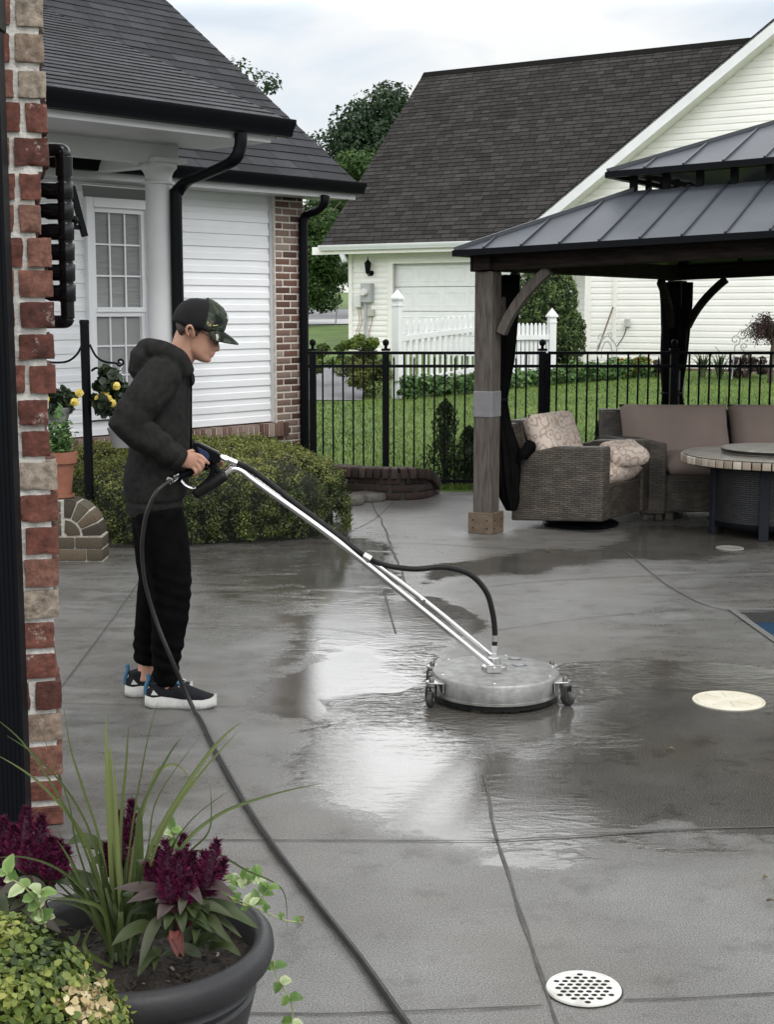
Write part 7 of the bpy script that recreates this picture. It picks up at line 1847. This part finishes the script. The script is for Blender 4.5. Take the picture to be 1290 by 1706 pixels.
for i, (y0, y1) in enumerate(ys_):
    z1 = at(60, y0, YB).z; z0 = at(60, y1, YB).z; z0 = max(z0, .003); xr_ = at(rgt[i], (y0+y1)/2, YB).x
    v = buff[i]/5*1.0 - .02 if i in buff else random.uniform(.02, .55)
    if i in (12, 13, 5, 19, 20): v = random.uniform(.1, .35)
    xl = at(22 + 24*(y0/1370) + (16 if i in (3, 7, 11, 21) else random.uniform(-4, 6)), y0, YB).x
    frock(mb, cols, (xl, YB-.012+random.uniform(-.004, .006), z0), (xr_, YB+.11, z1), v, .0028)
    x_ = xl - .014
    for k in range(2): frock(mb, cols, (x_-.20, YB-.008, z0), (x_, YB+.1, z1), random.uniform(.05, .5)); x_ -= .214
    yk_ = YB + .125                       # bricks down the right side face
    for k in range(2): frock(mb, cols, (xr_-.12, yk_, z0), (xr_ - random.uniform(0, .006), yk_+.19, z1), random.uniform(.05, .6)); yk_ += .205
PIV = Vector((XR, YB, 0)); ROT = Matrix.Translation(PIV) @ Matrix.Rotation(R(15), 4, 'Z') @ Matrix.Translation(-PIV)
col = mb.mesh('brickwork'); col.transform(ROT); a_ = col.attributes.new('col', 'FLOAT', 'POINT'); a_.data.foreach_set('value', cols)
bwk = finish('brickwork', col, MT['pillar_brick'], pil_, smooth=True)
col.set_sharp_from_angle(angle=R(38))
MT['thick_mortar'] = M('thick_mortar', (.42, .40, .37), .92, col2=(.62, .61, .58), vscale=26, bump=1, bscale=60, bdist=.008)
mb = MB(); cols2 = []
ztop = at(60, -30, YB).z
zz = 0
while zz < ztop:
    xr_ = at(60 + 0, 0, YB).x
    pyv = np.interp(zz, [0, at(60, 0, YB).z], [1372, 0]); xr_ = at(62 + 36*pyv/1372 - (6 if 500 > pyv > 270 and not 395 < pyv else 0) - (7 if 280 < pyv < 392 else 0) - (7 if 660 < pyv < 765 else 0), pyv, YB).x + .004*mnoise.noise((zz*40, 0, 0))
    mb.box(((xr_-.5+xr_)/2, YB+.250, zz+.01), (.5, .490 + .006*mnoise.noise((zz*50, 3, 0)), .0206)); zz += .02
mb.v = [tuple(ROT @ Vector(v)) for v in mb.v]; mb.build('mortar', MT['thick_mortar'], bwk)
# ribbed black downspout in front of it
YD = YB-.20
dsp = thing('downspout', (at(10, 1372, YD).x, YD, 0), 'ribbed black metal downspout at the left edge in front of the brick pillar', 'downspout')
xr0 = at(49, 1372, YD).x
mb = MB(); n_ = 8; pr = []
for k in range(n_*4+1):
    f = k/(n_*4); pr.append(Vector((xr0-.11+.11*f, YD-.04-.0035*abs(math.sin(f*n_*math.pi))**.7, 0)))
pr += [Vector((xr0, YD+.03, 0)), Vector((xr0-.11, YD+.03, 0))]
mb.prism(pr, Zv*2.62); mb.build('pipe', MT['black_metal'], dsp)
zc_ = at(10, 52, YD).z
mb = MB(); mb.box((xr0-.055, YD-.006, zc_+.25), (.125, .085, .5)); mb.build('connector', MT['black_metal'], dsp, bevel=.004)
# black pipe rack fixed behind the pillar
YR = YB+.42
Rk = lambda px, py, dy=0: at(px, py, YR+dy)
rack = thing('pipe_rack', Rk(95, 540), 'glossy black pipe loop with stacked ribbed sleeves fixed behind the brick pillar', 'pipe')
mb = MB(); mb.tube(smooth_path([Rk(40, 250), Rk(70, 250), Rk(96, 250), Rk(104, 252), Rk(106, 260), Rk(106, 275), Rk(108, 400), Rk(112, 515), Rk(112, 530), Rk(109, 535), Rk(100, 536), Rk(70, 536), Rk(40, 536)], 6), .0235, 14); mb.build('loop_pipe', MT['black_gloss'], rack, smooth=True)
mb = MB(); mb.tube([Rk(106, 262), Rk(106.5, 294)], [.029, .029], 16); mb.build('collar', MT['black_gloss'], rack, smooth=True, auto=40)
for k in range(7):
    y0 = 303 + 34*k
    if y0 > 505: break
    mb = MB(); x_ = 107 + k*.9
    mb.tube([Rk(x_, y0), Rk(x_+.1, y0+2), Rk(x_+.3, y0+27), Rk(x_+.5, y0+30)], [.026, .029, .029, .0265], 18); mb.tube([Rk(x_, y0-4), Rk(x_, y0)], .022, 14); sl_ = mb.build('sleeve', MT['black_gloss'], rack, smooth=True, auto=50)
    mb = MB(); mb.tube([Rk(x_-8, y0+15), Rk(x_-28, y0+15), Rk(x_-34, y0+14), Rk(x_-70, y0+14)], [.029, .029, .025, .025], 14); mb.build('side_sleeve', MT['black_gloss'], sl_, smooth=True, auto=40)
mb = MB(); mb.bar(Rk(119, 310, .05), Rk(141, 394, .08), .014, .02); mb.bar(Rk(112, 377, .03), Rk(134, 379, .08), .016, .016); mb.sphere(Rk(123, 367, .04), .016, 10, 8); mb.bar(Rk(40, 250, .0), Rk(40, 536, 0), .04, .05); mb.build('wall_bracket', MT['black_metal'], rack)

# ================================================================== PLANTER
pcn = G(226, 1556, .42); Rr = .285; pcn = Vector((pcn.x, pcn.y, 0)); zr_ = .42
MT['planter'] = M('planter', (.021, .021, .023), .48, col2=(.030, .030, .032), vscale=9, bump=.12, bscale=90, spec=.3)
plt = thing('planter_pot', pcn, 'big dark grey round planter with thick rolled rim in the foreground', 'planter')
mb = MB(); mb.lathe(pcn, [(.17, 0), (.178, .01), (.205, .12), (.232, .24), (.243, .285), (.247, .30), (.240, .306), (.246, .318), (.252, .325), (.247, .332), (.252, .345), (.266, .352), (.279, .365), (.285, .385), (.283, .405), (.272, .419), (.258, .421), (.247, .412), (.243, .395), (.240, .34), (.02, .335)], 96); mb.build('body', MT['planter'], plt, smooth=True, auto=60)
mb = MB(); ng = 40
for j in range(ng+1):
    for i in range(ng+1):
        u, v = 2*i/ng-1, 2*j/ng-1; r_ = math.hypot(u, v); s_ = max(abs(u), abs(v))/max(r_, 1e-6) if r_ > 0 else 1
        x, y = u*s_*.2425, v*s_*.2425; mb.v.append((pcn.x+x, pcn.y+y, .352 + .016*mnoise.noise((x*18, y*18, 0)) + .009*mnoise.noise((x*60, y*60, 2)) + .02*max(0, 1-r_*1.3)))
for j in range(ng):
    for i in range(ng): mb.f.append((j*(ng+1)+i, j*(ng+1)+i+1, (j+1)*(ng+1)+i+1, (j+1)*(ng+1)+i)); mb.m.append(0)
mb.build('soil', MT['soil'], plt, smooth=True)
mb = MB(); cols = []
for i in range(260):
    a_ = random.uniform(0, 6.28); r_ = .235*math.sqrt(random.random()); c = pcn + Vector((math.cos(a_)*r_, math.sin(a_)*r_, .362)); s_ = random.uniform(.002, .006)
    d_ = Vector((random.gauss(0, 1), random.gauss(0, 1), random.gauss(0, .4))).normalized(); mb.box(c, (s_*2.2, s_, s_*.7), (d_, d_.cross(Zv).normalized(), d_.cross(d_.cross(Zv).normalized()))); cols += [random.random()**2.5]*8
me = mb.mesh('bark_chips'); a_ = me.attributes.new('col', 'FLOAT', 'POINT'); a_.data.foreach_set('value', cols); tag(finish('bark_chips', me, M('chips', (.05, .04, .03), .9, attr=[(.015, .011, .008), (.05, .036, .025), (.30, .26, .22)]), plt), kind='stuff')
YQ = pcn.y
# ornamental grass: arching blades traced one by one
LM['blade'] = leafmat('blade', [(.028, .046, .014), (.065, .092, .026), (.16, .185, .065)], spec=.4)
og = thing('ornamental_grass', (at(200, 1600, YQ).x, YQ+.02, .36), 'tall arching green ornamental grass in the middle of the planter', 'plant')
def blade_mesh(blist, name, parent, mat):
    Vs = []; Fs = []; Cs = []
    for (P, w_, c_) in blist:
        S = smooth_path(P, 9); n_ = len(S); k0 = len(Vs)
        for j, p in enumerate(S):
            f = j/(n_-1); d = (S[min(j+1, n_-1)]-S[max(j-1, 0)]).normalized()
            sd2 = d.cross(Vector((random.gauss(0, .02), -1, .25))).normalized(); nm_ = d.cross(sd2); ww = w_*(.55+.45*min(1, f*5))*(1-max(0, (f-.45)/.55)**1.4)*.5 + .0002
            Vs += [tuple(p - sd2*ww), tuple(p + nm_*ww*.35), tuple(p + sd2*ww)]; Cs += [c_*.85, c_, c_*.85+.1]
        for j in range(n_-1):
            for e_ in (0, 1): Fs.append((k0+3*j+e_, k0+3*j+e_+1, k0+3*(j+1)+e_+1, k0+3*(j+1)+e_))
    return finish(name, nmesh(name, Vs, Fs, Cs), mat, parent, smooth=True)
T = lambda px, py, dy=0.0: at(px, py, YQ+dy)
bl = []
spec_ = [  # (base px), mids, tip with depth offsets, width
 ([(192, 1600, 0), (186, 1450, .0), (178, 1290, .0), (176, 1188, .01)], .016, .95), ([(200, 1600, 0), (190, 1420, .02), (183, 1280, .03), (186, 1240, .04)], .015, .85),
 ([(202, 1600, .0), (200, 1400, .03), (210, 1270, .05), (214, 1205, .05)], .009, .6), ([(205, 1600, 0), (222, 1420, .02), (255, 1300, .05), (275, 1277, .05), (300, 1278, .06), (330, 1320, .05)], .009, .8),
 ([(212, 1600, 0), (245, 1430, .02), (310, 1310, .05), (365, 1235, .07), (402, 1203, .08)], .014, .7), ([(212, 1600, .0), (250, 1440, -.03), (290, 1350, -.05), (350, 1270, -.06), (400, 1215, -.06)], .008, .75),
 ([(215, 1600, 0), (290, 1430, .0), (360, 1360, .03), (450, 1325, .05), (535, 1305, .06)], .010, .55), ([(215, 1600, .0), (290, 1440, .05), (350, 1420, .08), (410, 1450, .08), (470, 1482, .08), (478, 1545, .08)], .006, .35),
 ([(190, 1600, 0), (165, 1470, -.02), (130, 1380, -.04), (60, 1300, -.06), (-10, 1255, -.06)], .010, .65), ([(192, 1600, .0), (150, 1440, -.03), (100, 1330, -.05), (40, 1240, -.05), (-10, 1195, -.05)], .006, .5),
 ([(195, 1600, .0), (160, 1420, .0), (120, 1330, .0), (60, 1260, -.02), (10, 1225, -.02)], .006, .4), ([(195, 1600, 0), (170, 1420, .0), (140, 1320, .0), (118, 1250, .0), (106, 1180, .0)], .007, .6),
 ([(188, 1600, 0), (150, 1500, -.04), (100, 1450, -.06), (40, 1428, -.08), (-15, 1430, -.08)], .007, .3), ([(210, 1600, 0), (225, 1430, .0), (235, 1350, .0), (280, 1260, .02), (302, 1230, .02)], .010, .3),
 ([(205, 1600, .0), (230, 1480, .02), (233, 1370, .02), (228, 1340, .02)], .019, .45), ([(208, 1600, .0), (245, 1420, .0), (262, 1330, .0), (330, 1230, .0)], .004, .4),
 ([(206, 1600, -.02), (200, 1500, -.03), (193, 1350, -.03), (190, 1260, -.03)], .012, .9), ([(186, 1600, -.05), (172, 1520, -.08), (130, 1500, -.10), (78, 1496, -.12)], .011, .55),
 ([(188, 1600, -.02), (160, 1530, -.04), (120, 1440, -.05), (95, 1400, -.05)], .009, .45), ([(190, 1610, .02), (150, 1480, .02), (125, 1400, .02), (112, 1330, .02), (60, 1200, .02)], .005, .35),
 ([(188, 1612, -.10), (150, 1590, -.13), (140, 1570, -.13), (156, 1540, -.14)], .012, .6), ([(215, 1590, 0), (300, 1440, .02), (345, 1390, .02), (352, 1350, .03), (350, 1310, .03)], .005, .3),
 ([(214, 1600, 0), (260, 1460, -.02), (315, 1370, -.03), (385, 1315, -.03)], .004, .25), ([(205, 1600, 0), (212, 1440, .03), (240, 1260, .05), (262, 1170, .06)], .005, .4)]
for P, w_, c_ in spec_: bl.append(([T(*q) for q in P], w_*.74, c_))
for i in range(46):
    b_ = T(random.uniform(182, 222), random.uniform(1590, 1612), random.uniform(-.05, .05)); x1 = random.gauss(200, 62); y1 = random.uniform(1380, 1500); mx_ = (x1*.4+200*.6)
    bl.append(([b_, T(mx_, 1520, random.uniform(-.04, .04)), T(x1, y1, random.uniform(-.1, .1))], random.uniform(.005, .011), random.uniform(.05, .6)))
blade_mesh(bl, 'leaf_blades', og, LM['blade'])
# celosia: plumes and lance leaves
LM['celosia'] = leafmat('celosia_leaf', [(.016, .022, .010), (.045, .070, .020), (.060, .045, .040), (.085, .060, .062)], spec=.4)
LM['plume'] = leafmat('plume', [(.022, .0015, .010), (.085, .005, .036), (.20, .018, .085)], rough=.7, trans=.3)
def lance(base, tip, w_, c_, sag=.02):
    base, tip = Vector(base), Vector(tip); P = smooth_path([base, (base+tip)/2+Zv*sag, tip], 7); Vs = []; Cs = []; n_ = len(P)
    for j, p in enumerate(P):
        f = j/(n_-1); d = (P[min(j+1, n_-1)]-P[max(j-1, 0)]).normalized(); s_ = d.cross(Zv*.8+Vector((0, -.6, 0))).normalized(); nm_ = s_.cross(d); ww = w_*.5*math.sin(math.pi*min(1, f**.75*.97+.03))
        wv = .15*math.sin(f*16)*w_
        Vs += [tuple(p-s_*ww + nm_*(ww*.45+wv*.3)), tuple(p), tuple(p+s_*ww+nm_*(ww*.45-wv*.3))]; Cs += [min(1, c_+.12), c_*.8, min(1, c_+.05)]
    return Vs, Cs, n_
def lance_obj(name, items, mat, parent):
    V_ = []; F_ = []; C_ = []
    for it in items:
        Vs, Cs, n_ = lance(*it); k = len(V_); V_ += Vs; C_ += Cs
        for j in range(n_-1):
            for e_ in (0, 1): F_.append((k+3*j+e_, k+3*j+e_+1, k+3*(j+1)+e_+1, k+3*(j+1)+e_))
    return finish(name, nmesh(name, V_, F_, C_), mat, parent, smooth=True)
def plume(p0, p1, r, parent, n=900):
    p0, p1 = np.array(p0), np.array(p1); f = rng.uniform(0, 1, n); ax = p1-p0; d = sph(n); d -= np.outer(d@unit(ax[None])[0], unit(ax[None])[0]); d = unit(d)
    lump = 1 + .30*np.sin(f*40 + np.arctan2(d[:, 1], d[:, 0])*3)
    r = r*.76; rr = r*np.sin(np.pi*np.clip(f*.88+.10, 0, 1))**.8*(1-.55*f)*lump*rng.uniform(.55, 1.15, n)
    P = p0 + np.outer(f, ax) + d*rr[:, None]; nr = d*1.0 + rng.normal(0, .4, (n, 3)) ; t = unit(d + .9*unit(ax[None]))
    s_ = .0085*rng.uniform(.6, 1.5, n)[:, None]; sd2 = unit(np.cross(t, rng.normal(0, 1, (n, 3))))
    Vv = np.stack([P - sd2*s_*.16, P + sd2*s_*.16, P + t*s_*1.1], 1).reshape(-1, 3)
    col = np.clip(.2 + .55*(rr/(r*.9)) + rng.normal(0, .15, n), 0, 1)
    m_ = MB(); m_.tube([Vector(p0 + ax*q) for q in (0, .25, .6, .93)], [r*.40, r*.54, r*.36, r*.1], 10); co_ = m_.mesh('c'); vc = np.array([v.co[:] for v in co_.vertices])
    o = finish('plume', nmesh('plume', Vv, np.arange(3*n).reshape(n, 3), np.repeat(col, 3)), LM['plume'], parent)
    core_ = m_.build('plume_core', MT['plume_core'], o, smooth=True); bpy.data.meshes.remove(co_); return o
MT['plume_core'] = M('plume_core', (.035, .003, .018), .8, bump=.8, bscale=240, bdist=.005)
def celosia(base, plumes, lv_, label):
    b = Vector(base); t = thing('celosia_plant', b, label, 'flowering plant', 'magenta celosia plants')
    m_ = MB()
    for (a0, a1, r, dy) in plumes:
        q0 = T(*a0, dy); q1 = T(*a1, dy); m_.tube(smooth_path([b, (b+q0)/2+Zv*.02, q0], 5), .0045, 6); plume(q0, q1, r, t)
    m_.build('stem', M('red_stem', (.10, .03, .04), .6), t)
    lance_obj('foliage', lv_, LM['celosia'], t); return t
bb = T(305, 1580, -.02)
lv_ = []
for (x0, y0, x1, y1, d0, d1, w_, c_) in ((300, 1500, 188, 1481, -.03, -.10, .030, .80), (300, 1495, 210, 1505, -.03, -.12, .030, .85), (285, 1480, 226, 1433, 0, .0, .030, .55), (295, 1505, 262, 1533, -.06, -.12, .034, .90), (300, 1510, 258, 1505, -.05, -.1, .03, .95), (305, 1480, 338, 1508, -.05, -.12, .026, .9), (320, 1490, 395, 1510, .0, .02, .022, .85), (330, 1480, 392, 1492, .0, -.05, .026, .95),
   (330, 1505, 431, 1547, .0, -.03, .032, .30), (320, 1535, 388, 1572, -.03, -.08, .024, .28), (320, 1510, 404, 1563, .02, -.02, .02, .4), (260, 1545, 185, 1576, -.06, -.14, .034, .42), (268, 1525, 231, 1615, -.08, -.16, .024, .5), (300, 1520, 305, 1555, -.07, -.12, .026, .2), (290, 1525, 275, 1550, -.07, -.11, .026, .25), (310, 1505, 325, 1530, -.05, -.1, .026, .3), (310, 1500, 300, 1525, -.08, -.12, .022, .6), (330, 1500, 348, 1592, .02, -.04, .018, .25), (315, 1520, 335, 1515, -.06, -.1, .024, .22), (320, 1535, 345, 1540, -.06, -.1, .022, .2)):
    lv_.append((T(x0, y0, d0), T(x1, y1, d1), w_, c_, .012))
for i in range(34):
    a_ = random.uniform(0, 6.28); b_ = bb + Vector((random.gauss(0, .03), random.gauss(0, .03), random.uniform(.0, .10))); l_ = random.uniform(.07, .13)
    lv_.append((b_, b_ + Vector((math.cos(a_)*l_, math.sin(a_)*l_, random.uniform(-.02, .04))), random.uniform(.018, .030), random.uniform(0, .45), .015))
celosia(bb, [((275, 1490), (262, 1412), .026, -.02), ((285, 1500), (275, 1400), .030, -.05), ((300, 1500), (306, 1390), .026, .02), ((298, 1505), (298, 1420), .032, -.06), ((268, 1490), (243, 1440), .022, -.03), ((312, 1500), (322, 1420), .022, .0), ((338, 1490), (362, 1400), .030, -.01), ((335, 1495), (340, 1420), .026, .03), ((345, 1490), (375, 1432), .024, .0), ((285, 1505), (278, 1450), .03, -.08), ((305, 1505), (315, 1460), .026, -.08)], lv_, 'magenta celosia at the right of the planter with purple tinged leaves')
bb = T(60, 1560, .05); lv_ = []
for i in range(46):
    a_ = random.uniform(0, 6.28); b_ = T(random.gauss(45, 40), random.uniform(1455, 1570), random.uniform(-.08, .12)); l_ = random.uniform(.07, .13)
    lv_.append((b_, b_ + Vector((math.cos(a_)*l_, math.sin(a_)*l_*.7, random.uniform(-.05, .03))), random.uniform(.024, .036), random.uniform(.1, .75), .015))
celosia(bb, [((15, 1440), (5, 1362), .03, .05), ((28, 1450), (22, 1375), .026, .0), ((40, 1440), (44, 1345), .032, .0), ((58, 1440), (70, 1358), .028, .0), ((72, 1440), (86, 1395), .026, -.02), ((88, 1450), (98, 1400), .022, .0), ((95, 1462), (112, 1412), .024, -.02), ((-10, 1450), (-18, 1370), .03, .02), ((50, 1455), (46, 1400), .03, -.04), ((8, 1475), (0, 1420), .026, -.02), ((85, 1465), (84, 1425), .026, -.04)], lv_, 'magenta celosia at the left of the planter in front of the downspout')
bb = T(212, 1520, .16)
lv_ = [(T(200, 1440, .15), T(135, 1412, .15), .03, .4, .02), (T(170, 1415, .15), T(108, 1410, .15), .028, .35, .02), (T(190, 1440, .15), T(150, 1440, .12), .03, .3, .01), (T(230, 1440, .14), T(262, 1470, .1), .03, .5, .01)]
celosia(bb, [((205, 1445), (200, 1350), .024, .15), ((217, 1410), (219, 1333), .018, .16), ((185, 1460), (178, 1405), .02, .13)], lv_, 'slim dark celosia spikes standing behind the ornamental grass')
# fading red leaf
rl = lance_obj('fading_leaf', [(T(288, 1556, -.13), T(296, 1596, -.17), .026, .75, .012), (T(286, 1560, -.13), T(306, 1594, -.165), .024, .45, .016), (T(292, 1552, -.13), T(288, 1588, -.16), .020, .9, .014)], leafmat('red_leaf', [(.035, .035, .012), (.085, .022, .018), (.12, .030, .026)]), bpy.data.objects['celosia_plant'])
# trailing variegated vinca
LM['vinca'] = leafmat('vinca', [(.06, .13, .03), (.16, .26, .07), (.52, .56, .36)], spec=.4)
def vine(pts, n_, label, sz=.022, both=True):
    P = [T(*q) for q in pts]; S = smooth_path(P, 8); t = thing('trailing_vine', P[0], label, 'vine', 'trailing variegated vines')
    m_ = MB(); m_.tube(S, .0016, 6); m_.build('stem', M('vine_stem', (.22, .26, .10), .6), t); it = []
    for k in range(n_):
        i = int((k+.6)/n_*(len(S)-1)); p = S[i]; d = (S[min(i+1, len(S)-1)]-S[max(i-1, 0)]).normalized()
        for e_ in ((-1, 1) if both else (random.choice((-1, 1)),)):
            sd2 = d.cross(Vector((0, -1, .3))).normalized()*e_; q = p + (sd2*.75 + d*.4 + Vector((0, random.gauss(0, .3), random.gauss(.1, .25))))*sz*random.uniform(.9, 1.5)
            it.append((p, q, sz*random.uniform(.75, 1.0), random.choice((.15, .35, .5, .85)), .002))
    lance_obj('foliage', it, LM['vinca'], t)
vine([(370, 1480, .03), (390, 1500, .04), (418, 1510, .05), (440, 1490, .05), (448, 1478, .05)], 6, 'short variegated vine arching over the planter rim')
vine([(372, 1490, .05), (410, 1505, .03), (440, 1518, .02), (470, 1532, .0), (502, 1537, .0)], 5, 'long variegated vine reaching past the planter over the concrete', .020, False)
vine([(378, 1470, .08), (398, 1462, .10), (415, 1468, .1), (432, 1462, .12)], 6, 'leafy variegated vine behind the right celosia plumes')
vine([(455, 1600, .06), (460, 1625, .06), (475, 1650, .05), (487, 1678, .05), (484, 1725, .05)], 4, 'variegated vine hanging down the right side of the planter', .024)
vine([(278, 1400, .06), (290, 1395, .05), (285, 1385, .05), (290, 1378, .05)], 3, 'small variegated sprig above the right celosia plumes', .022)
vine([(75, 1545, -.18), (62, 1505, -.18), (40, 1478, -.18), (20, 1465, -.18), (8, 1452, -.18)], 5, 'variegated vine rising above the foreground boxwood', .026)
vine([(76, 1545, -.17), (70, 1520, -.18), (62, 1500, -.19), (72, 1482, -.2)], 3, 'short variegated sprig between boxwood and grass', .03)

# ================================================================== FOREGROUND BOXWOOD
bx0 = at(40, 1690, 2.36); bush = thing('boxwood_shrub', (bx0.x-.05, 2.36, 0), 'near boxwood shrub with a bleached tan patch at the bottom left', 'shrub')
bc_ = np.array([bx0.x-.085, 2.40, .365]); br = np.array([.250, .250, .250])
n = 13000; d = sph(n); d[:, 2] = np.abs(d[:, 2])*.9 - .1; d = unit(d)
ns = np.array([mnoise.noise(tuple(q*3.2+2)) for q in d]); lay = rng.uniform(0, 1, n)**.6
P = bc_ + d*br*(1.0 + .10*ns - .16*(1-lay))[:, None] + rng.normal(0, .006, (n, 3))
col = np.clip(.25 + .40*ns + rng.normal(0, .15, n) + .12*lay, 0, .82)
lx = np.stack([P[:, 0], P[:, 1], P[:, 2]], 1); dep = lx[:, 1]*_c - (lx[:, 2]-H)*_s; tpx = 645+F*lx[:, 0]/dep; tpy = 853-F*((lx[:, 2]-H)*_c + lx[:, 1]*_s)/dep; dt = np.hypot((tpx-148)/42, (tpy-1668)/36); tan = (dt < 1+.35*rng.normal(0, 1, n)) & (lx[:, 1] < 2.45) & (rng.uniform(0, 1, n) < .75); tan |= (rng.uniform(0, 1, n) < .012)
Vv, Fq_, cc_ = leaves(P, d + np.array([0, 0, .35]), .0175*rng.uniform(.7, 1.35, n), col, .68, .6, shape=6)
sel = np.repeat(~tan, 6)
def subset(P, d, m_, sz, col): return leaves(P[m_], d[m_]+np.array([0, 0, .35]), sz*rng.uniform(.7, 1.35, m_.sum()), col[m_], .68, .6, shape=6)
leafobj('foliage', LM['box_fg'], [subset(P, d, ~tan, .0155, col)], bush)
LM['bleached'] = leafmat('bleached', [(.30, .22, .09), (.50, .40, .22), (.66, .58, .38)])
leafobj('bleached_leaves', LM['bleached'], [subset(P, d, tan, .0185, rng.uniform(0, 1, n))], bush)
mb = MB(); mb.sphere(Vector(bc_), tuple(br*.84), 24, 16); mb.build('core', M('bush_core', (.012, .014, .006), .95), bush, smooth=True)
mb = MB()
for i in range(5): a_ = i*1.26; mb.tube([Vector((bc_[0], bc_[1], 0)), Vector(bc_)+Vector((math.cos(a_)*.1, math.sin(a_)*.1, 0))], [.014, .006], 6)
mb.build('stem', MT['bark'], bush)
